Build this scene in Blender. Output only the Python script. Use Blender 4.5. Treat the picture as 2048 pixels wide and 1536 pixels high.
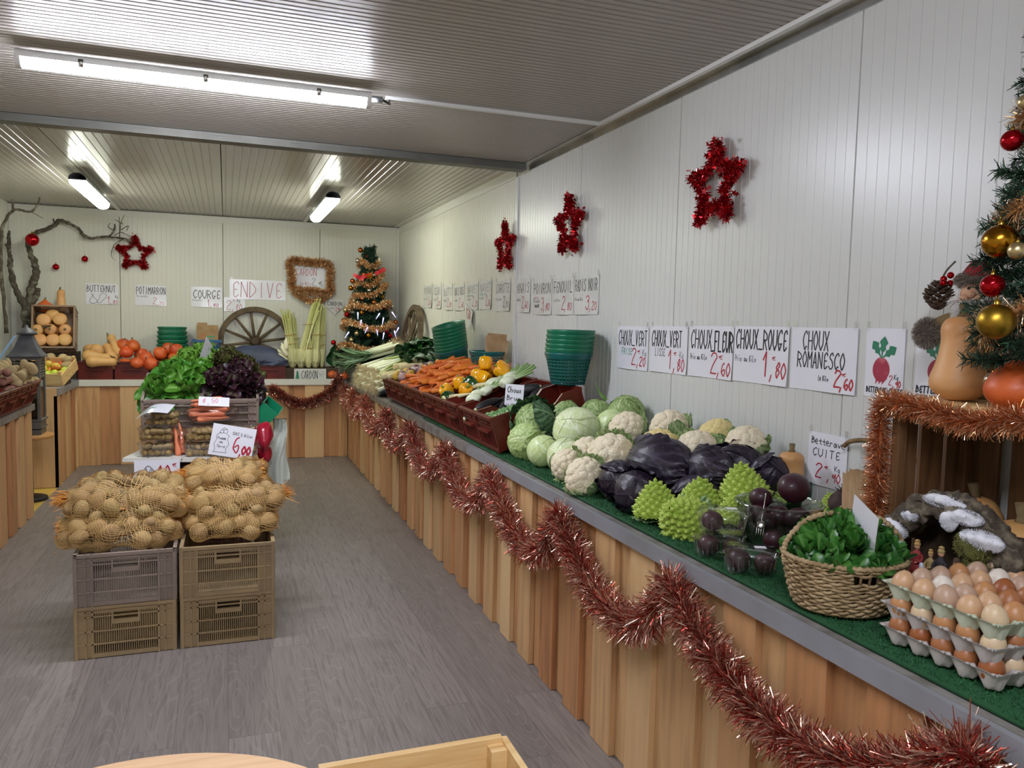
import bpy, math, random
import numpy as np
from math import sin, cos, pi, radians, sqrt, atan2
for _o in list(bpy.data.objects): bpy.data.objects.remove(_o, do_unlink=True)
SC = bpy.context.scene
COL = SC.collection
# ------------------------------------------------------------ camera, world, exposure
YAW, PITCH, ROLL = 0.35253, -0.07808, 0.02252
CAM = np.array([0.0, 0.0, 1.5])
_f = np.array([sin(YAW)*cos(PITCH), cos(YAW)*cos(PITCH), sin(PITCH)])
_r0 = np.array([cos(YAW), -sin(YAW), 0]); _u0 = np.cross(_r0, _f)
_r = cos(ROLL)*_r0 + sin(ROLL)*_u0; _u = -sin(ROLL)*_r0 + cos(ROLL)*_u0
from mathutils import Matrix, Vector
cam = bpy.data.cameras.new('camera'); cam.sensor_width = 36; cam.lens = 1559.0/2048*36; cam.clip_start = .02
co = bpy.data.objects.new('camera', cam); COL.objects.link(co)
co.matrix_world = Matrix(((_r[0], _u[0], -_f[0], 0), (_r[1], _u[1], -_f[1], 0), (_r[2], _u[2], -_f[2], 1.5), (0, 0, 0, 1)))
SC.camera = co
W = bpy.data.worlds.new('world'); SC.world = W; W.use_nodes = True
W.node_tree.nodes['Background'].inputs[0].default_value = (.72, .8, 1, 1)
W.node_tree.nodes['Background'].inputs[1].default_value = 0.35
SC.view_settings.view_transform = 'Standard'; SC.view_settings.look = 'None'
SC.view_settings.gamma = 1; SC.view_settings.use_curve_mapping = False
SC.view_settings.exposure = 0.6
SC.cycles.use_denoising = True
SC.cycles.max_bounces = 8; SC.cycles.transparent_max_bounces = 24; SC.cycles.sample_clamp_indirect = 6
LAMP_FRONT, LAMP_BACK = 98.0, 27.0
RND = random.Random(7)
NP = np.random.default_rng(11)

# ------------------------------------------------------------ helpers
def lin(h):
    h = h.lstrip('#'); c = [int(h[i:i+2], 16)/255 for i in (0, 2, 4)]
    return tuple((x/12.92 if x <= .04045 else ((x+.055)/1.055)**2.4) for x in c) + (1,)
MATS = {}
def M(name, col, rough=.5, metal=0, var=0, hue=0, noise=None, bump=None, tint=None, coat=0, spec=.5, sss=0, trans=0, aniso=None):
    m = bpy.data.materials.new(name); m.use_nodes = True; MATS[name] = m
    nt = m.node_tree; N = nt.nodes; L = nt.links; P = N['Principled BSDF']
    P.inputs['Roughness'].default_value = rough; P.inputs['Metallic'].default_value = metal
    P.inputs['Coat Weight'].default_value = coat; P.inputs['Coat Roughness'].default_value = .15
    P.inputs['Specular IOR Level'].default_value = spec
    rgb = N.new('ShaderNodeRGB'); rgb.outputs[0].default_value = lin(col); cur = rgb.outputs[0]
    tc = N.new('ShaderNodeTexCoord')
    def mix(a, colb, fac):
        x = N.new('ShaderNodeMix'); x.data_type = 'RGBA'; L.new(a, x.inputs[6]); x.inputs[7].default_value = lin(colb)
        L.new(fac, x.inputs[0]); return x.outputs[2]
    def noi(scale, detail=3, stretch=None, rnd=True):
        n = N.new('ShaderNodeTexNoise'); n.inputs['Scale'].default_value = scale; n.inputs['Detail'].default_value = detail
        v = tc.outputs['Object']
        if stretch:
            mp = N.new('ShaderNodeMapping'); mp.inputs['Scale'].default_value = stretch; L.new(v, mp.inputs[0]); v = mp.outputs[0]
        if rnd:
            oi = N.new('ShaderNodeObjectInfo'); ad = N.new('ShaderNodeVectorMath'); ad.operation = 'ADD'
            mu = N.new('ShaderNodeMath'); mu.operation = 'MULTIPLY'; mu.inputs[1].default_value = 37
            L.new(oi.outputs['Random'], mu.inputs[0]); L.new(v, ad.inputs[0]); L.new(mu.outputs[0], ad.inputs[1]); v = ad.outputs[0]
        L.new(v, n.inputs['Vector']); return n.outputs[0]
    if noise:
        sc, c2, lo, hi = noise[:4]
        r = N.new('ShaderNodeMapRange'); r.inputs[1].default_value = lo; r.inputs[2].default_value = hi
        L.new(noi(sc, 4, noise[4] if len(noise) > 4 else None), r.inputs[0]); cur = mix(cur, c2, r.outputs[0])
    if tint:
        a = N.new('ShaderNodeAttribute'); a.attribute_name = 'tint'; cur = mix(cur, tint, a.outputs['Fac'])
    if var or hue:
        oi = N.new('ShaderNodeObjectInfo'); h = N.new('ShaderNodeHueSaturation'); L.new(cur, h.inputs['Color'])
        r = N.new('ShaderNodeMapRange'); r.inputs[3].default_value = 1-var; r.inputs[4].default_value = 1+var; L.new(oi.outputs['Random'], r.inputs[0]); L.new(r.outputs[0], h.inputs['Value'])
        if hue:
            mu = N.new('ShaderNodeMath'); mu.operation = 'MULTIPLY'; mu.inputs[1].default_value = 7.31
            fr = N.new('ShaderNodeMath'); fr.operation = 'FRACT'; L.new(oi.outputs['Random'], mu.inputs[0]); L.new(mu.outputs[0], fr.inputs[0])
            r2 = N.new('ShaderNodeMapRange'); r2.inputs[3].default_value = .5-hue; r2.inputs[4].default_value = .5+hue; L.new(fr.outputs[0], r2.inputs[0]); L.new(r2.outputs[0], h.inputs['Hue'])
        cur = h.outputs[0]
    L.new(cur, P.inputs['Base Color'])
    if bump:
        b = N.new('ShaderNodeBump'); b.inputs['Strength'].default_value = bump[1]; b.inputs['Distance'].default_value = bump[2] if len(bump) > 2 else .002
        L.new(noi(bump[0], 3, bump[3] if len(bump) > 3 else None), b.inputs['Height']); L.new(b.outputs[0], P.inputs['Normal'])
    if sss:
        P.inputs['Subsurface Weight'].default_value = sss; P.inputs['Subsurface Radius'].default_value = (.01, .006, .003); P.inputs['Subsurface Scale'].default_value = 1
    return m
def emis(name, col, s):
    m = bpy.data.materials.new(name); m.use_nodes = True; MATS[name] = m
    P = m.node_tree.nodes['Principled BSDF']; P.inputs['Emission Color'].default_value = lin(col); P.inputs['Emission Strength'].default_value = s
    P.inputs['Base Color'].default_value = lin('#eeeeee'); return m
def clear(name, col='#ffffff', base=.06, edge=.75, rough=.08):
    m = bpy.data.materials.new(name); m.use_nodes = True; MATS[name] = m
    nt = m.node_tree; N = nt.nodes; L = nt.links; N.remove(N['Principled BSDF'])
    t = N.new('ShaderNodeBsdfTransparent'); t.inputs[0].default_value = lin(col); g = N.new('ShaderNodeBsdfGlossy'); g.inputs['Roughness'].default_value = rough
    lw = N.new('ShaderNodeLayerWeight'); lw.inputs[0].default_value = .35
    r = N.new('ShaderNodeMapRange'); r.inputs[3].default_value = base; r.inputs[4].default_value = edge; L.new(lw.outputs['Facing'], r.inputs[0])
    x = N.new('ShaderNodeMixShader'); L.new(r.outputs[0], x.inputs[0]); L.new(t.outputs[0], x.inputs[1]); L.new(g.outputs[0], x.inputs[2])
    L.new(x.outputs[0], N['Material Output'].inputs[0]); return m

def eul(x=0, y=0, z=0):
    cx, sx, cy, sy, cz, sz = cos(x), sin(x), cos(y), sin(y), cos(z), sin(z)
    return np.array([[cz, -sz, 0], [sz, cz, 0], [0, 0, 1]]) @ np.array([[cy, 0, sy], [0, 1, 0], [-sy, 0, cy]]) @ np.array([[1, 0, 0], [0, cx, -sx], [0, sx, cx]])
def wob(V, amp, freq, seed):
    g = np.random.default_rng(seed); d = np.zeros(len(V))
    for k in range(5):
        w = g.normal(size=3); w *= freq*(1+.35*k)/np.linalg.norm(w)
        d += np.sin(V@w + g.uniform(0, 6.28))/(1+.35*k)
    return amp*d/2.2
class MB:
    def __init__(s): s.V = []; s.F = []; s.T = []; s.n = 0
    def add(s, V, F, tint=0.0):
        V = np.asarray(V, float).reshape(-1, 3)
        for fk in (F if isinstance(F, tuple) else (F,)):
            fk = np.asarray(fk, np.int64)
            if fk.size: s.F.append(fk + s.n)
        s.V.append(V); s.T.append(np.broadcast_to(np.asarray(tint, float), (len(V),))); s.n += len(V); return s
    def box(s, c, d, R=None, tint=0.0):
        h = np.array(d)/2; V = np.array([[x, y, z] for x in (-1, 1) for y in (-1, 1) for z in (-1, 1)])*h
        if R is not None: V = V@R.T
        return s.add(V + np.array(c), [[0, 1, 3, 2], [4, 6, 7, 5], [0, 4, 5, 1], [2, 3, 7, 6], [0, 2, 6, 4], [1, 5, 7, 3]], tint)
    def beam(s, a, b, w, d, tint=0.0, up=(0, 0, 1)):
        a = np.array(a, float); b = np.array(b, float); t = b-a; L = np.linalg.norm(t); t /= L
        x = np.cross(t, up); x = x/np.linalg.norm(x) if np.linalg.norm(x) > 1e-6 else np.array([1., 0, 0]); y = np.cross(x, t)
        return s.box((a+b)/2, (w, L, d), np.array([x, t, y]).T, tint)
    def tube(s, P, r, n=8, caps=True, tint=0.0, closed=False, flat=1.0):
        P = np.asarray(P, float); m = len(P); r = np.broadcast_to(np.asarray(r, float), (m,))
        T = (np.roll(P, -1, 0)-np.roll(P, 1, 0)) if closed else np.gradient(P, axis=0); T /= np.linalg.norm(T, axis=1, keepdims=True)+1e-12
        ref = np.array([0, 0, 1.]) if abs(T[0][2]) < .9 else np.array([1., 0, 0])
        X = np.cross(T[0], ref); X /= np.linalg.norm(X); A = np.linspace(0, 2*pi, n, endpoint=False); V = []
        for i in range(m):
            X = X - T[i]*(X@T[i]); X /= np.linalg.norm(X); Yv = np.cross(T[i], X)
            V.append(P[i] + r[i]*(np.outer(np.cos(A), X) + flat*np.outer(np.sin(A), Yv)))
        V = np.vstack(V); k = np.arange(n); F = []
        for i in range(m if closed else m-1):
            a = i*n; b = ((i+1) % m)*n; F.append(np.stack([a+k, a+(k+1) % n, b+(k+1) % n, b+k], 1))
        tv = np.repeat(np.broadcast_to(np.asarray(tint, float), (m,)), n); F = np.vstack(F)
        if caps and not closed: return s.add(V, (F, [k[::-1]], [k+(m-1)*n]), tv)
        return s.add(V, F, tv)
    def lathe(s, prof, n=20, c=(0, 0, 0), R=None, sq=(1, 1, 1), tint=0.0, lobes=0, lamp=0, bend=0, wamp=0, wf=20, seed=0):
        prof = np.asarray(prof, float); A = np.linspace(0, 2*pi, n, endpoint=False); m = len(prof)
        rr = prof[:, 0][:, None]*np.ones(n)
        if lobes: rr = rr*(1+lamp*np.abs(np.cos(lobes*A/2))-lamp*.6)
        V = np.stack([rr*np.cos(A), rr*np.sin(A), prof[:, 1][:, None]*np.ones(n)], 2).reshape(-1, 3)*np.array(sq)
        if wamp:
            nv = V/(np.linalg.norm(V, axis=1, keepdims=True)+1e-9); V = V + nv*wob(V, wamp, wf, seed)[:, None]
        if bend: V[:, 0] += bend*V[:, 2]**2
        if R is not None: V = V@R.T
        k = np.arange(n); F = np.vstack([np.stack([i*n+k, i*n+(k+1) % n, (i+1)*n+(k+1) % n, (i+1)*n+k], 1) for i in range(m-1)])
        tv = np.repeat(np.broadcast_to(np.asarray(tint, float), (m,)), n)
        return s.add(V+np.array(c), F, tv)
    def ball(s, c, r, n=14, m=9, R=None, tint=0.0, wamp=0, wf=20, seed=0):
        a = np.linspace(-pi/2+.02, pi/2-.02, m); r = np.broadcast_to(np.asarray(r, float), (3,))
        return s.lathe(np.stack([np.cos(a), np.sin(a)], 1), n, c, R, r, tint, wamp=wamp, wf=wf, seed=seed)
    def grid(s, G, tint=0.0, wrap=False):
        G = np.asarray(G, float); a, b = G.shape[:2]; I = np.arange(a*b).reshape(a, b)
        if wrap: I = np.hstack([I, I[:, :1]])
        F = np.stack([I[:-1, :-1], I[:-1, 1:], I[1:, 1:], I[1:, :-1]], 2).reshape(-1, 4)
        return s.add(G.reshape(-1, 3), F, np.asarray(tint, float).reshape(-1) if np.ndim(tint) else tint)
    def xf(s, loc=(0, 0, 0), R=None, sc=1):
        s.V = [(v*sc)@(R.T if R is not None else np.eye(3))+np.array(loc) for v in s.V]; return s
    def join(s, o, loc=(0, 0, 0), R=None, sc=1):
        V = np.vstack(o.V); off = s.n; V = (V*sc)@(R.T if R is not None else np.eye(3))+np.array(loc)
        s.V.append(V); s.T.append(np.concatenate(o.T)); s.F += [f+off for f in o.F]; s.n += len(V); return s
    def mesh(s, name, mat, smooth=True):
        V = np.vstack(s.V); me = bpy.data.meshes.new(name); me.vertices.add(len(V)); me.vertices.foreach_set('co', V.ravel())
        loops = np.concatenate([f.ravel() for f in s.F]); cnt = np.concatenate([np.full(len(f), f.shape[1]) for f in s.F])
        st = np.concatenate([[0], np.cumsum(cnt)[:-1]])
        me.loops.add(len(loops)); me.loops.foreach_set('vertex_index', loops.astype(np.int32)); me.polygons.add(len(cnt))
        me.polygons.foreach_set('loop_start', st.astype(np.int32))
        me.polygons.foreach_set('use_smooth', np.full(len(cnt), bool(smooth)))
        T = np.concatenate(s.T)
        if T.any(): a = me.attributes.new('tint', 'FLOAT', 'POINT'); a.data.foreach_set('value', T.astype(np.float32))
        me.materials.append(MATS[mat] if isinstance(mat, str) else mat); me.update(calc_edges=True); me.validate(); return me
    def build(s, name, mat, parent=None, smooth=True, loc=None, rot=None, sharp=None):
        me = s.mesh(name, mat, smooth)
        if smooth and sharp: me.set_sharp_from_angle(angle=radians(sharp))
        o = bpy.data.objects.new(name, me); COL.objects.link(o)
        if parent is not None: o.parent = parent
        if loc is not None: o.location = loc
        if rot is not None: o.rotation_euler = rot
        return o
def tag(o, label, cat, group=None, kind=None):
    o['label'] = label; o['category'] = cat
    if group: o['group'] = group
    if kind: o['kind'] = kind
    return o
def thing(name, label, cat, loc=(0, 0, 0), rot=(0, 0, 0), group=None):
    o = bpy.data.objects.new(name, None); o.empty_display_size = .05; COL.objects.link(o); o.location = loc; o.rotation_euler = rot
    return tag(o, label, cat, group)
def struct(name, mb, mat, smooth=False, sharp=None):
    o = mb.build(name, mat, None, smooth, sharp=sharp); o['kind'] = 'structure'; return o
def part(o, label): o['label'] = label; return o
def copy_tree(o, parent=None):
    c = o.copy(); COL.objects.link(c); c.parent = parent
    for ch in o.children: copy_tree(ch, c)
    return c
class Proto:
    """a finished thing kept once; put() moves it the first time and copies it, parts and all, after that"""
    def __init__(s, root): s.root = root; s.used = False
    def put(s, loc, rot=(0, 0, 0), sc=1, label=None, cat=None, group=None):
        o = copy_tree(s.root) if s.used else s.root; s.used = True
        o.location = loc; o.rotation_euler = rot; o.scale = (sc,)*3 if np.isscalar(sc) else sc
        if label: o['label'] = label
        if cat: o['category'] = cat
        if group: o['group'] = group
        elif 'group' in o.keys(): del o['group']
        return o
def spline(P, n=24, closed=False):
    P = np.asarray(P, float); m = len(P); out = []
    for i in range(m if closed else m-1):
        g = lambda k: P[k % m] if closed else P[min(max(k, 0), m-1)]
        a, b, c, d = g(i-1), g(i), g(i+1), g(i+2)
        for t in np.linspace(0, 1, n, endpoint=False):
            out.append(.5*((2*b)+(c-a)*t+(2*a-5*b+4*c-d)*t*t+(3*b-a-3*c+d)*t**3))
    if not closed: out.append(P[-1])
    return np.array(out)
def resample(P, n):
    P = np.asarray(P, float); d = np.concatenate([[0], np.cumsum(np.linalg.norm(np.diff(P, axis=0), axis=1))]); t = np.linspace(0, d[-1], n)
    return np.stack([np.interp(t, d, P[:, k]) for k in range(3)], 1)
def strands(mb, P, Dr, L, w, bendz=0.0, tint=None, twist=.15):
    """thin bent foil strips: roots P, directions Dr, lengths L, width w"""
    n = len(P); Dr = Dr/np.linalg.norm(Dr, axis=1, keepdims=True); S = np.cross(Dr, NP.normal(size=(n, 3))); S /= np.linalg.norm(S, axis=1, keepdims=True)
    L = np.broadcast_to(L, (n,))[:, None]; w = np.broadcast_to(w, (n,))[:, None]
    bend = NP.normal(size=(n, 3))*.25; bend[:, 2] -= bendz
    mid = P+Dr*L*.55; tip = P+Dr*L+bend*L*.5
    B2 = np.cross(Dr, S); a1 = NP.normal(0, twist, (n, 1)); a2 = a1+NP.normal(0, twist, (n, 1)); S1 = S*np.cos(a1)+B2*np.sin(a1); S2 = S*np.cos(a2)+B2*np.sin(a2)
    V = np.stack([P-S*w/2, P+S*w/2, mid-S1*w/2, mid+S1*w/2, tip-S2*w*.3, tip+S2*w*.3], 1).reshape(-1, 3)
    b = np.arange(n)[:, None]*6; F = np.vstack([b+np.array([[0, 1, 3, 2]]), b+np.array([[2, 3, 5, 4]])])
    t = np.zeros(n) if tint is None else tint
    mb.add(V, F, np.repeat(t, 6)); return mb
def tinsel(mb, path, r, n, w=.0016, silver=.35, core=.006, closed=False, star=False):
    P = np.asarray(path, float); d = np.concatenate([[0], np.cumsum(np.linalg.norm(np.diff(P, axis=0), axis=1))])
    t = np.sort(NP.uniform(0, d[-1], n)); Q = np.stack([np.interp(t, d, P[:, k]) for k in range(3)], 1)
    T = np.gradient(P, axis=0); T /= np.linalg.norm(T, axis=1, keepdims=True)+1e-9; Tq = np.stack([np.interp(t, d, T[:, k]) for k in range(3)], 1)
    D = NP.normal(size=(n, 3)); D -= Tq*(D*Tq).sum(1, keepdims=True); D /= np.linalg.norm(D, axis=1, keepdims=True); D += Tq*NP.normal(size=(n, 1))*.35
    tv = np.where(NP.uniform(size=n) < silver, NP.uniform(.6, 1, n), NP.uniform(0, .25, n))
    strands(mb, Q, D, r*NP.uniform(.75, 1.12, n), w, .12, tv, .7)
    if core: mb.tube(resample(P, max(8, int(d[-1]/.03))), core, 6, tint=.1)
    return mb
# ------------------------------------------------------------ materials
M('panel', '#d9d9d6', .32, noise=(.8, '#d0d0cc', .35, .7), spec=.5)
M('panel_back', '#d9d8cc', .34, noise=(.8, '#d2d1c4', .35, .7))
M('ceil_front', '#aaa59d', .36, noise=(.7, '#a19c93', .35, .7)); M('ceil', '#b0aba2', .22, noise=(.7, '#a7a298', .35, .7))
M('steel', '#77766f', .5, .8, noise=(3, '#66655f', .4, .7)); M('alu', '#c9cac8', .28, 1, noise=(5, '#aaacaa', .4, .65)); M('white_trim', '#d4d3ca', .4)
M('dark_gap', '#2a2825', .8); M('white_plastic', '#e6e6e4', .35); M('grey_plastic', '#8d9094', .45)
M('yellow_floor', '#c9a54c', .6, noise=(6, '#b8923c', .4, .7))
M('board', '#cb9c6a', .55, noise=(7, '#a5774c', .42, .68, (5, 5, .35)), tint='#dcb888', bump=(40, .3, .002, (4, 4, .15)))
M('board_red', '#bb8153', .55, noise=(7, '#96643f', .42, .68, (5, 5, .35)), tint='#cda070', bump=(40, .3, .002, (4, 4, .15)))
M('edge_grey', '#8e8f95', .38, noise=(4, '#7d7c7c', .4, .7)); M('edge_worn', '#8a8580', .5, noise=(14, '#6a645c', .4, .65))
M('turf', '#1a4a28', .9, tint='#2c6a3a')
M('paper', '#e9e8f0', .25, coat=.35); M('paper_dull', '#d9d9d6', .3, coat=.2, noise=(9, '#cfcfcc', .4, .6)); M('ink_black', '#17171a', .6); M('ink_red', '#b01c30', .55); M('ink_green', '#2c8f72', .6); M('ink_pink', '#d8607a', .6); M('ink_grey', '#5a5a60', .6)
M('tinsel_red', '#ab2a1e', .2, .85, tint='#f9e0c8'); M('tinsel_copper', '#c46c34', .2, .75, tint='#fad8b0'); M('tinsel_gold', '#cc9050', .25, .6, tint='#fce4bc'); M('tinsel_star', '#b40c18', .2, .9, tint='#e8606a')
M('pine', '#12301f', .7, tint='#2c5a38'); M('twig', '#4a4238', .9, noise=(18, '#7d7a6a', .5, .7), bump=(30, .8, .006)); M('bark', '#4c4236', .95, noise=(40, '#857a66', .45, .7), bump=(60, 1, .008))
M('bauble_red', '#b5101c', .12, .85); M('bauble_gold', '#b07a20', .2, 1); M('bauble_matte', '#a8842e', .38, 1); M('bauble_pale', '#cdb787', .3, .9); M('bauble_silver', '#cfccc4', .15, 1); M('bauble_copper', '#b8622e', .2, .9); M('brass', '#d0a848', .25, 1)
M('ribbon_red', '#c01824', .5); M('gold_foil', '#e0a83a', .3, .8)
M('maroon', '#6c2016', .35, noise=(5, '#561911', .4, .65), spec=.5); M('cream', '#a8906a', .5, var=.05, noise=(5, '#978262', .4, .7)); M('mauve', '#9a887c', .5, noise=(5, '#8a7a70', .4, .7)); M('crate_in', '#8a6f58', .5)
M('basket_green', '#0f6a4c', .35); M('basket_teal', '#0d5a58', .35); M('basket_blue', '#1f5c92', .4); M('scoop_green', '#16845c', .35)
M('kraft', '#a98a66', .8, noise=(20, '#98784f', .4, .7)); M('kraft_print', '#c2703c', .8); M('teal_print', '#4c9c7c', .8)
M('pine_board', '#e0bf88', .55, noise=(8, '#cfa467', .4, .66, (.4, 6, 6)), bump=(30, .3, .002, (.3, 5, 5))); M('pine_round', '#dcae78', .5, noise=(6, '#c8955c', .4, .66, (.5, 6, 6)))
M('old_wood', '#7a5634', .7, noise=(8, '#57391f', .4, .7, (5, 5, .5)), bump=(40, .4, .003, (5, 5, .3))); M('grey_wood', '#6b5a44', .8, noise=(12, '#4f4232', .4, .7)); M('dark_wood', '#4c3a2a', .75, noise=(8, '#33271c', .4, .7, (.5, 5, 5)))
M('lantern', '#52525a', .5, .3, noise=(10, '#3e3e46', .4, .7)); M('lantern_grey', '#6c665c', .6, noise=(10, '#57524a', .4, .7)); M('blue_tag', '#7f9cc0', .6); M('stool_wood', '#c08a50', .45); M('black_iron', '#1e1a18', .5)
M('potato', '#a58a5c', .8, var=.12, hue=.012, noise=(18, '#84693f', .45, .7), bump=(90, .4, .001)); M('ratte', '#9a7f4c', .75, var=.12, noise=(20, '#7e6434', .45, .7)); M('potato_pale', '#ad9770', .85, var=.1, noise=(18, '#93794f', .45, .7)); M('sweet_potato', '#8a5a4c', .8, var=.1, noise=(15, '#6b4438', .45, .7))
M('net', '#dcb474', .6, tint='#e0882a'); M('net_orange', '#cf8430', .7, noise=(30, '#e0a24c', .4, .6))
M('butternut', '#d6a468', .5, var=.07, hue=.008, noise=(7, '#c99258', .42, .66)); M('stem', '#8a7650', .85, noise=(20, '#6a5838', .4, .6)); M('potimarron', '#d0602a', .45, var=.1, hue=.006, noise=(8, '#b5431a', .45, .7)); M('squash_orange', '#e07a28', .5); M('pale_pumpkin', '#dca868', .5, noise=(7, '#cf945a', .4, .66))
M('apple', '#c8cc4a', .35, noise=(4, '#c8402a', .42, .58), hue=.02, var=.08); M('apple_green', '#b4c83c', .35, noise=(4, '#d8c850', .5, .65)); M('stem_dark', '#3a3020', .8)
M('carrot', '#e8802a', .5, var=.1, hue=.01, noise=(30, '#c85a18', .45, .65, (1, 1, 6)), bump=(60, .4, .001, (.3, .3, 3))); M('carrot_pale', '#e0825a', .5, var=.06); M('parsnip', '#e0d2a2', .65, var=.05, noise=(20, '#c4b284', .5, .7)); M('turnip', '#dcc8c4', .4, tint='#6a2848', noise=(14, '#c8b4ac', .4, .7)); M('turnip_yellow', '#dcb440', .45, noise=(12, '#c89c34', .45, .65)); M('onion_pink', '#d8b8b0', .4, noise=(9, '#b88a90', .4, .6))
M('pepper_yellow', '#f6b010', .15, coat=.5, noise=(5, '#ee9a08', .4, .7)); M('pepper_green', '#123c12', .15, coat=.5, noise=(5, '#2f5a18', .5, .65)); M('green_stem', '#6a8a3c', .6)
M('fennel', '#dfe6c8', .35, tint='#7aa848'); M('radish_black', '#131012', .5, noise=(20, '#221b1d', .45, .7)); M('radish_end', '#cdd0a0', .6); M('sprout', '#5e8a4c', .5, tint='#a8c08a', var=.1)
M('leek', '#e8ead0', .4, tint='#3f7040', noise=(20, '#dfe2c0', .4, .6, (6, 6, .5))); M('leek_root', '#cfc09a', .9); M('celery', '#dce2a4', .35, tint='#a8bc50'); M('celery_leaf', '#2c6a24', .5, tint='#5a9a3c'); M('chard', '#1c4424', .45, tint='#94b07c')
M('cardon', '#dedba4', .5, tint='#b8bc6c', noise=(14, '#c9c58a', .42, .7, (6, 6, .4))); M('cardon_base', '#b0885a', .8); M('twine', '#b07a3c', .8); M('blue_cloth', '#3c4460', .55, noise=(9, '#33394f', .4, .65)); M('endive', '#e8e4c4', .5)
M('savoy', '#7a9850', .55, tint='#ccd6a0', bump=(70, 1, .006)); M('savoy_pale', '#a6c074', .5, tint='#dde6b4', bump=(70, 1, .006)); M('savoy_dark', '#23492b', .55, tint='#88a878', bump=(60, 1, .006)); M('cabbage', '#c2d68e', .35, tint='#e9f2cf'); M('cabbage_white', '#cfdca2', .32, tint='#f0f5dc')
M('cauli', '#e9dcbe', .6, tint='#c9b48c', bump=(260, .7, .002), sss=.1); M('cauli_yellow', '#e4d090', .6, tint='#c8ac68', bump=(260, .7, .002), sss=.1); M('cauli_leaf', '#7f9e5e', .5, tint='#d6e0b4')
M('red_cabbage', '#170c19', .42, tint='#42344a', noise=(6, '#201a2a', .4, .7), bump=(60, .5, .003)); M('romanesco', '#93b134', .55, tint='#cfe070'); M('roma_leaf', '#5c7f48', .5, tint='#c4d4a0')
M('beet', '#3a0e1c', .55, noise=(8, '#2c0a16', .4, .7), var=.1, coat=.2); M('raw_beet', '#3a2a28', .85, noise=(25, '#57443c', .45, .65))
M('lettuce', '#578c2c', .36, tint='#b2d884', var=.12, noise=(9, '#3f8426', .4, .7)); M('lettuce_frill', '#74a83a', .42, tint='#a8d870', var=.1); M('oakleaf', '#4a4420', .5, tint='#33201c', noise=(14, '#5f6a2c', .45, .65)); M('red_lettuce', '#2c1620', .35, tint='#6a7a48', noise=(10, '#40202c', .4, .65)); M('mache', '#3f782c', .35, tint='#7aa858', noise=(14, '#275c22', .4, .6))
M('wicker', '#b39a74', .65, noise=(25, '#8c744f', .4, .65)); M('wicker_dark', '#8a6e4a', .7, noise=(25, '#6a5236', .4, .65))
for k, c in enumerate(['#b98355', '#a3683f', '#c9a07a', '#d2b794', '#ddd2c4', '#b89880', '#96562c']): M('egg%d' % k, c, .4, noise=(60, c, .5, .7), sss=.05)
M('pulp_green', '#c2c8b0', .9, bump=(160, .6, .001)); M('pulp_grey', '#bdb5b0', .9, bump=(160, .6, .001))
M('cotton', '#e4e4ea', .95, tint='#c8c8d0'); M('moss', '#5a5a28', .95, tint='#7c7a40'); M('skin_tone', '#c89878', .6); M('beard', '#e0dcd8', .8); M('fur', '#6f6458', .95, tint='#9a8f82'); M('felt_red', '#8c1420', .9); M('coat_tan', '#7a6440', .9); M('cone', '#4a3626', .8)
M('robe_red', '#8c2a2a', .7); M('robe_tan', '#a8905c', .7); M('robe_dark', '#2e2a30', .7); M('robe_white', '#cfcfdc', .7); M('robe_gold', '#b08c50', .7); M('fig_base', '#5a4a30', .8)
M('spoon', '#b8b8b4', .2, 1); M('bag_red', '#a81830', .25, coat=.5); M('bag_white', '#cdd4c8', .4); M('speckle', '#d8d5cc', .6, noise=(26, '#2a2622', .62, .66))
clear('clear_plastic', base=.035, edge=.55); clear('clear_bag', '#f4efee', .1, .6, .15); clear('glass_bowl', '#f0f4f2', .05, .85, .03); clear('lantern_glass', '#b8bcc0', .15, .6)
emis('tube_front', '#eef2ff', LAMP_FRONT); emis('tube_back', '#fbffec', LAMP_BACK); emis('fairy', '#b8b4ff', 1.3)

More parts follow.
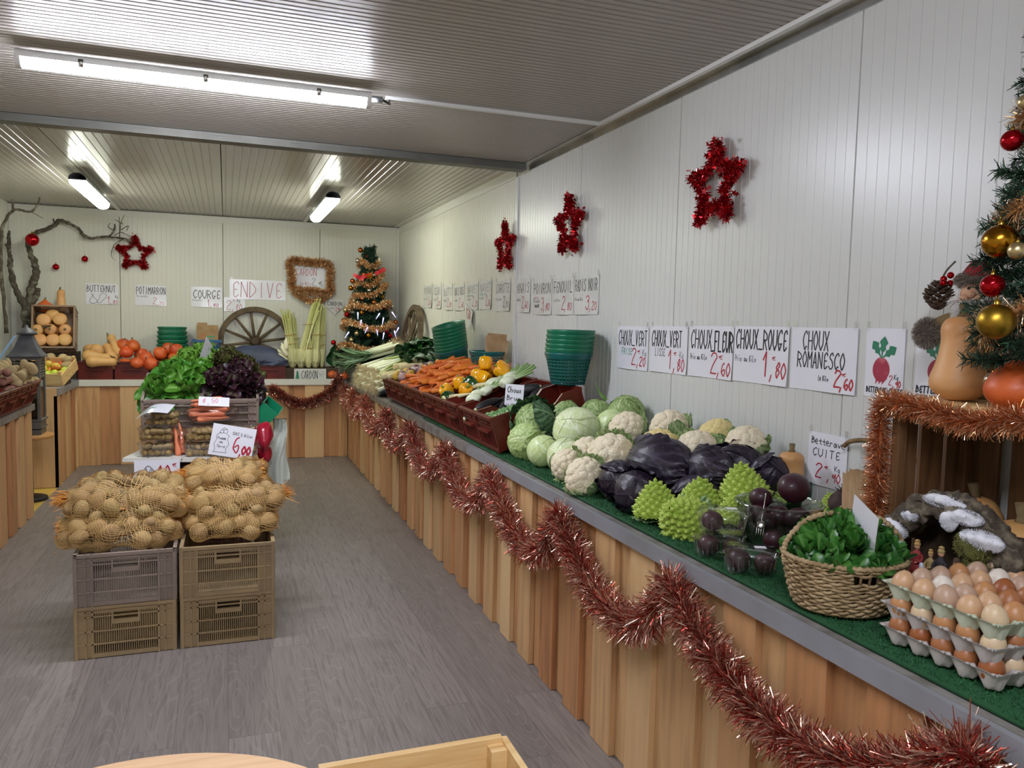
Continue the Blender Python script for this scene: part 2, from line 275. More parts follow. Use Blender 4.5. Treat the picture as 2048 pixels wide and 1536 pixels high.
def floor_mat():
    m = bpy.data.materials.new('vinyl_plank'); m.use_nodes = True; MATS['vinyl'] = m; nt = m.node_tree; N = nt.nodes; L = nt.links; P = N['Principled BSDF']
    tc = N.new('ShaderNodeTexCoord'); mp = N.new('ShaderNodeMapping'); L.new(tc.outputs['Object'], mp.inputs[0]); mp.inputs['Rotation'].default_value = (0, 0, pi/2)
    br = N.new('ShaderNodeTexBrick'); L.new(mp.outputs[0], br.inputs['Vector']); br.inputs['Scale'].default_value = 1; br.inputs['Brick Width'].default_value = 1.2; br.inputs['Row Height'].default_value = .18
    br.inputs['Mortar Size'].default_value = .0012; br.offset = .37; br.inputs['Color1'].default_value = (.2, .2, .2, 1); br.inputs['Color2'].default_value = (.8, .8, .8, 1); br.inputs['Mortar'].default_value = (.5, .5, .5, 1)
    sh = N.new('ShaderNodeVectorMath'); sh.operation = 'MULTIPLY_ADD'; L.new(br.outputs['Color'], sh.inputs[0]); sh.inputs[1].default_value = (3, 7, 2); L.new(tc.outputs['Object'], sh.inputs[2])
    m2 = N.new('ShaderNodeMapping'); m2.inputs['Scale'].default_value = (1, .12, 1); L.new(sh.outputs[0], m2.inputs[0])
    n1 = N.new('ShaderNodeTexNoise'); n1.inputs['Scale'].default_value = 5; n1.inputs['Detail'].default_value = 1; L.new(m2.outputs[0], n1.inputs['Vector'])
    mu = N.new('ShaderNodeMath'); mu.operation = 'MULTIPLY'; mu.inputs[1].default_value = 34; L.new(n1.outputs[0], mu.inputs[0])
    fr = N.new('ShaderNodeMath'); fr.operation = 'SINE'; mu2 = N.new('ShaderNodeMath'); mu2.operation = 'MULTIPLY'; mu2.inputs[1].default_value = 6.28; L.new(mu.outputs[0], mu2.inputs[0]); L.new(mu2.outputs[0], fr.inputs[0])
    n2 = N.new('ShaderNodeTexNoise'); n2.inputs['Scale'].default_value = 90; n2.inputs['Detail'].default_value = 4; m3 = N.new('ShaderNodeMapping'); m3.inputs['Scale'].default_value = (1, .06, 1); L.new(sh.outputs[0], m3.inputs[0]); L.new(m3.outputs[0], n2.inputs['Vector'])
    n3 = N.new('ShaderNodeTexNoise'); n3.inputs['Scale'].default_value = 1.6; n3.inputs['Detail'].default_value = 4; L.new(tc.outputs['Object'], n3.inputs['Vector'])
    def mixc(a, b, f, lo, hi, amt=1):
        r = N.new('ShaderNodeMapRange'); r.inputs[1].default_value = lo; r.inputs[2].default_value = hi; r.inputs[4].default_value = amt; L.new(f, r.inputs[0])
        x = N.new('ShaderNodeMix'); x.data_type = 'RGBA'; L.new(r.outputs[0], x.inputs[0]); L.new(a, x.inputs[6]); x.inputs[7].default_value = lin(b); return x.outputs[2]
    c = N.new('ShaderNodeRGB'); c.outputs[0].default_value = lin('#877d78')
    k = mixc(c.outputs[0], '#79706b', br.outputs['Color'], .2, .8); k = mixc(k, '#6b625e', n2.outputs[0], .45, .7); k = mixc(k, '#979089', fr.outputs[0], .78, 1, .3)
    k = mixc(k, '#5f564d', n3.outputs[0], .58, .75, .55); k = mixc(k, '#4c4544', br.outputs['Fac'], .2, 1, .7)
    L.new(k, P.inputs['Base Color']); P.inputs['Roughness'].default_value = .5
    b = N.new('ShaderNodeBump'); b.inputs['Strength'].default_value = .15; b.inputs['Distance'].default_value = .002; L.new(n2.outputs[0], b.inputs['Height']); L.new(b.outputs[0], P.inputs['Normal'])
floor_mat()
# ------------------------------------------------------------ room shell
XR, XL, YB, YN = 1.9, -2.02, 9.08, -1.6
ZF, ZB = 2.547, 2.58
struct('floor', MB().box((0.27, 3.7, -.03), (3.27, 10.8, .06)), 'vinyl')
struct('floor', MB().box((-1.7, 3.7, -.032), (.67, 10.8, .06)), 'yellow_floor')
def rib_panel(org, du, dv, nrm, lu, lv, pitch=.0455, seams=(), gw=.006, gd=.0016, back=.05):
    """one sandwich panel wall: fine grooves every pitch, deeper joints at the seams"""
    org, du, dv, nrm = (np.array(a, float) for a in (org, du, dv, nrm)); pts = [(0, 0)]
    ev = [(p, gw, gd) for p in np.arange(pitch/2, lu, pitch) if all(abs(p-s) > .02 for s in seams)] + [(s, .006, .012) for s in seams]
    for p, w, d in sorted(ev): pts += [(p-w/2, 0), (p-w/4, d), (p+w/4, d), (p+w/2, 0)]
    pts.append((lu, 0)); pts = np.array(pts)
    A = org+np.outer(pts[:, 0], du)-np.outer(pts[:, 1], nrm); G = np.stack([A, A+dv*lv], 1); mb = MB().grid(G)
    c = org+du*lu/2+dv*lv/2-nrm*(back/2+.012); mb.box(c, np.abs(du*lu+dv*lv)+np.abs(nrm)*back); return mb
H = 2.7
struct('wall_right', rib_panel((XR, YN, -.05), (0, 1, 0), (0, 0, 1), (-1, 0, 0), 5.13-YN, H, seams=[2.02-YN-1.05, 2.02-YN, 3.07-YN, 4.1-YN]), 'panel')
struct('wall_right', rib_panel((XR, 5.13, -.05), (0, 1, 0), (0, 0, 1), (-1, 0, 0), YB-5.13, H, seams=[6.06-5.13, 7.08-5.13, 8.08-5.13]), 'panel_back')
struct('wall_back', rib_panel((XL, YB, -.05), (1, 0, 0), (0, 0, 1), (0, -1, 0), XR-XL, H, seams=[-1.03-XL, -.025-XL, 1.0-XL]), 'panel_back')
struct('wall_left', rib_panel((XL, YN, -.05), (0, 1, 0), (0, 0, 1), (1, 0, 0), YB-YN, H, seams=[k+.4 for k in range(1, 10)]), 'panel_back')
struct('wall_front', rib_panel((XL, YN, -.05), (1, 0, 0), (0, 0, 1), (0, 1, 0), XR-XL, H, seams=[1, 2, 3]), 'panel')
struct('ceiling', rib_panel((XL, YN, ZF), (0, 1, 0), (1, 0, 0), (0, 0, -1), 4.86-YN, XR-XL, pitch=.036, seams=[1.2, 2.3, 4.3, 5.3], gd=.004, gw=.012), 'ceil_front')
struct('ceiling', rib_panel((XL, 4.9, ZB), (1, 0, 0), (0, 1, 0), (0, 0, -1), XR-XL, YB-4.9, pitch=.05, seams=[.99, 1.995, 3.0], gd=.003, gw=.009), 'ceil')
b = MB().box((-.06, 4.925, 2.535), (XR-XL-.08, .1, .06)); b.box((-.06, 4.873, 2.512), (XR-XL-.08, .008, .016))
for x in np.arange(-1.7, 1.8, .42): b.box((x, 4.8735, 2.535), (.07, .006, .006))
struct('trim_11', b, 'steel')
struct('trim_12', MB().box((-.06, 4.868, 2.5545), (XR-XL-.08, .016, .012)), 'dark_gap')
t = MB().box((XR-.004, 1.66, 2.529), (.006, 6.5, .036)); t.box((XR-.03, 1.66, ZF-.003), (.06, 6.5, .005)); struct('trim_1', t, 'alu')
t = MB().box((XR-.004, 7.1, 2.54), (.006, 3.9, .075)); t.box((XR-.035, 7.1, ZB-.003), (.07, 3.9, .005)); struct('trim_2', t, 'white_trim')
t = MB().box((-.06, YB-.004, 2.54), (XR-XL, .006, .075)); struct('trim_3', t, 'white_trim')
struct('trim_4', MB().box((XR-.02, YB-.02, 1.3), (.035, .035, 2.5)), 'white_trim'); struct('trim_5', MB().box((XL+.03, YB-.005, 1.3), (.05, .008, 2.5)), 'white_trim')
struct('trim_6', MB().box((XR-.006, 5.13, 1.25), (.01, .05, 2.5)), 'panel'); struct('trim_7', MB().box((-.06, YB-.008, ZB-.006), (XR-XL, .014, .006)), 'dark_gap')
struct('trim_8', MB().box((1.27, 3.735, ZF-.008), (1.12, .022, .016)).box((1.83, 1.1, ZF-.008), (.022, 5.25, .016)), 'white_plastic')
for i, x in enumerate((-1.03, .83)): struct('trim_%d' % (9+i), MB().box((x, 8.55, ZB-.008), (.03, 1.05, .016)), 'white_plastic')

# ------------------------------------------------------------ lamps
def batten(name, label, loc, L, w, mat, rotz=0, clips=3, cap=.02):
    t = thing(name, label, 'ceiling light', loc, (0, 0, rotz), None)
    prof = lambda s, z0: [(-w/2*s, z0), (w/2*s, z0)]
    h = MB(); A = np.linspace(0, pi, 9); sec = np.array([[w/2*cos(a), w*.42*sin(a)] for a in A])
    G = np.array([[[x, p[0], p[1]] for p in sec] for x in (-L/2, L/2)]); h.grid(G); h.box((0, 0, .0), (L, w, .006)); h.build('housing', 'grey_plastic' if w > .11 else 'white_plastic', t, sharp=40)
    d = MB(); sec2 = np.array([[w*.46*cos(a), -.002-w*.45*sin(a)**.7] for a in A]); d.grid(np.array([[[x, p[0], p[1]] for p in sec2] for x in (-L/2+cap, L/2-cap)]))
    for sx in (-1, 1): d.add([[sx*(L/2-cap), p[0], p[1]] for p in sec2], [list(range(9))])
    d.build('diffuser', mat, t)
    for sx in (-1, 1):
        e = MB(); e.grid(np.array([[[sx*(L/2-cap+q), p[0]*1.04, p[1]*1.04] for p in np.vstack([sec, sec2[::-1]])] for q in (0, cap)])); e.build('end_cap', 'white_plastic', t)
    for k in range(clips):
        x = (k+.5)/clips*L-L/2
        for sy in (-1, 1): MB().box((x, sy*w*.5, -.004), (.018, .005, .03)).build('clip', 'spoon', t)
    return t
fl = batten('batten_light', 'long white batten light glowing across the front ceiling', (-.072, 3.585, 2.482), 1.37, .078, 'tube_front')
MB().tube([(.675, 0, .005), (.74, 0, .005)], .014, 8).build('cable_gland', 'grey_plastic', fl); MB().tube(spline([(.74, 0, .005), (.775, .03, .0), (.79, .1, .02), (.8, .15, .05)], 5), .005, 6).build('cable', 'black_iron', fl)
batten('batten_light', 'unseen batten light added overhead behind the viewer to light the foreground', (-.072, .1, 2.482), 1.37, .078, 'tube_front')  # extra lamp added out of view, a copy of the front one, to light the foreground
batten('batten_light', 'short glowing batten light on the rear ceiling, left one above the bare branch', (-1.03, 7.3, 2.49), 1.3, .12, 'tube_back', pi/2, 2)
batten('batten_light', 'short glowing batten light on the rear ceiling, right one near the corner tree', (.83, 7.25, 2.49), 1.3, .12, 'tube_back', pi/2, 2)

# ------------------------------------------------------------ counters
def cladding(org, du, nrm, L, z0, z1, seed, bw=.135, gap=.115):
    """board on board timber facing: proud boards with recessed boards between"""
    g = random.Random(seed); org, du, nrm = (np.array(a, float) for a in (org, du, nrm)); A = MB(); B = MB(); p = 0.0; R = np.array([du, nrm, (0, 0, 1)]).T
    while p < L-.02:
        w = min(bw*g.uniform(.92, 1.1), L-p); q = min(gap*g.uniform(.9, 1.12), max(0, L-p-w))
        (A if g.random() < .7 else B).box(org+du*(p+w/2)+nrm*-.011+np.array([0, 0, (z0+z1)/2]), (w, .022, z1-z0), R, g.uniform(0, 1))
        if q > .01: (B if g.random() < .65 else A).box(org+du*(p+w+q/2)+nrm*-.034+np.array([0, 0, (z0+z1)/2]), (q+.02, .022, z1-z0-.004), R, g.uniform(0, .8))
        p += w+q
    return A, B
def counter(label, loc, segs, tops):
    t = thing('counter', label, 'counter', loc); o = np.array(loc)
    for k, (org, du, nrm, L, z0, z1, seed, bw, gap) in enumerate(segs):
        A, B = cladding(np.array(org)-o, du, nrm, L, z0, z1, seed, bw, gap)
        A.build('board_cladding', 'board', t, False); B.build('recessed_cladding', 'board_red', t, False)
    for nm, mt, c, s in tops: MB().box(np.array(c)-o, s).build(nm, mt, t, False)
    return t
XC = 1.243
counter('long timber-clad counter with grey edging along the right wall', (1.57, 4.3, 0), [((XC, 9.0, 0), (0, -1, 0), (-1, 0, 0), 10.0, .002, .787, 3, .14, .12)],
        [('worktop', 'edge_worn', (1.57, 3.95, .808), (.65, 10.05, .044)), ('edge_strip', 'edge_grey', (XC-.012, 1.48, .809), (.016, 5.1, .046)), ('edge_strip', 'edge_worn', (XC-.012, 6.28, .809), (.016, 4.48, .046)), ('carcass', 'dark_wood', (1.59, 3.95, .395), (.6, 10.0, .775))])
counter('timber-clad counter with pale edging along the back wall', (0, 8.8, 0), [((-1.36, 8.572, 0), (1, 0, 0), (0, -1, 0), 2.6, .002, .79, 12, .19, .17), ((-1.36, 7.55, 0), (0, 1, 0), (1, 0, 0), 1.02, .002, .79, 5, .14, .1), ((-2.0, 7.55, 0), (1, 0, 0), (0, -1, 0), .64, .002, .86, 8, .3, .02)],
        [('worktop', 'edge_grey', (-.06, 8.83, .82), (2.6, .49, .06)), ('worktop', 'edge_grey', (-1.69, 8.31, .82), (.64, 1.5, .06)), ('edge_strip', 'white_trim', (-.06, 8.566, .822), (2.58, .014, .064)), ('edge_strip', 'edge_grey', (-1.354, 8.06, .822), (.014, .99, .064)), ('carcass', 'dark_wood', (-.06, 8.83, .39), (2.6, .44, .775)), ('carcass', 'dark_wood', (-1.69, 8.3, .39), (.6, 1.44, .775))])
counter('timber-clad counter under the crates of loose potatoes on the left', (-1.68, 5.6, 0), [((-1.343, 3.9, 0), (0, 1, 0), (1, 0, 0), 2.7, .002, .78, 21, .14, .11)],
        [('worktop', 'edge_worn', (-1.68, 5.25, .803), (.66, 2.7, .042)), ('edge_strip', 'edge_worn', (-1.338, 5.25, .803), (.014, 2.7, .044)), ('carcass', 'dark_wood', (-1.69, 5.25, .39), (.6, 2.66, .775))])
# turf on the right counter, rising on a sloped support under the heaped vegetables
def turf():
    g = np.random.default_rng(3); n = 60000; X = g.uniform(1.268, 1.885, n); Y = g.uniform(.2, 5.2, n); Z = np.full(n, .841)
    mb = MB(); mb.box((1.576, 2.7, .8365), (.62, 5.0, .008)); P = np.stack([X, Y, Z], 1); D = np.stack([g.normal(0, .5, n), g.normal(0, .5, n), np.ones(n)], 1)
    Z = np.where((Y > 2.12) & (Y < 3.58), np.maximum(Z, .841+(X-1.5)*.36), Z); P[:, 2] = Z
    strands(mb, P, D, g.uniform(.004, .009, n), .0022, 0, g.uniform(0, 1, n))
    a = [(1.5, .8405), (1.884, .8405), (1.884, .978)]; mb.add([(x, y, z) for y in (2.12, 3.58) for x, z in a], ([[0, 1, 2], [5, 4, 3]], [[0, 2, 5, 3], [1, 4, 5, 2], [0, 3, 4, 1]])); return mb
tag(turf().build('artificial_turf', 'turf'), 'green artificial grass mat lying on the right counter', 'grass mat', None, 'stuff')
# ------------------------------------------------------------ handwritten signs
GL = {'A': "00 26 40;12 32", 'B': "00 06;~06 25 34 24 03;~03 33 42 31 00", 'C': "~45 36 15 03 11 20 31 41", 'D': "00 06;~06 25 43 21 00", 'E': "~45 36 15 13 11 20 41;13 33", 'F': "00 06 46;03 33",
 'G': "~45 36 15 03 11 20 31 42;42 22", 'H': "00 06;40 46;03 43", 'I': "20 26", 'J': "46 41 20 01", 'K': "00 06;46 02;13 40", 'L': "06 00 40", 'M': "00 06 23 46 40", 'N': "00 06 40 46", 'O': "~26 15 03 11 20 31 43 35 26", 'P': "00 06;~06 35 44 33 03",
 'R': "00 06;~06 35 44 33 03;13 40", 'S': "~45 36 15 14 33 41 20 01", 'T': "06 46;26 20", 'U': "~06 02 11 20 31 42 46", 'V': "06 20 46", 'X': "00 46;06 40", 'Y': "06 23 46;23 20", 'Z': "06 46 00 40",
 '0': "~26 15 03 11 20 31 43 35 26", '1': "04 26 20", '2': "~05 16 36 45 34 12 00;00 40", '3': "~05 26 45 34 23;~23 34 42 30 10 01", '4': "30 36 02 42", '5': "46 06 03;~03 33 42 30 10 01", '6': "~36 15 02 11 30 42 33 12", '8': "~23 14 25 36 45 34 23 12 20 31 42 33 23", '9': "~44 25 14 23 44 46;44 40",
 ',': "21 1z", '.': "20 21", '-': "03 43", '_': "00 40", '!': "26 22;20 21", '~': "~45 35 14 12 21 41;04 34;03 33",
 'a': "~33 13 01 20 33;33 40", 'b': "06 00;~02 23 32 20 00", 'c': "~33 13 01 20 40", 'd': "36 30;~33 13 01 20 30", 'e': "~02 32 24 03 01 20 40", 'g': "~33 13 01 20 33;~33 3z 1z", 'h': "06 00;~02 13 33 30", 'i': "13 11 20;15 16", 'k': "06 00;34 02 30", 'l': "~06 02 10 30", 'm': "00 03;~02 13 23 20;~22 33 43 40", 'n': "00 03;~02 13 33 30", 'o': "~23 02 20 42 23",
 'p': "03 0z;~03 23 32 20 00", 'r': "00 03;~02 13 33", 's': "~33 13 12 31 20 00", 't': "25 21 40;03 43", 'u': "~03 01 20 33;33 40", 'v': "03 20 43", 'x': "00 33;03 30"}
def _pt(c): return (int(c[0]), -1.6 if c[1] == 'z' else int(c[1]))
def stroke(mb, P, w, sm=False):
    P = np.array(P, float)
    if not sm and len(P) > 2:
        for i in range(len(P)-1): stroke(mb, P[i:i+2], w)
        return
    if sm and len(P) > 2: P = spline(np.c_[P, np.zeros(len(P))], 5)[:, :2]
    T = np.gradient(P, axis=0) if len(P) > 1 else np.array([[1., 0]]); T /= np.linalg.norm(T, axis=1, keepdims=True)+1e-9; Nn = np.c_[-T[:, 1], T[:, 0]]*w/2
    w *= .8; Nn = Nn*.8; P = np.vstack([P[:1]-T[:1]*w*.3, P[1:-1], P[-1:]+T[-1:]*w*.3]) if len(P) > 1 else P
    mb.grid(np.stack([np.c_[P[:, 0]+Nn[:, 0], P[:, 1]+Nn[:, 1], np.zeros(len(P))], np.c_[P[:, 0]-Nn[:, 0], P[:, 1]-Nn[:, 1], np.zeros(len(P))]], 1))
def write(mb, s, x, y, h, wid, lw, g, slant=0.05):
    n = len(s); cw = wid/max(n, 1)
    for i, ch in enumerate(s):
        for st in GL.get(ch, '').split(';'):
            if not st.strip(): continue
            sm = st.startswith('~'); P = [_pt(c) for c in st.lstrip('~').split()]; j = g.uniform(-.02, .02)*h
            stroke(mb, [(x+i*cw+(p[0]/4*.72+.1)*cw+slant*p[1]/6*cw, y+j+p[1]/6*h) for p in P], lw, sm)
INK = {'k': ('lettering', 'ink_black', None), 'r': ('price', 'ink_red', 'red handwritten price'), 'g': ('lettering', 'ink_green', 'green handwritten word'), 'p': ('price', 'ink_pink', 'pink handwritten figures'), 'd': ('lettering', 'ink_grey', None), 'R': ('lettering', 'ink_red', 'red handwritten lettering')}
def sign(label, loc, w, h, items, rot=(0, 0, 0), mat='paper', curl=.012, seed=0, draw=None, tape=True, cat='sign', thick=.0008, name='price_sign', group=None):
    """a paper sign, centre loc; x right and z up on its face, which looks to -y; items = (text, x, y, height, width, ink, pen) in fractions"""
    t = thing(name, label, cat, loc, rot, group); g = random.Random(seed+5)
    bow = lambda X, Z: -curl*(np.clip((-Z/h-.1), 0, 1)**2*(1+1.2*np.sign(X)*np.abs(X)/w)) - curl*.25*np.cos(X/w*6+seed)*(1-(Z/h+.5))-.001
    xs, zs = np.meshgrid(np.linspace(-w/2, w/2, 9), np.linspace(-h/2, h/2, 9), indexing='ij'); f = np.stack([xs, bow(xs, zs), zs], 2); bk = f.copy(); bk[:, :, 1] += thick
    mb = MB(); mb.grid(f); mb.grid(bk[:, ::-1]); mb.build('paper_sheet', mat, t)
    by = {}
    for it in items:
        if it[0] == 'poly': by.setdefault(it[2], MB()); stroke(by[it[2]], [((p[0]-.5)*w, (p[1]-.5)*h) for p in it[1]], it[3]*h, it[4] if len(it) > 4 else True)
        else:
            s, x, y, hh, ww, ink, lw = it; by.setdefault(ink, MB()); write(by[ink], s, (x-.5)*w, (y-.5)*h, hh*h, ww*w, lw*h, g)
    for ink, m in by.items():
        V = np.vstack(m.V); V = np.stack([V[:, 0], bow(V[:, 0], V[:, 1])-.0007, V[:, 1]], 1); m.V = [V]
        o = m.build(INK[ink][0], INK[ink][1], t)
        if INK[ink][2] and len(by) > 1: part(o, INK[ink][2])
    if draw: draw(t, w, h, bow)
    if tape:
        for sx in (-1, 1): MB().box((sx*w*.46, -.0012, h/2+.006), (.014, .0006, .03)).build('tape', 'clear_plastic', t, False)
    return t
RW = (0, 0, -pi/2)   # on the right wall
def on_right(label, y, z, w, h, items, **k): return sign(label, (XR-.003, y, z), w, h, items, RW, **k)
def on_back(label, x, z, w, h, items, **k): return sign(label, (x, YB-.003, z), w, h, items, (0, 0, 0), **k)
B, LW = .034, .026
on_right('white sign CHOUX VERT FRISE with red price 2,20', 3.436, 1.39, .312, .214, [('CHOUX_VERT', .04, .56, .34, .93, 'k', B), ('FRISE', .16, .34, .15, .36, 'g', .02), ('2', .5, .12, .36, .15, 'r', B), ('~', .66, .38, .09, .12, 'r', .014), ('Kg', .82, .34, .14, .14, 'k', .014), (',20', .64, .1, .2, .3, 'r', B)], seed=1)
on_right('white sign CHOUX VERT LISSE with red price 1,80', 3.1, 1.395, .316, .214, [('CHOUX_VERT', .04, .56, .34, .82, 'k', B), ('LISSE', .15, .35, .17, .28, 'd', .018), ('1', .5, .1, .4, .14, 'r', B), ('~', .64, .38, .09, .1, 'r', .014), ('Kg', .8, .34, .14, .12, 'd', .014), (',80', .62, .07, .25, .34, 'r', B)], seed=2)
on_right('white sign CHOUX FLEUR with red price 2,60', 2.768, 1.398, .312, .216, [('CHOUX', .03, .56, .36, .5, 'k', B), ('_FLEUR', .5, .52, .38, .5, 'k', .042), ('Prix au Kilo', .04, .34, .11, .38, 'k', .014), ('2', .5, .1, .38, .18, 'r', B), ('~', .68, .36, .1, .12, 'r', .014), (',60', .64, .07, .24, .34, 'r', B)], seed=3)
on_right('white sign CHOUX ROUGE with red price 1,80', 2.446, 1.4, .32, .216, [('CHOUX_ROUGE', .03, .6, .34, .95, 'k', B), ('Prix au Kilo', .03, .37, .11, .4, 'd', .014), ('1', .55, .15, .42, .14, 'r', .042), ('~', .72, .42, .08, .08, 'r', .014), (',80', .68, .13, .26, .31, 'r', B)], seed=4)
on_right('white sign CHOUX ROMANESCO with red price 2,60', 2.117, 1.4, .31, .216, [('CHOUX', .18, .64, .3, .42, 'k', LW), ('ROMANESCO', .1, .36, .25, .75, 'k', LW), ('le Kilo', .46, .17, .08, .16, 'k', .013), ('2', .7, .1, .24, .11, 'r', B), ('~', .8, .26, .06, .08, 'r', .012), (',60', .78, .07, .16, .2, 'r', B)], seed=5)
def beet_drawing(cx, cz, r, mat_root='ink_red', sway=0):
    def d(t, w, h, bow):
        b = MB(); A = np.linspace(0, 2*pi, 25); pr = np.array([[sin(a)*r*(1-.1*cos(a)), cos(a)*r*1.06-.14*r*max(0, -cos(a))**3] for a in A[:-1]]); P = [(cx*w+p[0], cz*h+p[1]) for p in pr]
        P = np.array(P)-[w/2, h/2]; Q = np.vstack([P.mean(0)[None], P]); b.add(np.stack([Q[:, 0], bow(Q[:, 0], Q[:, 1])-.0006, Q[:, 1]], 1), [[0, 1+i, 1+(i+1) % 24] for i in range(24)])
        for k in (-.5, -.1, .25): q = np.array([[cx*w+k*r, cz*h-r*.7], [cx*w+k*r*1.1-.012*w, cz*h-r*1.45], [cx*w+k*r+.02, cz*h-r*.8]])-[w/2, h/2]; b.add(np.stack([q[:, 0], bow(q[:, 0], q[:, 1])-.0006, q[:, 1]], 1), [[0, 1, 2]])
        part(b.build('beet_drawing', 'beet_paint', t, False), 'painted red beetroot')
        lf = MB()
        for ang, L in ((.62, 1.9), (-.12, 2.0), (-1.0, 1.9)):
            ang += sway; ts = np.linspace(0, 1, 8); e = np.array([.05, .07, .1, .36, .26, .5, .3, .02])*r; c, s_ = cos(ang), sin(ang)
            base = np.array([cx*w, cz*h+r*.95])-[w/2, h/2]; U = np.array([-s_, c]); S = np.array([c, s_])
            pl = np.vstack([base+U*ts[:, None]*L*r+S*e[:, None], (base+U*ts[:, None]*L*r-S*e[:, None])]).reshape(2, 8, 2)
            lf.grid(np.stack([pl[..., 0], bow(pl[..., 0], pl[..., 1])-.0006, pl[..., 1]], -1))
        part(lf.build('leaf_drawing', 'leaf_paint', t, False), 'painted green beet leaves')
    return d
M('beet_paint', '#a32742', .5, noise=(30, '#c05a68', .5, .7)); M('leaf_paint', '#1f7a58', .5)
on_right('white sign BETTERAVE CUITE with a painted beetroot and price 2,90', 1.852, 1.402, .15, .214, [('BETTERAVE_CUITE', .06, .07, .08, .94, 'k', .02), ('2', .66, .2, .13, .1, 'r', .014), ('Kg', .78, .28, .07, .12, 'k', .01), (',90', .74, .17, .09, .22, 'r', .018)], seed=6, draw=beet_drawing(.44, .42, .034))
on_right('white sign BETTERAVE with a painted beetroot, half hidden behind the butternut', 1.66, 1.415, .15, .19, [('BETTERAVE', .04, .03, .1, .8, 'k', .026)], seed=7, draw=beet_drawing(.5, .38, .03, sway=.1))
on_right('narrow white sign Betterave CUITE standing over the beetroot bowl, price 2,90', 2.07, 1.062, .18, .18, [('Betterave', .08, .78, .13, .86, 'k', .02), ('CUITE', .12, .55, .15, .72, 'k', .02), ('2', .22, .15, .26, .2, 'r', .03), ('~', .44, .34, .06, .12, 'r', .014), ('Kg', .7, .33, .1, .16, 'k', .013), (',90', .5, .13, .16, .38, 'r', .026)], seed=8, curl=.006)
row = [(7.65, 1.745, .36, 'POIREAU', '2,50', 'grey weathered sign POIREAU hanging leftmost in the row of small signs'), (7.28, 1.732, .32, 'CELERI', '2,30', 'small sign CELERI hanging second from the left in the row'), (6.9, 1.714, .33, 'BLETTE', '2,80', 'small sign BLETTE with red price, third from the left in the row'), (6.53, 1.708, .33, 'RADIS ROSE', '2,60', 'small sign beginning RADIS, fourth from the left in the row'), (6.14, 1.71, .32, 'NAVET', '2,20', 'small sign NAVET with green second line hanging above a torn tag'), (5.8, 1.713, .31, 'NAVET', '2,50', 'small sign NAVET just left of the CAROTTE sign'),
 (5.39, 1.695, .33, 'CAROTTE', '2,10', 'small sign CAROTTE with black price 2,10'), (5.0, 1.684, .33, 'PANAIS', '2,60', 'small sign PANAIS with red price'), (4.64, 1.668, .33, 'POIVRON', '3,80', 'small sign POIVRON with red and black notes'), (4.31, 1.667, .32, 'FENOUIL', '2,80', 'small sign FENOUIL with red price 2,80'), (3.987, 1.667, .33, 'RADIS NOIR', '3,20', 'small sign RADIS NOIR with red price 3,20, rightmost of the row')]
for k, (y, z, w, s, p, lb) in enumerate(row):
    it = [(s, .05, .6, .3, .9, 'd' if k < 6 else 'k', .026), ('Prix au Kilo' if k != 9 else 'le Kilo', .05, .36, .08, .35, 'd', .012), (p[0], .5, .14, .34, .16, 'k' if s == 'CAROTTE' else 'r', .03), (p[1:], .62, .12, .2, .32, 'k' if s == 'CAROTTE' else 'r', .028)]
    if k in (4, 5): it.append(('long rond', .08, .5, .09, .5, 'g', .014))
    if k == 8: it += [('vert', .04, .45, .09, .26, 'R', .014), ('jaune', .04, .22, .12, .34, 'k', .03)]
    on_right(lb, y, z, w*.97, .222, it, seed=10+k, mat='paper_dull', curl=.02)
tg = thing('torn_tag', 'torn paper tag with red writing hanging under the fifth small sign', 'tag', (XR-.02, 6.2, 1.545), RW)
MB().add([[-.12, 0, .12], [.13, 0, .04], [.1, -.012, -.11], [.04, -.01, -.05]], [[0, 3, 2, 1]]).add([[-.12, .0015, .12], [.13, .0015, .04], [.1, -.0105, -.11], [.04, -.0085, -.05]], [[0, 1, 2, 3]]).build('paper_sheet', 'paper_dull', tg, False)
m = MB(); write(m, '1,50', -.03, -.02, .07, .12, .008, random.Random(2)); V = np.vstack(m.V); m.V = [np.stack([V[:, 0], -.008+0*V[:, 0], V[:, 1]+.02-.3*V[:, 0]], 1)]; m.build('price', 'ink_red', tg)
# back wall
on_back('white sign BUTTERNUT with two drawn squashes and price 1,80', -1.2, 1.705, .302, .21, [('BUTTERNUT', .03, .58, .33, .9, 'k', .03), ('1', .66, .05, .34, .1, 'r', LW), (',80', .72, .03, .18, .28, 'r', LW), ('Kg', .9, .32, .14, .09, 'k', .016),
 ('poly', [(.18, .5), (.2, .36), (.12, .2), (.14, .06), (.24, .03), (.34, .1), (.32, .22), (.24, .34), (.22, .5)], 'k', .022), ('poly', [(.34, .08), (.44, .06), (.52, .2), (.62, .34), (.62, .48), (.52, .52), (.44, .44), (.42, .3), (.36, .16), (.34, .08)], 'k', .022)], seed=30)
on_back('white sign POTIMARRON with price 2,20', -.741, 1.703, .3, .21, [('POTIMARRON', .03, .56, .36, .95, 'k', .03), ('Prix au Kilo', .04, .42, .08, .36, 'd', .014), ('2', .56, .08, .32, .14, 'r', LW), (',20', .68, .04, .14, .26, 'r', .024)], seed=31)
on_back('white sign COURGE with price 1,80', -.193, 1.705, .31, .216, [('COURGE', .06, .42, .42, .9, 'k', .036), ('Prix au Kilo', .04, .3, .07, .3, 'd', .014), ('1', .52, .04, .34, .1, 'r', LW), (',80', .6, .03, .16, .3, 'r', .028)], seed=32)
on_back('wide white sign ENDIVE in tall red letters', .333, 1.8, .586, .215, [('ENDIVE', .03, .1, .78, .92, 'R', .032)], seed=33)
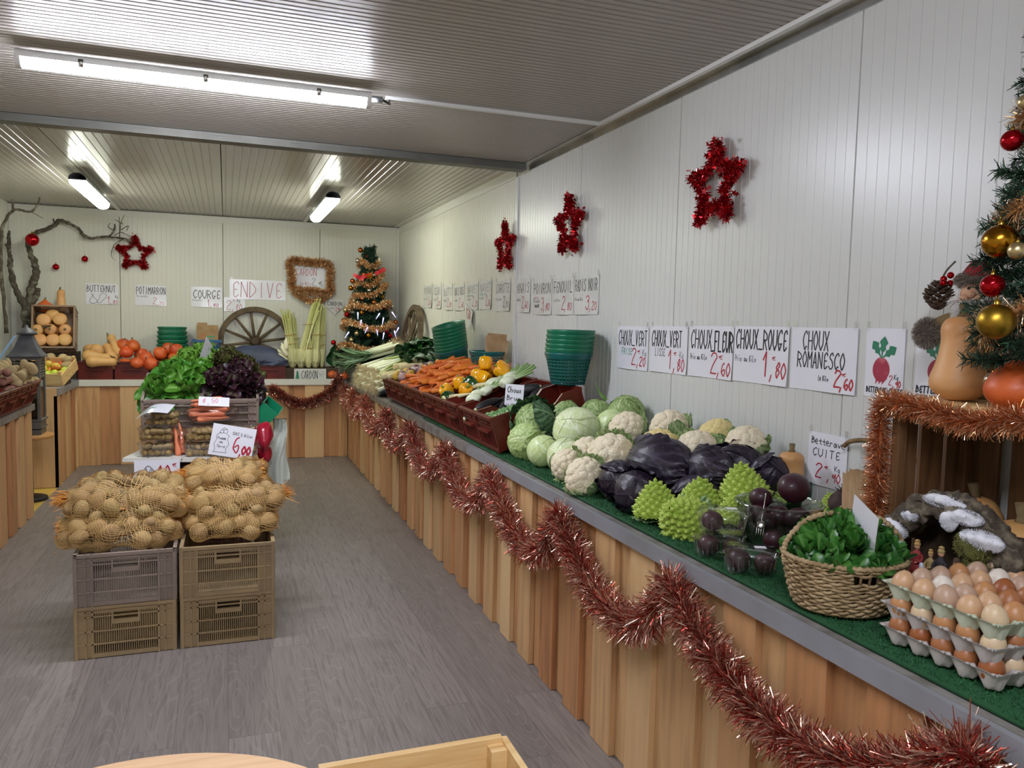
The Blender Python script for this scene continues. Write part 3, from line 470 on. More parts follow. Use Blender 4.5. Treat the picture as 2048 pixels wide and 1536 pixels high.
on_back('small white price sign 2,80 overlapping the ENDIVE sign', .09, 1.635, .215, .15, [('2', .08, .12, .62, .3, 'r', .036), (',80', .36, .08, .44, .52, 'r', .036), ('~', .4, .7, .14, .14, 'r', .016), ('Kg', .62, .68, .24, .16, 'k', .024)], seed=34)
on_back('white sign CARDON with price 2,95 inside the gold tinsel frame', .89, 1.965, .317, .225, [('CARDON', .02, .55, .36, .72, 'R', .026), ('le Kilo', .18, .1, .14, .36, 'R', .018), ('2', .56, .1, .34, .15, 'k', .026), (',95', .68, .06, .22, .28, 'k', .024)], seed=35)
ht = thing('heart_sign', 'white heart-shaped sign CARDON hanging beside the rear tree', 'sign', (1.165, YB-.02, 1.64)); A = np.linspace(0, 2*pi, 40, endpoint=False); hx = .105*np.sin(A)**3; hz = .0066*(13*np.cos(A)-5*np.cos(2*A)-2*np.cos(3*A)-np.cos(4*A))+.01
MB().add(np.c_[hx, 0*hx, hz], [list(range(40))]).add(np.c_[hx, 0*hx+.006, hz], [list(range(40))[::-1]]).build('heart_board', 'paper_dull', ht, False)
m = MB(); write(m, 'CARDON', -.085, .01, .045, .17, .006, random.Random(1)); write(m, 'le Kilo', -.06, -.025, .015, .06, .003, random.Random(1)); V = np.vstack(m.V); m.V = [np.stack([V[:, 0], 0*V[:, 0]-.001, V[:, 1]], 1)]; m.build('lettering', 'ink_black', ht)
m = MB(); write(m, '2~', .005, -.05, .045, .06, .006, random.Random(1)); V = np.vstack(m.V); m.V = [np.stack([V[:, 0], 0*V[:, 0]-.001, V[:, 1]], 1)]; part(m.build('price', 'ink_red', ht), 'red handwritten price')
# ------------------------------------------------------------ tinsel stars, frame, garlands
def tinsel_star(label, loc, R, rot):
    P = []
    for k in range(11): a = pi/2+k*pi/5; rr = R*.95 if k % 2 == 0 else R*.4; P.append((rr*cos(a), 0, rr*sin(a)))
    P = resample(np.array(P), 90); mb = MB(); tinsel(mb, P, R*.15, 1700, R*.035, .2, R*.05)
    for k in range(5): a = pi/2+k*2*pi/5; tinsel(mb, np.array([(q*R*cos(a), 0, q*R*sin(a)) for q in np.linspace(.42, .92, 8)]), R*.13, 160, R*.035, .2, 0)
    
    n = 420; i = NP.integers(0, 90, n); c = P[i]+NP.normal(0, R*.075, (n, 3)); c[:, 1] *= .8      # confetti stars threaded in the tinsel
    A = np.linspace(0, 2*pi, 10, endpoint=False)+.3; rr = np.where(np.arange(10) % 2 == 0, R*.085, R*.036)
    X = NP.normal(size=(n, 3)); X /= np.linalg.norm(X, axis=1, keepdims=True); Y = np.cross(X, NP.normal(size=(n, 3))); Y /= np.linalg.norm(Y, axis=1, keepdims=True)
    V = c[:, None]+rr[None, :, None]*(np.cos(A)[None, :, None]*X[:, None]+np.sin(A)[None, :, None]*Y[:, None]); mb.add(V.reshape(-1, 3), np.arange(n*10).reshape(n, 10), np.repeat(NP.choice([0, .1, .5], n), 10))
    t = thing('tinsel_star', label, 'star decoration', loc, rot); mb.build('tinsel', 'tinsel_star', t, False)
    MB().tube(spline([(0, 0, R*.9), (.006, .01, R*1.1), (-.004, .02, R*1.25)], 4), .0012, 5).build('hanging_wire', 'clear_plastic', t); return t
tinsel_star('red tinsel star on the right wall, nearest and largest', (XR-.045, 2.73, 2.075), .185, RW)
tinsel_star('red tinsel star on the right wall, middle one above the FENOUIL sign', (XR-.045, 4.16, 2.065), .185, RW)
tinsel_star('red tinsel star on the right wall, farthest, beside the wall joint', (XR-.045, 5.26, 2.03), .18, RW)
tinsel_star('red tinsel star on the back wall at the tip of the branch', (-.883, YB-.05, 2.13), .19, (0, 0, 0))
def garland(name, label, path, r, n, mat, w=.0016, silver=.35, closed=False):
    mb = MB(); tinsel(mb, path, r, n, w, silver); return tag(mb.build(name, mat, None, False), label, 'garland')
def swags(pts, sag, x, z0, wav=.0):
    out = []
    for k in range(len(pts)-1):
        a, b = pts[k], pts[k+1]; s = sag[k] if isinstance(sag, list) else sag
        for t in np.linspace(0, 1, 22, endpoint=k == len(pts)-2): out.append((x+wav*sin(9*t+k), a+(b-a)*t, z0-s*(1-(2*t-1)**2)**.85))
    return np.array(out)
frame = spline([(.68, YB-.06, 2.13), (.9, YB-.06, 2.125), (1.09, YB-.06, 2.11), (1.105, YB-.06, 1.95), (1.1, YB-.06, 1.8), (.9, YB-.06, 1.81), (.71, YB-.06, 1.825), (.69, YB-.06, 1.98)], 12, True); frame = np.vstack([frame, frame[:1]])
mbf = MB(); tinsel(mbf, frame, .055, 4500, .0065, .45); tinsel(mbf, spline([(.71, YB-.06, 1.8), (.8, YB-.05, 1.735), (.9, YB-.1, 1.7), (1.0, YB-.05, 1.71), (1.09, YB-.06, 1.77)], 10), .045, 1300, .0065, .45); tag(mbf.build('tinsel_garland', 'tinsel_gold', None, False), 'gold tinsel frame around the CARDON sign on the back wall', 'garland')
# ------------------------------------------------------------ crates and produce builders
def settle(n, r, box, z0, rim=9, slope=.6, iters=260, seed=0, spread=.5):
    """drop n balls of radii r into a box and let them push apart; above the rim the heap narrows"""
    g = np.random.default_rng(seed); x0, x1, y0, y1 = box; r = np.asarray(r, float)*np.ones(n)
    P = np.stack([g.uniform(x0, x1, n), g.uniform(y0, y1, n), z0+r+g.uniform(0, spread, n)], 1)
    for it in range(iters):
        P[:, 2] -= .006*(1-it/iters)+.0005
        for _ in range(3):
            d = P[:, None]-P[None]; L = np.sqrt((d**2).sum(2))+np.eye(n)*9+1e-9; o = np.maximum(0, (r[:, None]+r[None])*.98-L); P += (d/L[..., None]*o[..., None]).sum(1)*.4
            s = np.maximum(0, P[:, 2]-rim)*slope; P[:, 0] = np.clip(P[:, 0], x0+r+s, x1-r-s); P[:, 1] = np.clip(P[:, 1], y0+r+s*.8, y1-r-s*.4); P[:, 2] = np.maximum(P[:, 2], z0+r)
    return P
class Frame:
    """a tilted box standing place: local x across, y deep, z up"""
    def __init__(s, loc, tilt=0, rz=0): s.loc = np.array(loc, float); s.R = eul(0, 0, rz)@eul(tilt, 0, 0); s.rot = (tilt, 0, rz)
    def w(s, p): return tuple(s.loc+s.R@np.array(p, float))
    def mat(s, R): return Matrix((s.R@R).tolist()).to_euler()
def maroon_crate(w=.288, d=.5, h=.19, base=.02, dip=.05):
    t = thing('harvest_crate', 'maroon crate', 'crate'); th = .007
    for sy in (-1, 1):
        m = MB(); y = sy*(d/2-th/2); o = sy*(d/2)
        m.box((0, y, h/2+.004), (w, th, h-.008)); m.box((0, o+sy*.002, h-.008), (w, .022, .016)); m.box((0, o+sy*.01, h*.56), (w*.6, .026, .012)); m.box((0, o+sy*.004, h*.8), (w*.5, .008, .01)); m.box((0, o+sy*.004, h*.69), (w*.98, .006, .008)); m.box((0, o+sy*.003, .01), (w, .01, .02))
        for x in np.linspace(-w*.46, w*.46, 9): m.box((x, o+sy*.002, h*.3), (.007, .006, h*.5))
        for x in (-w*.49, w*.49): m.box((x, o+sy*.002, h/2), (.014, .01, h))
        m.build('end_panel', 'maroon', t, False)
    for sx in (-1, 1):
        m = MB(); x = sx*(w/2-th/2); ys = np.array([-d/2, -d*.3, -d*.16, d*.16, d*.3, d/2]); zt = np.array([h, h, h-dip, h-dip, h, h])
        for q in (-th/2, th/2): m.grid(np.array([[[x+q, a, .004], [x+q, a, b]] for a, b in zip(ys, zt)]))
        m.grid(np.array([[[x-th*.9, a, b], [x+th*.9, a, b]] for a, b in zip(ys, zt)])); m.grid(np.array([[[x+sx*.006, a, b-.014], [x+sx*.006, a, b]] for a, b in zip(ys, zt)]))
        for a in np.linspace(-d*.42, d*.42, 10): m.box((x+sx*.004, a, h*.33), (.005, .006, h*.5))
        m.build('side_panel', 'maroon', t, False)
    MB().box((0, 0, base/2+.002), (w-.002, d-.002, base)).build('base', 'maroon', t, False); return Proto(t)
def slat_crate(w, d, h, mat, hole=True):
    """vented stacking crate: ribbed panels with vertical slots and a hand hole"""
    t = thing('stacking_crate', 'crate', 'crate'); th = .006
    def panel(L):
        m = MB(); e = L*.17
        for s in (-1, 1): m.box((s*(L/2-e/2), 0, h/2), (e, th, h-.01)); m.box((s*(L/2-.005), -.004, h/2), (.012, .014, h)); m.box((s*(L/2-e), -.005, h/2), (.007, .01, h)); m.box((s*(L/2-e*.62), -.005, h*.5), (.005, .01, h))
        m.box((0, -.003, h-.007), (L, .016, .014)); m.box((0, -.003, .012), (L*.66, .012, .018)); m.box((0, 0, h*.9), (L*.66, th, h*.1))
        for z in (.9, .8, .52, .27): m.box((0, -.006, h*z), (L, .008, .006))
        hw = L*.13
        for x in np.arange(-L*.319, L*.32, L*.022):
            top = h*.86 if abs(x) > hw else (h*.62 if hole else h*.86); m.box((x, 0, (top+.02)/2), (L*.0105, th*.8, top-.02))
        if hole: m.box((0, -.003, h*.68), (hw*2.1, .014, h*.09)); m.box((-hw, -.005, h*.78), (.006, .012, h*.22)); m.box((hw, -.005, h*.78), (.006, .012, h*.22)); m.box((0, -.003, h*.9), (hw*2, .01, h*.05))
        return m
    for nm, L, R, c in (('end_panel', w, 0, (0, -d/2+th, 0)), ('end_panel', w, pi, (0, d/2-th, 0)), ('side_panel', d, pi/2, (w/2-th, 0, 0)), ('side_panel', d, -pi/2, (-w/2+th, 0, 0))):
        panel(L).xf(c, eul(0, 0, R)).build(nm, mat, t, False)
    m = MB(); m.box((0, 0, .006), (w-.01, d-.01, .012)); m.build('base', mat, t, False); return Proto(t)
def lathe_thing(name, cat, prof, mat, n=20, stem=None, **k):
    t = thing(name, name, cat); MB().lathe(prof, n, **k).build('flesh', mat, t)
    if stem: stem(t)
    return Proto(t)
def smooth_prof(pts, n=5): return spline(np.c_[np.array(pts, float), np.zeros(len(pts))], n)[:, :2]
def squash_stem(z, r=.012, L=.03, lean=.01, mat='stem'):
    def f(t):
        m = MB(); A = np.linspace(0, 2*pi, 10, endpoint=False)
        m.tube([(0, 0, z-.006), (lean*.2, 0, z+L*.4), (lean, lean*.3, z+L)], [r*1.5, r*.75, r], 7); m.build('stem', mat, t)
    return f
# long-necked butternuts, about .25 m
def butternut(L=.25, rb=.058, rn=.042, bend=0.25, seed=0):
    p = smooth_prof([(.002, 0), (rb*.55, .004), (rb*.95, L*.13), (rb, L*.25), (rb*.88, L*.38), (rn*1.05, L*.52), (rn*.97, L*.7), (rn, L*.86), (rn*.75, L*.96), (.012, L)])
    return lathe_thing('butternut_squash', 'squash', p, 'butternut', 22, squash_stem(L-.002, .011, .028, .008), wamp=.0025, wf=25, seed=seed, bend=bend)
def potimarron(r=.075, seed=0, neck=1.0):
    h = r*1.75; p = smooth_prof([(.003, -.002), (r*.5, .0), (r*.9, h*.2), (r, h*.42), (r*.86, h*.64), (r*.5*neck, h*.82), (r*.24*neck, h*.95), (.008, h)])
    return lathe_thing('red_kuri_squash', 'squash', p, 'potimarron', 24, squash_stem(h-.004, .009, .022, .006), wamp=.003, wf=20, seed=seed)
BN = [butternut(seed=i, L=L, bend=b, rb=rb) for i, (L, b, rb) in enumerate([(.25, .3, .058), (.23, -.5, .06), (.27, .15, .055)])]
PM = [potimarron(seed=i, neck=nk) for i, nk in enumerate((1.0, .8, 1.25))]
def tuber(name, cat, mat, r, ax, seed, kids=None):
    t = thing(name, name, cat); MB().ball((0, 0, 0), np.array(ax)*r, 16, 11, wamp=r*.09, wf=1.5/r, seed=seed).build('flesh', mat, t); return Proto(t)
def solo(name, cat, mb, mat, smooth=True):
    o = mb.build(name, mat, None, smooth); tag(o, name, cat); return Proto(o)
def ball_solo(name, cat, mat, r, ax, seed, amp=.09): return solo(name, cat, MB().ball((0, 0, 0), np.array(ax)*r, 16, 11, wamp=r*amp, wf=1.5/r, seed=seed), mat)
POT = [ball_solo('potato', 'potato', 'potato', .040, a, i) for i, a in enumerate([(1.25, .95, .85), (1.1, 1, .9), (1.35, .9, .85)])]
POTP = [ball_solo('potato', 'potato', 'potato_pale', .034, a, i+10) for i, a in enumerate([(1.5, .9, .85), (1.25, 1, .9), (1.7, .85, .8)])]
SWEET = [ball_solo('sweet_potato', 'sweet potato', 'sweet_potato', .028, (2.4, 1, .9), 31)]
RAT = [ball_solo('fingerling_potato', 'potato', 'ratte', .0195, a, i+20, .06) for i, a in enumerate([(1.4, .95, .9), (1.25, 1, .95), (1.6, .95, .9)])]
def carrot(L, r, seed, bend):
    p = smooth_prof([(.001, 0), (r*.28, L*.04), (r*.55, L*.3), (r*.85, L*.65), (r, L*.88), (r*.8, L*.97), (.003, L)]); p[:, 1] -= L/2
    m = MB().lathe(p, 10, wamp=.0012, wf=60, seed=seed, bend=bend); return m
CAR = [solo('carrot', 'carrot', carrot(L, r, i, b), 'carrot') for i, (L, r, b) in enumerate([(.2, .0165, .6), (.17, .018, -.5), (.22, .0155, .3), (.18, .015, 0)])]
CARP = [solo('carrot', 'carrot', carrot(.19, .019, 9, .4), 'carrot_pale')]
PARS = [solo('parsnip', 'root vegetable', carrot(.24, .024, 5, .5), 'parsnip'), solo('parsnip', 'root vegetable', carrot(.2, .021, 6, -.6), 'parsnip')]
def pepper(mat, seed):
    r = .043; p = smooth_prof([(.004, .012), (r*.45, .0), (r*.8, .006), (r, .03), (r*1.04, .055), (r*.9, .075), (r*.55, .08), (.006, .07)])
    t = thing('bell_pepper', 'pepper', 'pepper'); MB().lathe(p, 32, lobes=4 if seed % 2 else 3, lamp=.14, wamp=.003, wf=30, seed=seed).build('flesh', mat, t)
    MB().tube([(0, 0, .066), (.002, 0, .083), (.008, .003, .098)], [.011, .006, .0055], 7).build('stem', 'green_stem', t); return Proto(t)
PEPY = [pepper('pepper_yellow', 1), pepper('pepper_yellow', 2)]; PEPG = [pepper('pepper_green', 3)]
def fennel():
    t = thing('fennel_bulb', 'fennel', 'fennel'); r = .042; p = smooth_prof([(.004, 0), (r*.7, .003), (r, .03), (r*.93, .055), (r*.6, .08), (r*.4, .1)])
    MB().lathe(p, 22, sq=(1, .72, 1), lobes=5, lamp=.06, tint=np.linspace(0, .12, len(p))).build('bulb', 'fennel', t)
    for k, (dx, L, rr) in enumerate(((-.022, .12, .008), (-.006, .17, .0095), (.01, .15, .009), (.024, .1, .008))):
        MB().tube(spline([(dx*.7, 0, .07), (dx*1.2, .002*k, .1), (dx*2.1, .005*k, .09+L)], 5), np.linspace(rr, rr*.7, 11), 8, tint=np.linspace(.1, 1, 11)).build('stalk', 'fennel', t)
    return Proto(t)
FEN = fennel()
def black_radish():
    t = thing('black_radish', 'radish', 'radish'); p = smooth_prof([(.002, -.1), (.007, -.085), (.024, -.05), (.031, 0), (.03, .05), (.02, .085), (.011, .092)]); MB().lathe(p, 14, wamp=.002, wf=40, seed=2).build('flesh', 'radish_black', t)
    MB().lathe([(.012, .088), (.0115, .098), (.002, .099)], 10).build('cut_end', 'radish_end', t); return Proto(t)
BRAD = black_radish()
def turnip(mat='turnip'):
    t = thing('turnip', 'turnip', 'turnip'); r = .038; a = np.linspace(-pi/2+.02, pi/2-.02, 13); p = np.c_[np.cos(a)*r, np.sin(a)*r*.85]; tv = np.clip((np.sin(a)+.15)*1.6, 0, 1)
    MB().lathe(p, 18, tint=tv, wamp=.0015, wf=40, seed=4).build('flesh', mat, t); MB().tube([(0, 0, r*.8), (.002, 0, r*.8+.014)], [.008, .005], 7).build('stem', 'green_stem', t); MB().tube([(0, 0, -r*.82), (.004, 0, -r*.82-.022)], [.006, .001], 6).build('root', 'leek_root', t); return Proto(t)
TUR = turnip(); TURY = solo('turnip', 'turnip', MB().ball((0, 0, 0), (.034, .034, .031), 16, 11, wamp=.0015, wf=40, seed=8), 'turnip_yellow'); ONI = solo('onion', 'onion', MB().lathe(smooth_prof([(.003, -.033), (.022, -.031), (.037, -.006), (.034, .014), (.013, .031), (.005, .044)]), 18, lobes=9, lamp=.02), 'onion_pink')
def sprout():
    m = MB().ball((0, 0, 0), .0125, 12, 8)
    for k in range(5): m.join(MB().grid(leaf_on_ball(.0133, -1.2, .9, .75, 6, .02, k, 7)[0], .5*np.ones(49)*(k % 2)), R=eul(0, 0, k*2.4))
    return solo('brussels_sprout', 'brussels sprout', m, 'sprout')
def leaf_on_ball(R, a0, a1, wid, nv, ruf, seed, n=34, lift=0.0, edge=.04, ridge=.012):
    """a leaf wrapped round a ball: u runs from the base to the tip, v across; returns points and vein pattern"""
    u, v = np.meshgrid(np.linspace(0, 1, n), np.linspace(-1, 1, n), indexing='ij'); g = np.random.default_rng(seed+77)
    a = pi/2+(a0+(a1-a0)*u); sh = np.sqrt(np.clip(np.sin(pi*np.clip(u*.86+.1, 0, 1)), .02, 1)); be = v*wid*sh
    m = np.stack([np.sin(a)*0+np.sin(a), 0*a, -np.cos(a)], -1); m = np.stack([np.cos(a0+(a1-a0)*u), 0*a, np.sin(a0+(a1-a0)*u)], -1)
    d = np.cos(be)[..., None]*m+np.sin(be)[..., None]*np.array([0, 1., 0])
    e = np.maximum(np.abs(v), np.clip(u*1.6-.6, 0, 1))**3; rr = R*(1+edge*e+lift*u*u+ruf*e*np.sin(v*9+u*14+seed)+ruf*.7*e*np.sin(u*31+v*5+seed*2))
    G = d*rr[..., None]; mid = np.exp(-(np.abs(be)/(.028+.03*(1-u)))**2); av = np.abs(v)
    q = (u*1.05-.42*av)*nv; f = np.abs((q % 1)-.5); s1 = np.clip(1-f/(.1+.1*(1-av)), 0, 1)*(av < .95)
    q2 = (u*.55+.75*av+.06*np.sin(q*6.28))*nv*2.3; f2 = np.abs((q2 % 1)-.5); s2 = np.clip(1-f2/.16, 0, 1)*.45
    vv = np.clip(np.maximum(np.maximum(mid, s1*.85), s2), 0, 1); G = G*(1+ridge*vv)[..., None]; return G, vv
SPR = sprout()
def cabbage(R, mat, leaves, nv, ruf, wid, seed, sq=(1, 1, .92), name='cabbage', outer=(), outer_mat=None, edge=.04):
    t = thing(name, name, 'cabbage'); m = MB().ball((0, 0, 0), R*.97, 24, 16); g = random.Random(seed)
    for k in range(leaves):
        G, v = leaf_on_ball(R*(1+.008*k), -1.25, 1.5+g.uniform(-.25, .5), wid*g.uniform(.9, 1.1), nv, ruf, seed+k, 44, 0, edge); m.join(MB().grid(G, v), R=eul(g.uniform(-.2, .2), g.uniform(-.2, .2), k*2.4+seed))
    m.V = [v*np.array(sq) for v in m.V]; m.build('head', mat, t)
    for k, (az, a1, w, lift) in enumerate(outer):
        G, v = leaf_on_ball(R*1.05, -1.2, a1, w, nv, .06, seed+20+k, 44, lift, .16); MB().grid(G*np.array(sq), v).xf((0, 0, 0), eul(0, 0, az)).build('outer_leaf', outer_mat or mat, t)
    return Proto(t)
_ICO = {}
def ico(sub):
    if sub not in _ICO:
        import bmesh
        b = bmesh.new(); bmesh.ops.create_icosphere(b, subdivisions=sub, radius=1); b.verts.ensure_lookup_table(); _ICO[sub] = (np.array([v.co[:] for v in b.verts]), np.array([[v.index for v in f.verts] for f in b.faces])); b.free()
    return _ICO[sub]
def fib(n, jit, seed):
    g = np.random.default_rng(seed); i = np.arange(n)+.5; z = 1-2*i/n; th = i*2.399963; P = np.stack([np.sqrt(1-z*z)*np.cos(th), np.sqrt(1-z*z)*np.sin(th), z], 1)+g.normal(0, jit, (n, 3)); return P/np.linalg.norm(P, axis=1, keepdims=True)
def cauliflower(R, seed, mat='cauli', nleaf=7):
    V, F = ico(6); V = V.copy(); r = np.ones(len(V))
    for n, amp in ((64, .1), (1300, .042)):
        S = fib(n, .35/sqrt(n), seed+n); best = np.full(len(V), -2.)
        for c in range(0, n, 100): best = np.maximum(best, (V@S[c:c+100].T).max(1))
        r += amp*np.sqrt(np.clip(1-(np.arccos(np.clip(best, -1, 1))/(1.9/sqrt(n)))**2, 0, 1))
    r += wob(V, .05, 2.2, seed); P = V*r[:, None]*R*.87*np.array([1, 1, .86]); t = thing('cauliflower', 'cauliflower', 'cauliflower'); m = MB(); m.add(P, F); m.build('curd', mat, t)
    g = random.Random(seed)
    for k in range(nleaf):
        G, v = leaf_on_ball(R*.98, -1.3, .1+g.uniform(-.25, .35), .5, 5, .05, seed+k, 20, .12, .1); MB().grid(G*np.array([1, 1, .9]), v).xf((0, 0, 0), eul(0, 0, k*6.28/nleaf+g.uniform(-.3, .3))).build('leaf', 'cauli_leaf', t)
    return Proto(t)
def romanesco(R, seed):
    """spiral of cones, each one itself a spiral of small cones"""
    m = MB(); N1 = 84
    def cone_at(base, ax, h, w, n2):
        ax = ax/np.linalg.norm(ax); x = np.cross(ax, (.3, .5, .8)); x /= np.linalg.norm(x); y = np.cross(ax, x)
        A = np.linspace(0, 2*pi, 8, endpoint=False); ring = np.cos(A)[:, None]*x+np.sin(A)[:, None]*y
        m.add(np.vstack([base+ring*w, base+ring*w*.62+ax*h*.5, (base+ax*h)[None]]), ([[i, (i+1) % 8, 8+(i+1) % 8, 8+i] for i in range(8)], [[8+i, 8+(i+1) % 8, 16] for i in range(8)]), np.r_[np.zeros(8), np.full(8, .25), 1])
        j = np.arange(n2); fr = 1-np.sqrt((j+.5)/n2); th = j*2.39996; rad = w*(1-fr*.96); c = base+ax*(h*fr)[:, None]+(np.cos(th)[:, None]*x+np.sin(th)[:, None]*y)*rad[:, None]
        o = (np.cos(th)[:, None]*x+np.sin(th)[:, None]*y)*.75+ax*.65; s = (w*.26*(1-.6*fr)+.0006)[:, None]
        x2 = np.cross(o, ax); x2 /= np.linalg.norm(x2, axis=1, keepdims=True)+1e-9; y2 = np.cross(o, x2)
        B = np.linspace(0, 2*pi, 5, endpoint=False); rings = np.stack([c+s*(cos(b)*x2+sin(b)*y2)-o*s*.3 for b in B], 1); tip = (c+o*s*1.7)[:, None]
        VV = np.concatenate([rings, tip], 1).reshape(-1, 3); b = (np.arange(n2)*6)[:, None]; FF = np.vstack([b+np.array([[i, (i+1) % 5, 5]]) for i in range(5)]); m.add(VV, FF, np.tile([.05]*5+[.9], n2))
    for i in range(N1):
        q = sqrt((i+.6)/N1); th = i*2.39996+seed; z = (1-q)**.9; rr = q**.85; d = np.array([cos(th)*.8, sin(th)*.8, .55+.5*(1-q)])
        cone_at(np.array([R*.9*rr*cos(th), R*.9*rr*sin(th), R*(1.35*z-.25*q*q-.1)]), d, R*(.17+.22*q), R*(.075+.125*q), 24)
    t = thing('romanesco', 'romanesco', 'romanesco'); m.lathe([(R*.9, -R*.35), (R*.85, -R*.1), (R*.55, R*.45), (R*.2, R), (.003, R*1.2)], 16); m.build('head', 'romanesco', t); g = random.Random(seed)
    for k in range(6):
        G, v = leaf_on_ball(R*1.0, -1.35, -.25+g.uniform(-.2, .2), .38, 4, .05, k, 14, .3, .1); MB().grid(G*np.array([1, 1, .75]), v).xf((0, 0, 0), eul(0, 0, k*1.05)).build('leaf', 'roma_leaf', t)
    return Proto(t)
def leaf(L, W, curl, ruf, nw, seed, nu=11, nv=9, lobes=0, tip=.5):
    """a free leaf along +x with its own curl and frill"""
    u, v = np.meshgrid(np.linspace(0, 1, nu), np.linspace(-1, 1, nv), indexing='ij'); sh = np.sin(pi*np.clip(u*.88+.06, 0, 1)**tip)
    if lobes: sh = sh*(1+.3*np.sin(u*lobes*6.28))
    w = W*sh*v; a = curl*u; x = L*(np.sin(a)/max(abs(curl), .01)*np.sign(curl) if abs(curl) > .01 else u); z = L*(1-np.cos(a))/curl if abs(curl) > .01 else 0*u
    e = np.abs(v)**2; z = z+.25*W*v*v*sh+ruf*W*e*np.sin(nw*u*6.28+seed+np.sign(v))+ruf*.5*W*e*np.cos(nw*1.7*u*6.28+seed*3)
    return np.stack([x, w*(1-.15*e), z], -1), np.clip(np.exp(-(v/.1)**2)*(1-u*.7), 0, 1)
def lettuce(name, label, mat, n, L, W, ruf, nw, seed, lobes=0, nv=9, nu=13, tip=1.4):
    m = MB(); g = random.Random(seed)
    for k in range(n):
        q = (k+.5)/n; el = 1.45-1.55*q+g.uniform(-.15, .15); l = L*(.55+.5*q)*g.uniform(.9, 1.1); G, t_ = leaf(l, W*l/L, g.uniform(.3, 1.1)*(1 if q < .6 else -.6), ruf, nw, k*1.7+seed, nu, nv, lobes, tip)
        m.join(MB().grid(G, t_*.9), R=eul(0, 0, k*2.39996)@eul(0, -el, 0)@eul(g.uniform(-.4, .4), 0, 0))
    return solo('lettuce', 'lettuce', m, mat)
# ------------------------------------------------------------ right counter: tilted crates and what is in them
def euler_R(R): return Matrix(np.asarray(R).tolist()).to_euler()
def rand_R(g): return eul(g.uniform(0, 6.28), g.uniform(0, 6.28), g.uniform(0, 6.28))
T1 = .30; CRT = maroon_crate(.28, .5, .185, .03); CX = 1.29+cos(T1)*.25; CZ = .848+sin(T1)*.25+.003
def fr_at(y): return Frame((CX, y, CZ), T1, -pi/2)
names1 = ['fennel bulbs', 'yellow and green peppers', 'the near end of the carrot heap', 'the near middle of the carrot heap', 'the far middle of the carrot heap', 'the far end of the carrot heap', 'yellow and purple turnips', 'long white roots beside the leeks']
YG = [4.395+.2835*i for i in range(8)]
for i, y in enumerate(YG): f = fr_at(y); CRT.put(tuple(f.loc), f.rot, label='tilted maroon crate on the right counter holding '+names1[i], cat='crate')
for y, l in ((4.07, 'tilted maroon crate on the right counter holding black radishes'), (3.785, 'tilted maroon crate on the right counter with brussels sprouts in front, empty behind')):
    f = fr_at(y); CRT.put(tuple(f.loc), f.rot, label=l, cat='crate')
def drop(fr, protos, p, R, g, label, cat, group, sc=1.0):
    return g.choice(protos).put(fr.w(p), tuple(fr.mat(R)), sc, label, cat, group)
g = random.Random(5)
# carrots
f = fr_at((YG[2]+YG[5])/2); n = 0
for layer in range(2):
    for r_ in range(5-layer):
        for c in range(11-layer):
            x = -.51+.1*c+g.uniform(-.035, .035)+layer*.05; y = -.165+.1*r_+g.uniform(-.025, .03)+layer*.035
            z = .158+.021*layer+.055*np.clip((y+.22)/.3, 0, 1)+g.uniform(0, .012)-.1*max(0, abs(x)-.46)
            yaw = g.choice([0, 0, 0, pi])+g.uniform(-.95, .5); drop(f, CAR, (x, y, z), eul(0, 0, yaw)@eul(pi/2-.1+g.uniform(-.15, .15), 0, 0), g, 'orange carrot in the carrot heap on the right counter', 'carrot', 'carrots heaped in the maroon crates', g.uniform(.85, 1.1))
# peppers
f = fr_at(YG[1]); pos = [(-.07, -.15, 0), (.08, -.11, 0), (.05, -.165, 1), (.1, -.03, 1), (.0, -.05, 1), (-.09, -.07, 0), (-.07, .04, 0), (.06, .08, 0), (-.1, .15, 0), (.0, .17, 0), (.1, .19, 0), (-.03, .1, 2)]
lb = ['yellow bell pepper at the front edge of its crate, the largest one facing the aisle', 'yellow bell pepper behind the leaning green one at the crate front', 'dark green bell pepper leaning at the front of the pepper crate', 'dark green bell pepper beside the carrots', 'dark green bell pepper in the middle of the yellow ones', 'small yellow bell pepper beside the fennel', 'yellow bell pepper in the middle row next to the fennel', 'yellow bell pepper lying against the carrots', 'yellow bell pepper at the back near the crate divider', 'yellow bell pepper at the back of its crate, standing tall', 'yellow bell pepper at the back beside the carrots', 'yellow bell pepper on top of the pepper heap']
for k, (x, y, c) in enumerate(pos):
    zz = .155+.05*np.clip((y+.2)/.3, 0, 1)+(.05 if c == 2 else 0); drop(f, PEPG if c == 1 else PEPY, (x, y, zz), eul(g.uniform(.3, 1.7), 0, g.uniform(0, 6.3)), g, lb[k], 'pepper', None, g.uniform(.95, 1.15))
drop(f, PARS, (.13, -.17, .18), eul(0, 0, -.7)@eul(pi/2, 0, 0), g, 'pale parsnip lying between the carrots and the peppers', 'parsnip', None); drop(f, PARS, (.13, .0, .2), eul(0, 0, -.4)@eul(pi/2, 0, 0), g, 'pale parsnip tucked behind the green peppers beside the carrots', 'parsnip', None, .9)
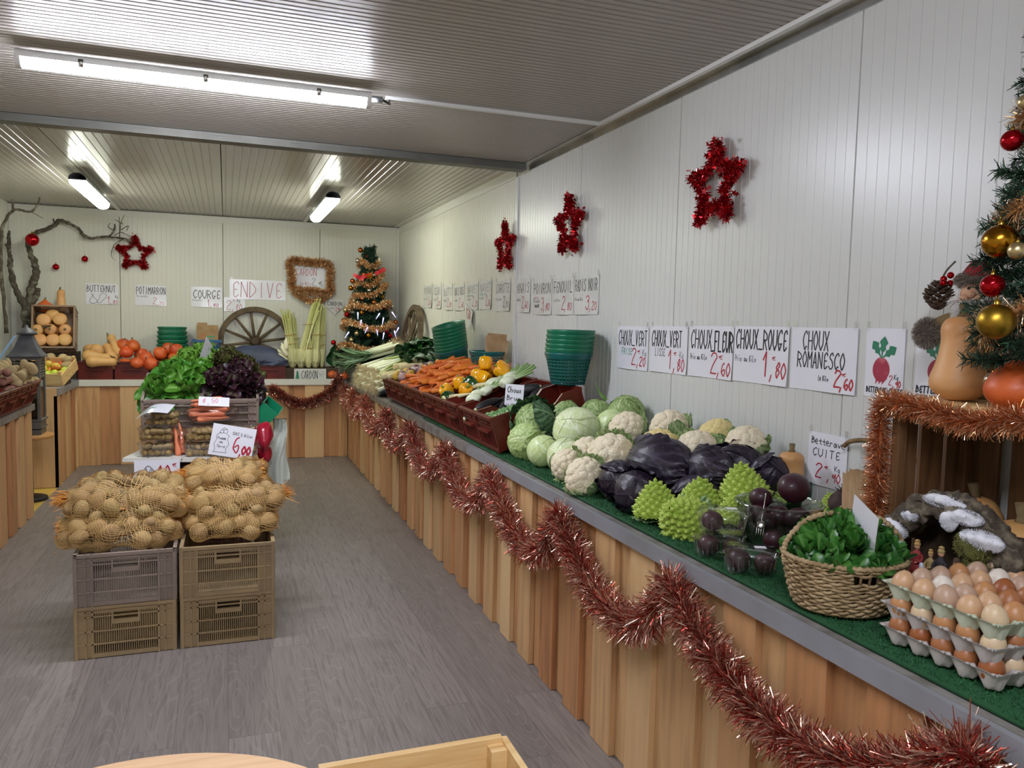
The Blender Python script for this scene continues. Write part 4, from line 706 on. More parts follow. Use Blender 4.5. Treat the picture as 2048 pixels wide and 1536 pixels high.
# fennel
f = fr_at(YG[0])
for k, (x, y, z, yaw, lb) in enumerate([(.06, -.15, .16, .75, 'white fennel bulb at the front of its crate, cut flat and leaning out'), (-.03, -.1, .165, .6, 'white fennel bulb in the front row with its root end facing the aisle'), (.05, -.06, .185, .5, 'white fennel bulb beside the front yellow pepper'), (-.08, .02, .19, .4, 'white fennel bulb standing proud in the middle of its crate'), (.07, .06, .2, .3, 'white fennel bulb in the back row near the peppers'), (-.04, .13, .205, .5, 'white fennel bulb in the back row, middle one'), (-.09, .17, .19, .9, 'white fennel bulb at the back corner by the crate divider')]):
    drop(f, [FEN], (x, y, z), eul(0, 0, yaw)@eul(-pi/2+.15, 0, 0), g, lb, 'fennel', None, g.uniform(.9, 1.1))
# turnips, onions, white roots
f = fr_at(YG[6]); P = settle(24, .036, (-.14, .14, -.245, .235), .15, .17, .2, seed=4)
gp = {'TURY': ('round yellow turnip in the mixed turnip crate', 'turnip', 'yellow turnips'), 'TUR': ('purple-topped white turnip in the mixed turnip crate', 'turnip', 'purple-topped turnips'), 'ONI': ('pinkish onion among the turnips', 'onion', 'pinkish onions')}
for k, p in enumerate(P):
    nm = ['TURY', 'TUR', 'ONI', 'TURY', 'TUR'][k % 5]; pr = {'TURY': TURY, 'TUR': TUR, 'ONI': ONI}[nm]; drop(f, [pr], p+np.array([0, 0, .015]), eul(g.uniform(-1.2, 1.2), g.uniform(-1.2, 1.2), g.uniform(0, 6)), g, *gp[nm])
for ci, n in ((7, 15),):
    f = fr_at(YG[ci])
    for k in range(n): drop(f, PARS, (-.1+.05*(k % 5)+g.uniform(-.02, .02), -.14+.14*(k//5)+g.uniform(-.03, .03), .18+.035*(k//5)+.012*(k % 2)), eul(0, 0, g.uniform(-.4, .2))@eul(pi/2-.1, 0, 0), g, 'long white root in the farthest maroon crate beside the leeks', 'root vegetable', 'long white roots beside the turnips', 1.05)
# black radishes and brussels sprouts
f = fr_at(4.07)
for k, (x, y, z) in enumerate([(-.06, -.17, .12), (.05, -.16, .13), (-.02, -.07, .14), (.08, -.04, .145), (-.08, .03, .14), (.03, .06, .15), (-.05, .14, .15), (.07, .17, .15), (0, -.12, .165), (.0, .1, .175)]): drop(f, [BRAD], (x, y, z), eul(0, 0, g.uniform(-.5, .9))@eul(pi/2*g.choice([1, 1, -1]), 0, 0), g, 'black radish with a pale cut end in its maroon crate', 'radish', 'black radishes')
f = fr_at(3.785); P = settle(110, .0135, (-.13, .13, -.24, .04), .135, .165, .3, seed=9, spread=.3, iters=160)
for p in P: drop(f, [SPR], p, rand_R(g), g, 'small brussels sprout heaped at the front of the nearest maroon crate', 'brussels sprout', 'brussels sprouts', g.uniform(.9, 1.15))
sign('small white card on a stick standing in the radish crate, Choux Bruxelles', (1.46, 3.93, 1.1), .1, .14, [('Choux', .1, .68, .22, .8, 'k', .03), ('Brux', .1, .38, .2, .8, 'k', .03), ('le Kilo', .1, .16, .1, .6, 'd', .018)], (-.1, .05, -.45), tape=False, curl=.002, seed=3)
# leeks, celery, chard
def leek(seed):
    g2 = np.random.default_rng(seed); t = thing('leek', 'leek', 'leek'); n = 16; x = np.linspace(0, .34, n); r = np.r_[np.linspace(.017, .0145, 4), np.full(n-4, .0145)]
    MB().tube(np.c_[x, .006*np.sin(x*9+seed), 0*x], r, 10, tint=np.clip((x-.17)/.17, 0, 1)**1.2).build('shaft', 'leek', t)
    m = MB()
    for k in range(7):
        a = g2.uniform(-.35, .35, 2); L = g2.uniform(.2, .32); G, v = leaf(L, .017, -.5+g2.uniform(-.5, .3), .1, 1, k, 9, 5); m.join(MB().grid(G, .85+.15*v), (.28, 0, 0), eul(g2.uniform(0, 6), a[0]*.5, a[1]*.6))
    m.build('leaf_top', 'leek', t); m = MB(); n = 170; D = g2.normal(0, .7, (n, 3)); D[:, 0] = -np.abs(g2.normal(1, .3, n)); strands(m, np.zeros((n, 3))+g2.normal(0, .008, (n, 3))*[0, 1, 1], D, g2.uniform(.025, .06, n), .0014, .2); m.build('root', 'leek_root', t); return Proto(t)
LK = [leek(i) for i in range(3)]
for k in range(44):
    l = k//11; y = 6.64+.115*(k % 11)+.05*l+g.uniform(-.02, .02); x = 1.22+.03*l+g.uniform(-.02, .02)
    g.choice(LK).put((x, y, .885+.045*l+g.uniform(0, .02)), tuple(euler_R(eul(0, 0, -.12+g.uniform(-.12, .1))@eul(0, -.4+.02*l, 0))), 1.1, 'leek with white shaft and bushy roots pointing to the aisle', 'leek', 'leeks laid roots outward')
for k in range(12):
    l = k//7; a = np.array([1.6+g.uniform(-.04, .04), 7.8+.08*(k % 7)-.1*l, 1.2+.045*l+.02*(k % 2)]); b = np.array([1.14, 8.1+.07*(k % 7), 1.04+.035*l]); d = b-a; yaw = atan2(d[1], d[0]); pit = atan2(d[2], np.hypot(d[0], d[1]))
    g.choice(LK).put(tuple(a), tuple(euler_R(eul(0, 0, yaw+g.uniform(-.05, .05))@eul(0, -pit, 0))), 1.1, 'leek bundled with its green end to the left, on top of the leek heap', 'leek', 'bundled leeks on top')
m = MB(); u, v = np.meshgrid(np.linspace(0, 1, 30), np.linspace(0, 1, 8), indexing='ij'); m.grid(np.stack([1.235+.2*v, 6.7+.9*u, .856+.02*np.sin(u*31)*np.sin(v*6+u*9)+.02*v], -1)); tag(m.build('plastic_sheet', 'blue_cloth'), 'dark crumpled plastic sheet under the leek roots', 'plastic sheet')
def celery(seed):
    t = thing('celery', 'celery', 'celery'); g2 = random.Random(seed)
    for k in range(9):
        a = k*.7; P = spline([(0, .012*cos(a), .012*sin(a)), (.1, .032*cos(a), .032*sin(a)), (.25, .035*cos(a), .03*sin(a)), (.4, .06*cos(a+.2), .05*sin(a)+.01)], 5); MB().tube(P, np.linspace(.014, .006, len(P)), 7, tint=np.linspace(0, 1, len(P)), flat=.6).build('stalk', 'celery', t)
    m = MB()
    for k in range(60): G, v = leaf(.07, .025, .8, .35, 2, k, 7, 5, 2); m.join(MB().grid(G, v), (.28+.2*g2.random(), g2.gauss(0, .045), g2.gauss(0, .04)), rand_R(g2))
    m.build('leaves', 'celery_leaf', t); return Proto(t)
CE = celery(3)
CE.put((1.27, 6.8, 1.02), tuple(euler_R(eul(0, 0, -.25)@eul(0, -.5, 0))), 1.1, 'pale green celery bunch lying on the leeks, leaves toward the wall', 'celery')
CE.put((1.3, 6.58, .99), tuple(euler_R(eul(0, 0, .05)@eul(0, -.55, 0))), 1.0, 'pale green celery bunch beside the white roots', 'celery')
def chard(seed, n):
    t = thing('leafy_greens', 'greens', 'greens'); g2 = random.Random(seed); m = MB()
    for k in range(n): G, v = leaf(.3, .07, -1.7, .3, 3, k, 15, 9); m.join(MB().grid(G, v), (g2.uniform(-.1, .1), g2.gauss(0, .06), g2.gauss(0, .02)), eul(g2.uniform(-.7, .7), -g2.uniform(.3, 1.1), g2.gauss(0, .7)))
    m.build('leaves', 'chard', t); m = MB()
    for k in range(7): m.tube(spline([(-.2, .02*k-.06, -.02), (0, .025*k-.07, .0), (.16, .03*k-.08, .06)], 4), np.linspace(.008, .004, 9), 6, tint=.9)
    m.build('stalk', 'celery', t); return Proto(t)
CH = chard(2, 26)
CH.put((1.5, 6.75, 1.2), tuple(euler_R(eul(0, 0, -.3)@eul(0, -.1, 0))), 1.0, 'dark green leafy bunch piled highest behind the celery', 'greens'); CH.put((1.52, 6.4, 1.16), tuple(euler_R(eul(.4, 0, -.9)@eul(0, -.05, 0))), .85, 'dark green leafy bunch beside the leaning green baskets', 'greens')
# pumpkins at the counter corner with squash leaf
PM[0].put((1.09, 8.66, .855), (0, 0, 0), .75, 'small orange squash at the counter corner beside the dark plank', 'squash'); PM[1].put((1.2, 8.5, .855), (0, 0, 1), .6, 'small orange squash at the counter corner beside the leek roots', 'squash')
m = MB(); 
for k in range(5): G, v = leaf(.26, .12, 1.0, .2, 2, k, 11, 9); m.join(MB().grid(G, v*.6), (1.12+.05*k, 8.72, .98), eul(.3*k, -1.2, 1.9+.5*k))
tag(m.build('squash_leaf', 'chard'), 'dark green leaves standing at the counter corner above the small squashes', 'leaves')
# green baskets
def basket(r0, r1, h, mat, ox=.78, nb=7, ns=34):
    t = thing('shopping_basket', 'basket', 'basket'); q = np.linspace(0, 2*pi, 49); m = MB(); R = lambda z: r0+(r1-r0)*z/h
    c = lambda z, rr: np.stack([rr*np.cos(q), rr*ox*np.sin(q), 0*q+z], 1)
    for a, b in [(h-.03, h)]: m.grid(np.stack([c(a, R(a)), c(b, R(b)), c(b, R(b)+.007), c(b-.008, R(b)+.007), c(a-.004, R(a)+.003)], 1))
    m.build('rim', mat, t); m = MB()
    for z in np.linspace(.02, h-.045, nb): m.grid(np.stack([c(z-.0035, R(z)+.001), c(z+.0035, R(z)+.001), c(z+.0035, R(z)-.0015), c(z-.0035, R(z)-.0015)], 1))
    for a in np.linspace(0, 2*pi, ns, endpoint=False): m.beam((R(0)*cos(a), R(0)*ox*sin(a), 0), (R(h-.02)*cos(a), R(h-.02)*ox*sin(a), h-.02), .004, .003)
    m.build('lattice', mat, t, False); m = MB(); m.lathe([(.001, .002), (r0, .002), (r0+.001, .012), (r0-.003, .012), (r0-.004, .006), (.001, .006)], 40, sq=(1, ox, 1)); m.build('base', mat, t); return Proto(t)
BG = basket(.115, .16, .17, 'basket_green'); BT = basket(.115, .16, .17, 'basket_teal')
for k in range(6): (BT if k == 0 else BG).put((1.725+.002*k, 3.82, 1.18+.024*k), (0, 0, 1.2+.02*k), label=['teal plastic basket at the bottom of the near basket stack', 'green plastic basket second from the bottom of the near stack', 'green plastic basket third from the bottom of the near stack', 'green plastic basket third from the top of the near stack', 'green plastic basket second from the top of the near stack', 'green plastic basket on top of the near stack'][k], cat='basket')
for k in range(8): (BT if k < 1 else BG).put((1.735-.004*k, 6.0+.0*k, 1.12+.027*k), (-.3, -.05, 1.5), 1.04, 'plastic basket nested in the leaning stack behind the carrots', 'basket', 'leaning stack of green baskets')
BT.put((1.73, 5.22, 1.13), (0, 0, 1.4), label='single teal basket holding brown paper bags behind the peppers', cat='basket')
def paper_bag(label, loc, w, h, rot, n=5, fold=.006, mat='kraft', group=None):
    for k in range(n):
        t = thing('paper_bag', label, 'paper bag', (loc[0]+k*fold*sin(rot[2]), loc[1]-k*fold*cos(rot[2]), loc[2]), (rot[0]+.02*(k % 3), rot[1]+.05*((k*7) % 3-1), rot[2]+.05*(k % 2)), group); hh = h*(1-.06*((k*3) % 4))
        G = np.array([[[x, s*.0035*(1-(2*abs(x)/w)**4)+.004*sin(z*30+k), z] for z in np.linspace(0, hh, 8)] for s in (1, -1) for x in (np.linspace(-w/2, w/2, 7) if s == 1 else np.linspace(w/2, -w/2, 7))]); zz = np.array([0, .01]*7)[:14]; G[:, -1, 2] += zz*.6
        MB().grid(np.vstack([G, G[:1]])).build('bag_body', mat, t)
paper_bag('flat brown paper bag standing in the teal basket by the wall', (1.78, 5.2, 1.15), .14, .27, (.1, .12, -.55), 4, .014, group='paper bags in the teal basket')
# heaped cabbages and cauliflowers
SAVD = cabbage(.1, 'savoy', 5, 8, .02, 1.0, 1, outer=((3.6, 1.15, 1.15, .1), (5.2, .75, 1.1, .18), (1.9, .7, 1.1, .15), (.4, 1.0, 1.1, .12)), outer_mat='savoy_dark'); SAVP = cabbage(.09, 'savoy_pale', 6, 8, .022, .95, 5, outer=((3.9, .9, .9, .03),), outer_mat='savoy_pale')
SAVG = cabbage(.085, 'savoy', 6, 8, .02, 1.0, 9); CABW = [cabbage(.085, 'cabbage_white', 5, 5, .004, 1.15, 3), cabbage(.085, 'cabbage', 5, 5, .004, 1.1, 6)]
def aim(ax_to, roll=0):   # rotation taking local +z to the given direction
    d = np.array(ax_to, float); d /= np.linalg.norm(d); q = Vector((0, 0, 1)).rotation_difference(Vector(d)); return tuple((q.to_matrix()@Matrix.Rotation(roll, 3, 'Z')).to_euler())
for pr, p, sc, d, rl, lb in [(SAVD, (1.44, 3.58, 1.0), 1.03, (-.75, -.5, .55), 2.2, 'dark green savoy cabbage with a big spread outer leaf, beside the nearest crate'), (SAVP, (1.375, 3.52, .925), 1.0, (-.8, -.4, .35), 1.0, 'light green crinkled savoy cabbage at the counter edge, first in the front row'), (CABW[1], (1.37, 3.29, .915), .86, (-.7, -.4, .6), .4, 'pale green pointed cabbage second in the front row'), (CABW[0], (1.4, 3.1, .92), .95, (-.5, -.3, .8), 2, 'smooth white cabbage touching the front cauliflowers'),
 (CABW[0], (1.54, 3.3, 1.005), 1.28, (-.6, -.5, .65), .8, 'largest smooth white cabbage, in the middle of the cabbage heap'), (SAVG, (1.64, 3.66, 1.03), .98, (-.3, -.3, .9), 1, 'green savoy cabbage behind the big white one, against the empty crate'), (SAVG, (1.74, 3.5, 1.05), .95, (-.5, -.3, .8), 2.5, 'green savoy cabbage with a light leaf tip at the back of the heap'), (SAVG, (1.79, 3.28, 1.085), 1.02, (-.2, -.1, .95), 4, 'dark green savoy cabbage at the back against the wall'), (CABW[1], (1.7, 3.25, 1.03), .92, (-.5, -.5, .7), 3, 'pale cabbage half hidden behind the rearmost cauliflowers')]:
    pr.put(p, aim(d, rl), sc, lb, 'cabbage')
G_, v_ = leaf(.1, .03, .6, .1, 1, 2); m = MB().grid(G_, v_)
tag(m.build('cabbage_leaf', 'lettuce_frill', None, True, (1.79, 3.5, 1.12), (0, -.7, 2.4)), 'loose bright green leaf sticking up behind the cabbages', 'leaf')
CF = [cauliflower(.085, 3), cauliflower(.085, 8), cauliflower(.085, 12)]; CFY = cauliflower(.085, 5, 'cauli_yellow')
for pr, p, sc, d, rl, lb in [(CF[0], (1.66, 3.03, 1.05), .98, (-.5, -.35, .75), 1, 'creamy cauliflower in the back row, beside the white cabbages'), (CF[1], (1.75, 2.83, 1.075), 1.05, (-.45, .1, .85), 2, 'large cauliflower at the back against the wall with broad leaves on its right'), (CFY, (1.77, 2.52, 1.09), .84, (-.4, .1, .9), 3, 'small yellowish cauliflower at the back near the wall'), (CF[2], (1.755, 2.32, 1.085), .9, (-.6, -.1, .75), 4, 'cauliflower at the right end of the back row, above the red cabbages'), (CF[1], (1.64, 2.46, 1.045), .98, (-.6, -.2, .75), 5, 'cauliflower in the middle row between two red cabbages'), (CFY, (1.6, 2.66, 1.025), .98, (-.5, -.1, .85), 6, 'yellowish cauliflower just behind the largest red cabbage'),
 (CF[2], (1.475, 2.82, .96), 1.25, (-.65, -.5, .55), .5, 'biggest white cauliflower in the middle of the heap'), (CF[0], (1.45, 3.0, .95), .92, (-.7, -.2, .6), 3, 'cauliflower tucked left of the biggest one'), (CF[1], (1.335, 2.95, .915), .85, (-.8, -.1, .55), 2, 'cauliflower in the front row beside the white cabbages'), (CF[0], (1.32, 2.74, .905), .98, (-.75, -.25, .6), 5.5, 'cauliflower at the front edge beside the red cabbages, leaves toward the aisle')]:
    pr.put(p, aim(d, rl), sc, lb, 'cauliflower')
RC = [cabbage(.08, 'red_cabbage', 6, 4, .008, .95, s, (1, .95, 1.25), 'red_cabbage', ((s, 1.1, 1.0, .0), (s+2.5, .7, .95, .02)), None, .075) for s in (2, 7)]
for k, (p, sc, d, rl, lb) in enumerate([((1.5, 2.47, .985), 1.3, (.35, -.85, -.1), 1, 'largest dark red cabbage lying in the centre of its heap'), ((1.6, 2.3, 1.0), .95, (.2, -.9, -.1), 2, 'dark bluish red cabbage right of the largest one'), ((1.7, 2.28, 1.02), .9, (.5, -.8, 0), 3, 'red cabbage at the back under the end cauliflower'), ((1.38, 2.57, .92), .92, (-.3, -.8, .1), .5, 'red cabbage in the front row beside the cauliflower'), ((1.36, 2.39, .915), .98, (-.2, -.9, .15), 2.5, 'glossy red cabbage at the counter edge beside the romanesco'), ((1.73, 2.17, .99), .85, (.1, -.7, .7), 1.5, 'red cabbage at the back beside the small butternut'), ((1.53, 2.28, .915), .9, (.2, -.9, 0), 4, 'red cabbage mostly hidden behind the romanescos')]): RC[k % 2].put(p, aim(d, rl), sc, lb, 'cabbage')
RO = [romanesco(.075, 1), romanesco(.075, 4)]
for k, (p, sc, d, rl, lb) in enumerate([((1.36, 2.26, .9), .95, (-.15, -.1, 1), 0, 'pointed romanesco standing at the counter edge beside the red cabbage'), ((1.35, 2.08, .895), 1.02, (-.75, -.35, .5), 1, 'lime green romanesco facing the aisle at the counter edge'), ((1.47, 2.17, .93), .88, (-.1, -.2, 1), 2, 'romanesco in the middle row behind the front two'), ((1.59, 2.1, .965), 1.05, (-.1, .15, 1), 3, 'tall romanesco at the back, spreading wide'), ((1.49, 2.02, .915), .68, (.1, -.1, 1), 4, 'small pointed romanesco beside the glass bowl'), ((1.76, 2.1, .955), .6, (-.3, 0, .9), 5, 'small romanesco half hidden behind the beetroots'), ((1.82, 1.95, .94), .5, (-.3, 0, .9), 2, 'romanesco tip showing below the Betterave card')]): RO[k % 2].put(p, aim(d, rl), sc, lb, 'romanesco')
# ------------------------------------------------------------ near end of the right counter
g = random.Random(17)
butternut(.16, .05, .044, 0, 3).put((1.8, 2.13, .935), (0, 0, .5), .95, 'small butternut standing against the wall beside the red cabbages', 'squash')
pp = lathe_thing('pumpkin', 'pumpkin', smooth_prof([(.004, .006), (.04, .0), (.07, .025), (.075, .06), (.06, .095), (.03, .108), (.006, .104)]), 'pale_pumpkin', 40, squash_stem(.1, .012, .05, .03), lobes=10, lamp=.05)
def tall_pump(): return lathe_thing('pumpkin', 'pumpkin', smooth_prof([(.004, .0), (.05, .002), (.075, .045), (.072, .1), (.05, .15), (.025, .166), (.006, .165)]), 'pale_pumpkin', 32, squash_stem(.158, .014, .045, .01), lobes=8, lamp=.03, wamp=.002, wf=20)
TP = tall_pump()
TP.put((1.7, 1.74, .846), (0, 0, 2.0), .9, 'pale orange pumpkin with a thick stem behind the wicker basket', 'pumpkin')
# beetroots in a glass bowl
bw = thing('glass_bowl', 'clear glass bowl full of dark beetroots on the turf', 'bowl', (1.535, 1.86, .8465))
MB().lathe(smooth_prof([(.002, .004), (.055, .003), (.085, .03), (.112, .085), (.125, .14), (.128, .142), (.125, .146), (.121, .14), (.108, .085), (.08, .032), (.05, .008), (.002, .008)], 4), 48).build('bowl', 'glass_bowl', bw)
BEET = [ball_solo('beetroot', 'beetroot', 'beet', .032, a, i+40, .05) for i, a in enumerate([(1, 1, .92), (1.15, .95, .9), (.95, 1, 1.05)])]
P = settle(18, NP.uniform(.027, .036, 18), (-.1, .1, -.1, .1), .02, .11, .7, seed=3, spread=.2); 
for p in P: g.choice(BEET).put((1.535+p[0]*.9, 1.86+p[1]*.9, .85+p[2]), tuple(euler_R(rand_R(g))), g.uniform(.9, 1.08), 'cooked beetroot in the glass bowl', 'beetroot', 'cooked beetroots in the glass bowl')
BEET[1].put((1.585, 1.86, 1.03), (.2, .1, .6), 1.6, 'largest cooked beetroot, crowning the glass bowl', 'beetroot')
BEET[0].put((1.5, 1.9, .995), (.2, .4, 1), 1.05, 'cooked beetroot with a rough root end on the left of the heap', 'beetroot')
rb = thing('raw_beetroot', 'rough brown raw beetroot behind the bowl near the paper bags', 'beetroot', (1.77, 1.85, .97)); MB().ball((0, 0, 0), (.046, .046, .043), 20, 13, wamp=.003, wf=60, seed=6).build('flesh', 'raw_beet', rb)
m = MB(); D = NP.normal(0, .6, (60, 3)); D[:, 2] = 1; strands(m, NP.normal(0, .008, (60, 3))+[0, 0, .04], D, .016, .003); m.build('leaf_stub', 'raw_beet', rb)
BEET[2].put((1.8, 1.81, .93), (0, 0, 0), 1.3, 'dark beetroot under the raw brown one', 'beetroot'); BEET[0].put((1.74, 1.93, .9), (0, 1, 0), 1.3, 'dark beetroot lying behind the glass bowl', 'beetroot')
sp = thing('serving_fork', 'silver fork standing in the bowl of beetroots', 'fork', (1.42, 1.79, .955), (-.5, .1, -.7)); MB().tube(spline([(0, 0, .0), (0, .004, .04), (0, 0, .085)], 6), np.r_[np.linspace(.003, .0025, 6), np.linspace(.0025, .007, 7)], 8, flat=.4).build('handle', 'spoon', sp)
m = MB(); m.ball((0, 0, -.008), (.012, .003, .012), 10, 7)
for k in range(4): m.beam((-.009+.006*k, 0, -.012), (-.009+.006*k, .003, -.045), .0026, .0016)
m.build('tines', 'spoon', sp)
# clear punnets
def punnet(w, d, h, lid=True, ribs=True):
    t = thing('punnet', 'punnet', 'punnet'); m = MB(); q = .016
    def ring(s, z):
        a = np.linspace(0, 2*pi, 24, endpoint=False); ww, dd = w/2*s-q, d/2*s-q; return np.array([[np.sign(cos(t_))*ww+q*cos(t_), np.sign(sin(t_))*dd+q*sin(t_), z] for t_ in a+.13])
    rings = [ring(.3, .002), ring(.84, .001), ring(.86, .006), ring(.97, h-.006), ring(1.04, h-.004), ring(1.04, h)]; G = np.array(rings); m.grid(G, wrap=True); m.build('tray', 'clear_plastic', t)
    if ribs:
        m = MB()
        for k in range(9):
            for s in (-1, 1): m.beam((w*.38*(k/4-1), s*d*.44, .008), (w*.42*(k/4-1), s*d*.485, h-.012), .003, .002); m.beam((s*w*.44, d*.38*(k/4-1), .008), (s*w*.485, d*.42*(k/4-1), h-.012), .003, .002)
        m.build('ribs', 'clear_plastic', t, False)
    if lid:
        m = MB(); m.grid(np.array([ring(1.06, h-.002), ring(1.07, h+.003), ring(1.04, h+.006), ring(.95, h+.004), ring(.93, h+.01), ring(.3, h+.0105), ring(.05, h+.0105)]), wrap=True); m.build('lid', 'clear_plastic', t)
    return Proto(t)
PN = punnet(.135, .105, .055); TAG = solo('price_tag', 'label', MB().box((0, 0, 0), (.03, .02, .0008)), 'paper', False)
for k, (p, rz, lb, il) in enumerate([((1.325, 1.705, .8475), -.75, 'front clear punnet of cooked beetroot nearest the basket', 'cooked beetroot inside the front punnet'), ((1.33, 1.855, .8475), -.75, 'clear punnet of cooked beetroot at the bottom of the pair beside the romanesco', 'cooked beetroot inside the lower punnet of the pair'), ((1.345, 1.865, .915), -.7, 'clear punnet of cooked beetroot stacked on top of another', 'cooked beetroot inside the upper punnet of the pair')]):
    PN.put(p, (0, 0, rz), 1, lb, 'punnet'); R_ = eul(0, 0, rz)
    for j, dx in enumerate((-.03, .034)[:1 if k == 2 else 2]): q = R_@np.array([dx, 0, 0]); BEET[j].put((p[0]+q[0], p[1]+q[1], p[2]+.027), (0, .3, j), .98, il, 'beetroot', ['beetroots in the front punnet', 'beetroots in the lower punnet', 'beetroots in the upper punnet'][k])
    if k != 1: TAG.put((p[0]+.02, p[1]-.01, p[2]+.067), (0, 0, rz+.3), 1, 'tiny white label on the lid of the %s punnet' % ('front' if k == 0 else 'upper stacked'), 'label')
# paper bags against the crate
for k in range(6): paper_bag('flat brown paper bag in the row standing by the tinselled crate', (1.7+.0*k, 1.62+.013*k, .8465), .13, .26-.008*(k % 3), (.03, 0, -1.2), 1, group='paper bags beside the wooden crate')
# wicker basket of lamb's lettuce
def wicker(name, label, loc, r0, r1, h, rz):
    t = thing(name, label, 'basket', loc, (0, 0, rz)); A = np.linspace(0, 2*pi, 169)[:-1]; nst = 42; m = MB(); R = lambda z: r0+(r1-r0)*(z/h)**.6
    for k in range(15):
        z = .008+k*(h-.016)/14; rr = R(z)+.0032*np.sin(A*nst/2+(k % 2)*pi); P = np.c_[rr*np.cos(A), rr*.85*np.sin(A), 0*A+z+.0015*np.sin(A*nst/2+k)]
        if 11 <= k <= 12: P = P[(A < 4.55) | (A > 4.9)]; P = np.vstack([P[np.argmax(np.linalg.norm(np.diff(P, axis=0), axis=1))+1:], P[:np.argmax(np.linalg.norm(np.diff(P, axis=0), axis=1))+1]]); m.tube(P, .0038, 6)
        else: m.tube(P, .0038, 6, closed=True)
    m.build('weave', 'wicker', t); m = MB()
    for a in np.linspace(0, 2*pi, nst, endpoint=False): m.tube([(R(z)*cos(a), R(z)*.85*sin(a), z) for z in np.linspace(0, h, 5)], .0032, 6)
    m.build('stakes', 'wicker_dark', t); m = MB(); m.tube(np.c_[r1*np.cos(A), r1*.85*np.sin(A), 0*A+h]+np.c_[.002*np.sin(A*60), 0*A, .002*np.cos(A*60)], .006, 8, closed=True); m.build('rim', 'wicker', t)
    m = MB(); m.lathe([(.001, .003), (r0, .003), (r0, .008), (.001, .008)], 30, sq=(1, .85, 1)); m.build('base', 'wicker_dark', t)
    P = spline([(-r1, 0, h-.02), (-r1*.98, 0, h+.03), (-r1*.6, 0, h+.085), (0, 0, h+.1), (r1*.6, 0, h+.085), (r1*.98, 0, h+.03), (r1, 0, h-.02)], 30); rr = .0065+.0012*np.sin(np.arange(len(P))*1.3); MB().tube(P, rr, 8).build('handle', 'wicker', t); return t
wicker('wicker_basket', "oval wicker basket of lamb's lettuce at the counter edge", (1.372, 1.425, .8465), .1, .14, .125, -.35)
m = MB()
for k in range(110):
    a = k*2.39996; q = sqrt((k+.5)/110); c = np.array([q*.118*cos(a), q*.1*sin(a), .105+.075*(1-q*q)+g.uniform(-.01, .012)]); Rr = eul(g.gauss(0, .5)-q*sin(a)*.7, g.gauss(0, .5)+q*cos(a)*.7, g.uniform(0, 6))
    for j in range(7): G, v = leaf(g.uniform(.04, .06), .0165, g.uniform(.3, .9), .06, 1, j, 8, 7, 0, 1.9); m.join(MB().grid(G, v), c, Rr@eul(0, 0, j*.95)@eul(0, -g.uniform(.4, 1.1), 0))
m.xf((1.372, 1.425, .8465), eul(0, 0, -.35)); tag(m.build('lambs_lettuce', 'mache'), "small round leaves of lamb's lettuce filling the wicker basket", 'salad', None, 'stuff')
sign('white price card seen from behind, stuck in the wicker basket', (1.37, 1.37, 1.035), .105, .15, [], (.12, .32, -1.8), tape=False, curl=.003, cat='card')
tag(MB().tube(spline([(1.862, 1.96, 1.13), (1.86, 1.93, 1.15), (1.855, 1.86, 1.163), (1.852, 1.78, 1.16), (1.855, 1.7, 1.14), (1.86, 1.64, 1.1), (1.862, 1.6, .98), (1.862, 1.59, .85)], 6), .0075, 8).build('curved_stick', 'wicker_dark'), 'curved brown stick standing against the wall behind the Betterave card', 'stick')
# eggs
E_prof = smooth_prof([(.0005, -.0285), (.0115, -.0245), (.0195, -.013), (.0222, -.001), (.0205, .012), (.0145, .023), (.006, .0295), (.0005, .031)], 4)
EGG = [solo('egg', 'egg', MB().lathe(E_prof, 22), 'egg%d' % k) for k in range(7)]
def egg_tray(mat):
    p = .052; x, y = np.meshgrid(np.linspace(-.06, 6.06, 154), np.linspace(-.06, 5.06, 129), indexing='ij'); u, v = np.abs(np.cos(pi*x)), np.abs(np.cos(pi*y)); mx = np.maximum(u, v)
    fx, fy = np.abs((x % 1)-.5), np.abs((y % 1)-.5); d = .5-np.maximum(fx, fy); h = .003+.017*np.clip(1-d/.2, 0, 1)+.022*np.clip((u*v)*1.5-.3, 0, 1)
    ed = np.minimum(np.minimum(x, 6-x), np.minimum(y, 5-y)); h = np.maximum(h, .003+.036*np.clip(1-ed/.17, 0, 1)); h = np.maximum(h, .002)+wob(np.c_[x.ravel(), y.ravel(), 0*x.ravel()], .0005, 6, 3).reshape(x.shape)
    G = np.stack([(x-3)*p, (y-2.5)*p, h], -1); m = MB(); m.grid(G); G2 = G.copy(); G2[..., 2] -= .0018; m.grid(G2[:, ::-1])
    b = MB(); 
    return solo('egg_tray', 'egg tray', m, mat)
TR, TRG = egg_tray('pulp_grey'), egg_tray('pulp_green'); EX, EY, EZ = 1.455, 1.105, .8465
for k, (tr, dz, rz, lb) in enumerate([(TR, 0, .02, 'grey cardboard egg tray at the bottom of the stack'), (TR, .046, -.03, 'grey cardboard egg tray in the middle of the stack'), (TRG, .092, 0.0, 'greenish cardboard egg tray on top of the stack, full of eggs')]): tr.put((EX, EY, EZ+dz), (0, 0, rz), 1, lb, 'egg tray')
cols = [[0, 3, 5, 3, 5, 3], [5, 2, 4, 4, 5, 2], [0, 0, 6, 0, 5, 3], [1, 1, 1, 1, 0, 2], [0, 5, 0, 1, 0, 0]]
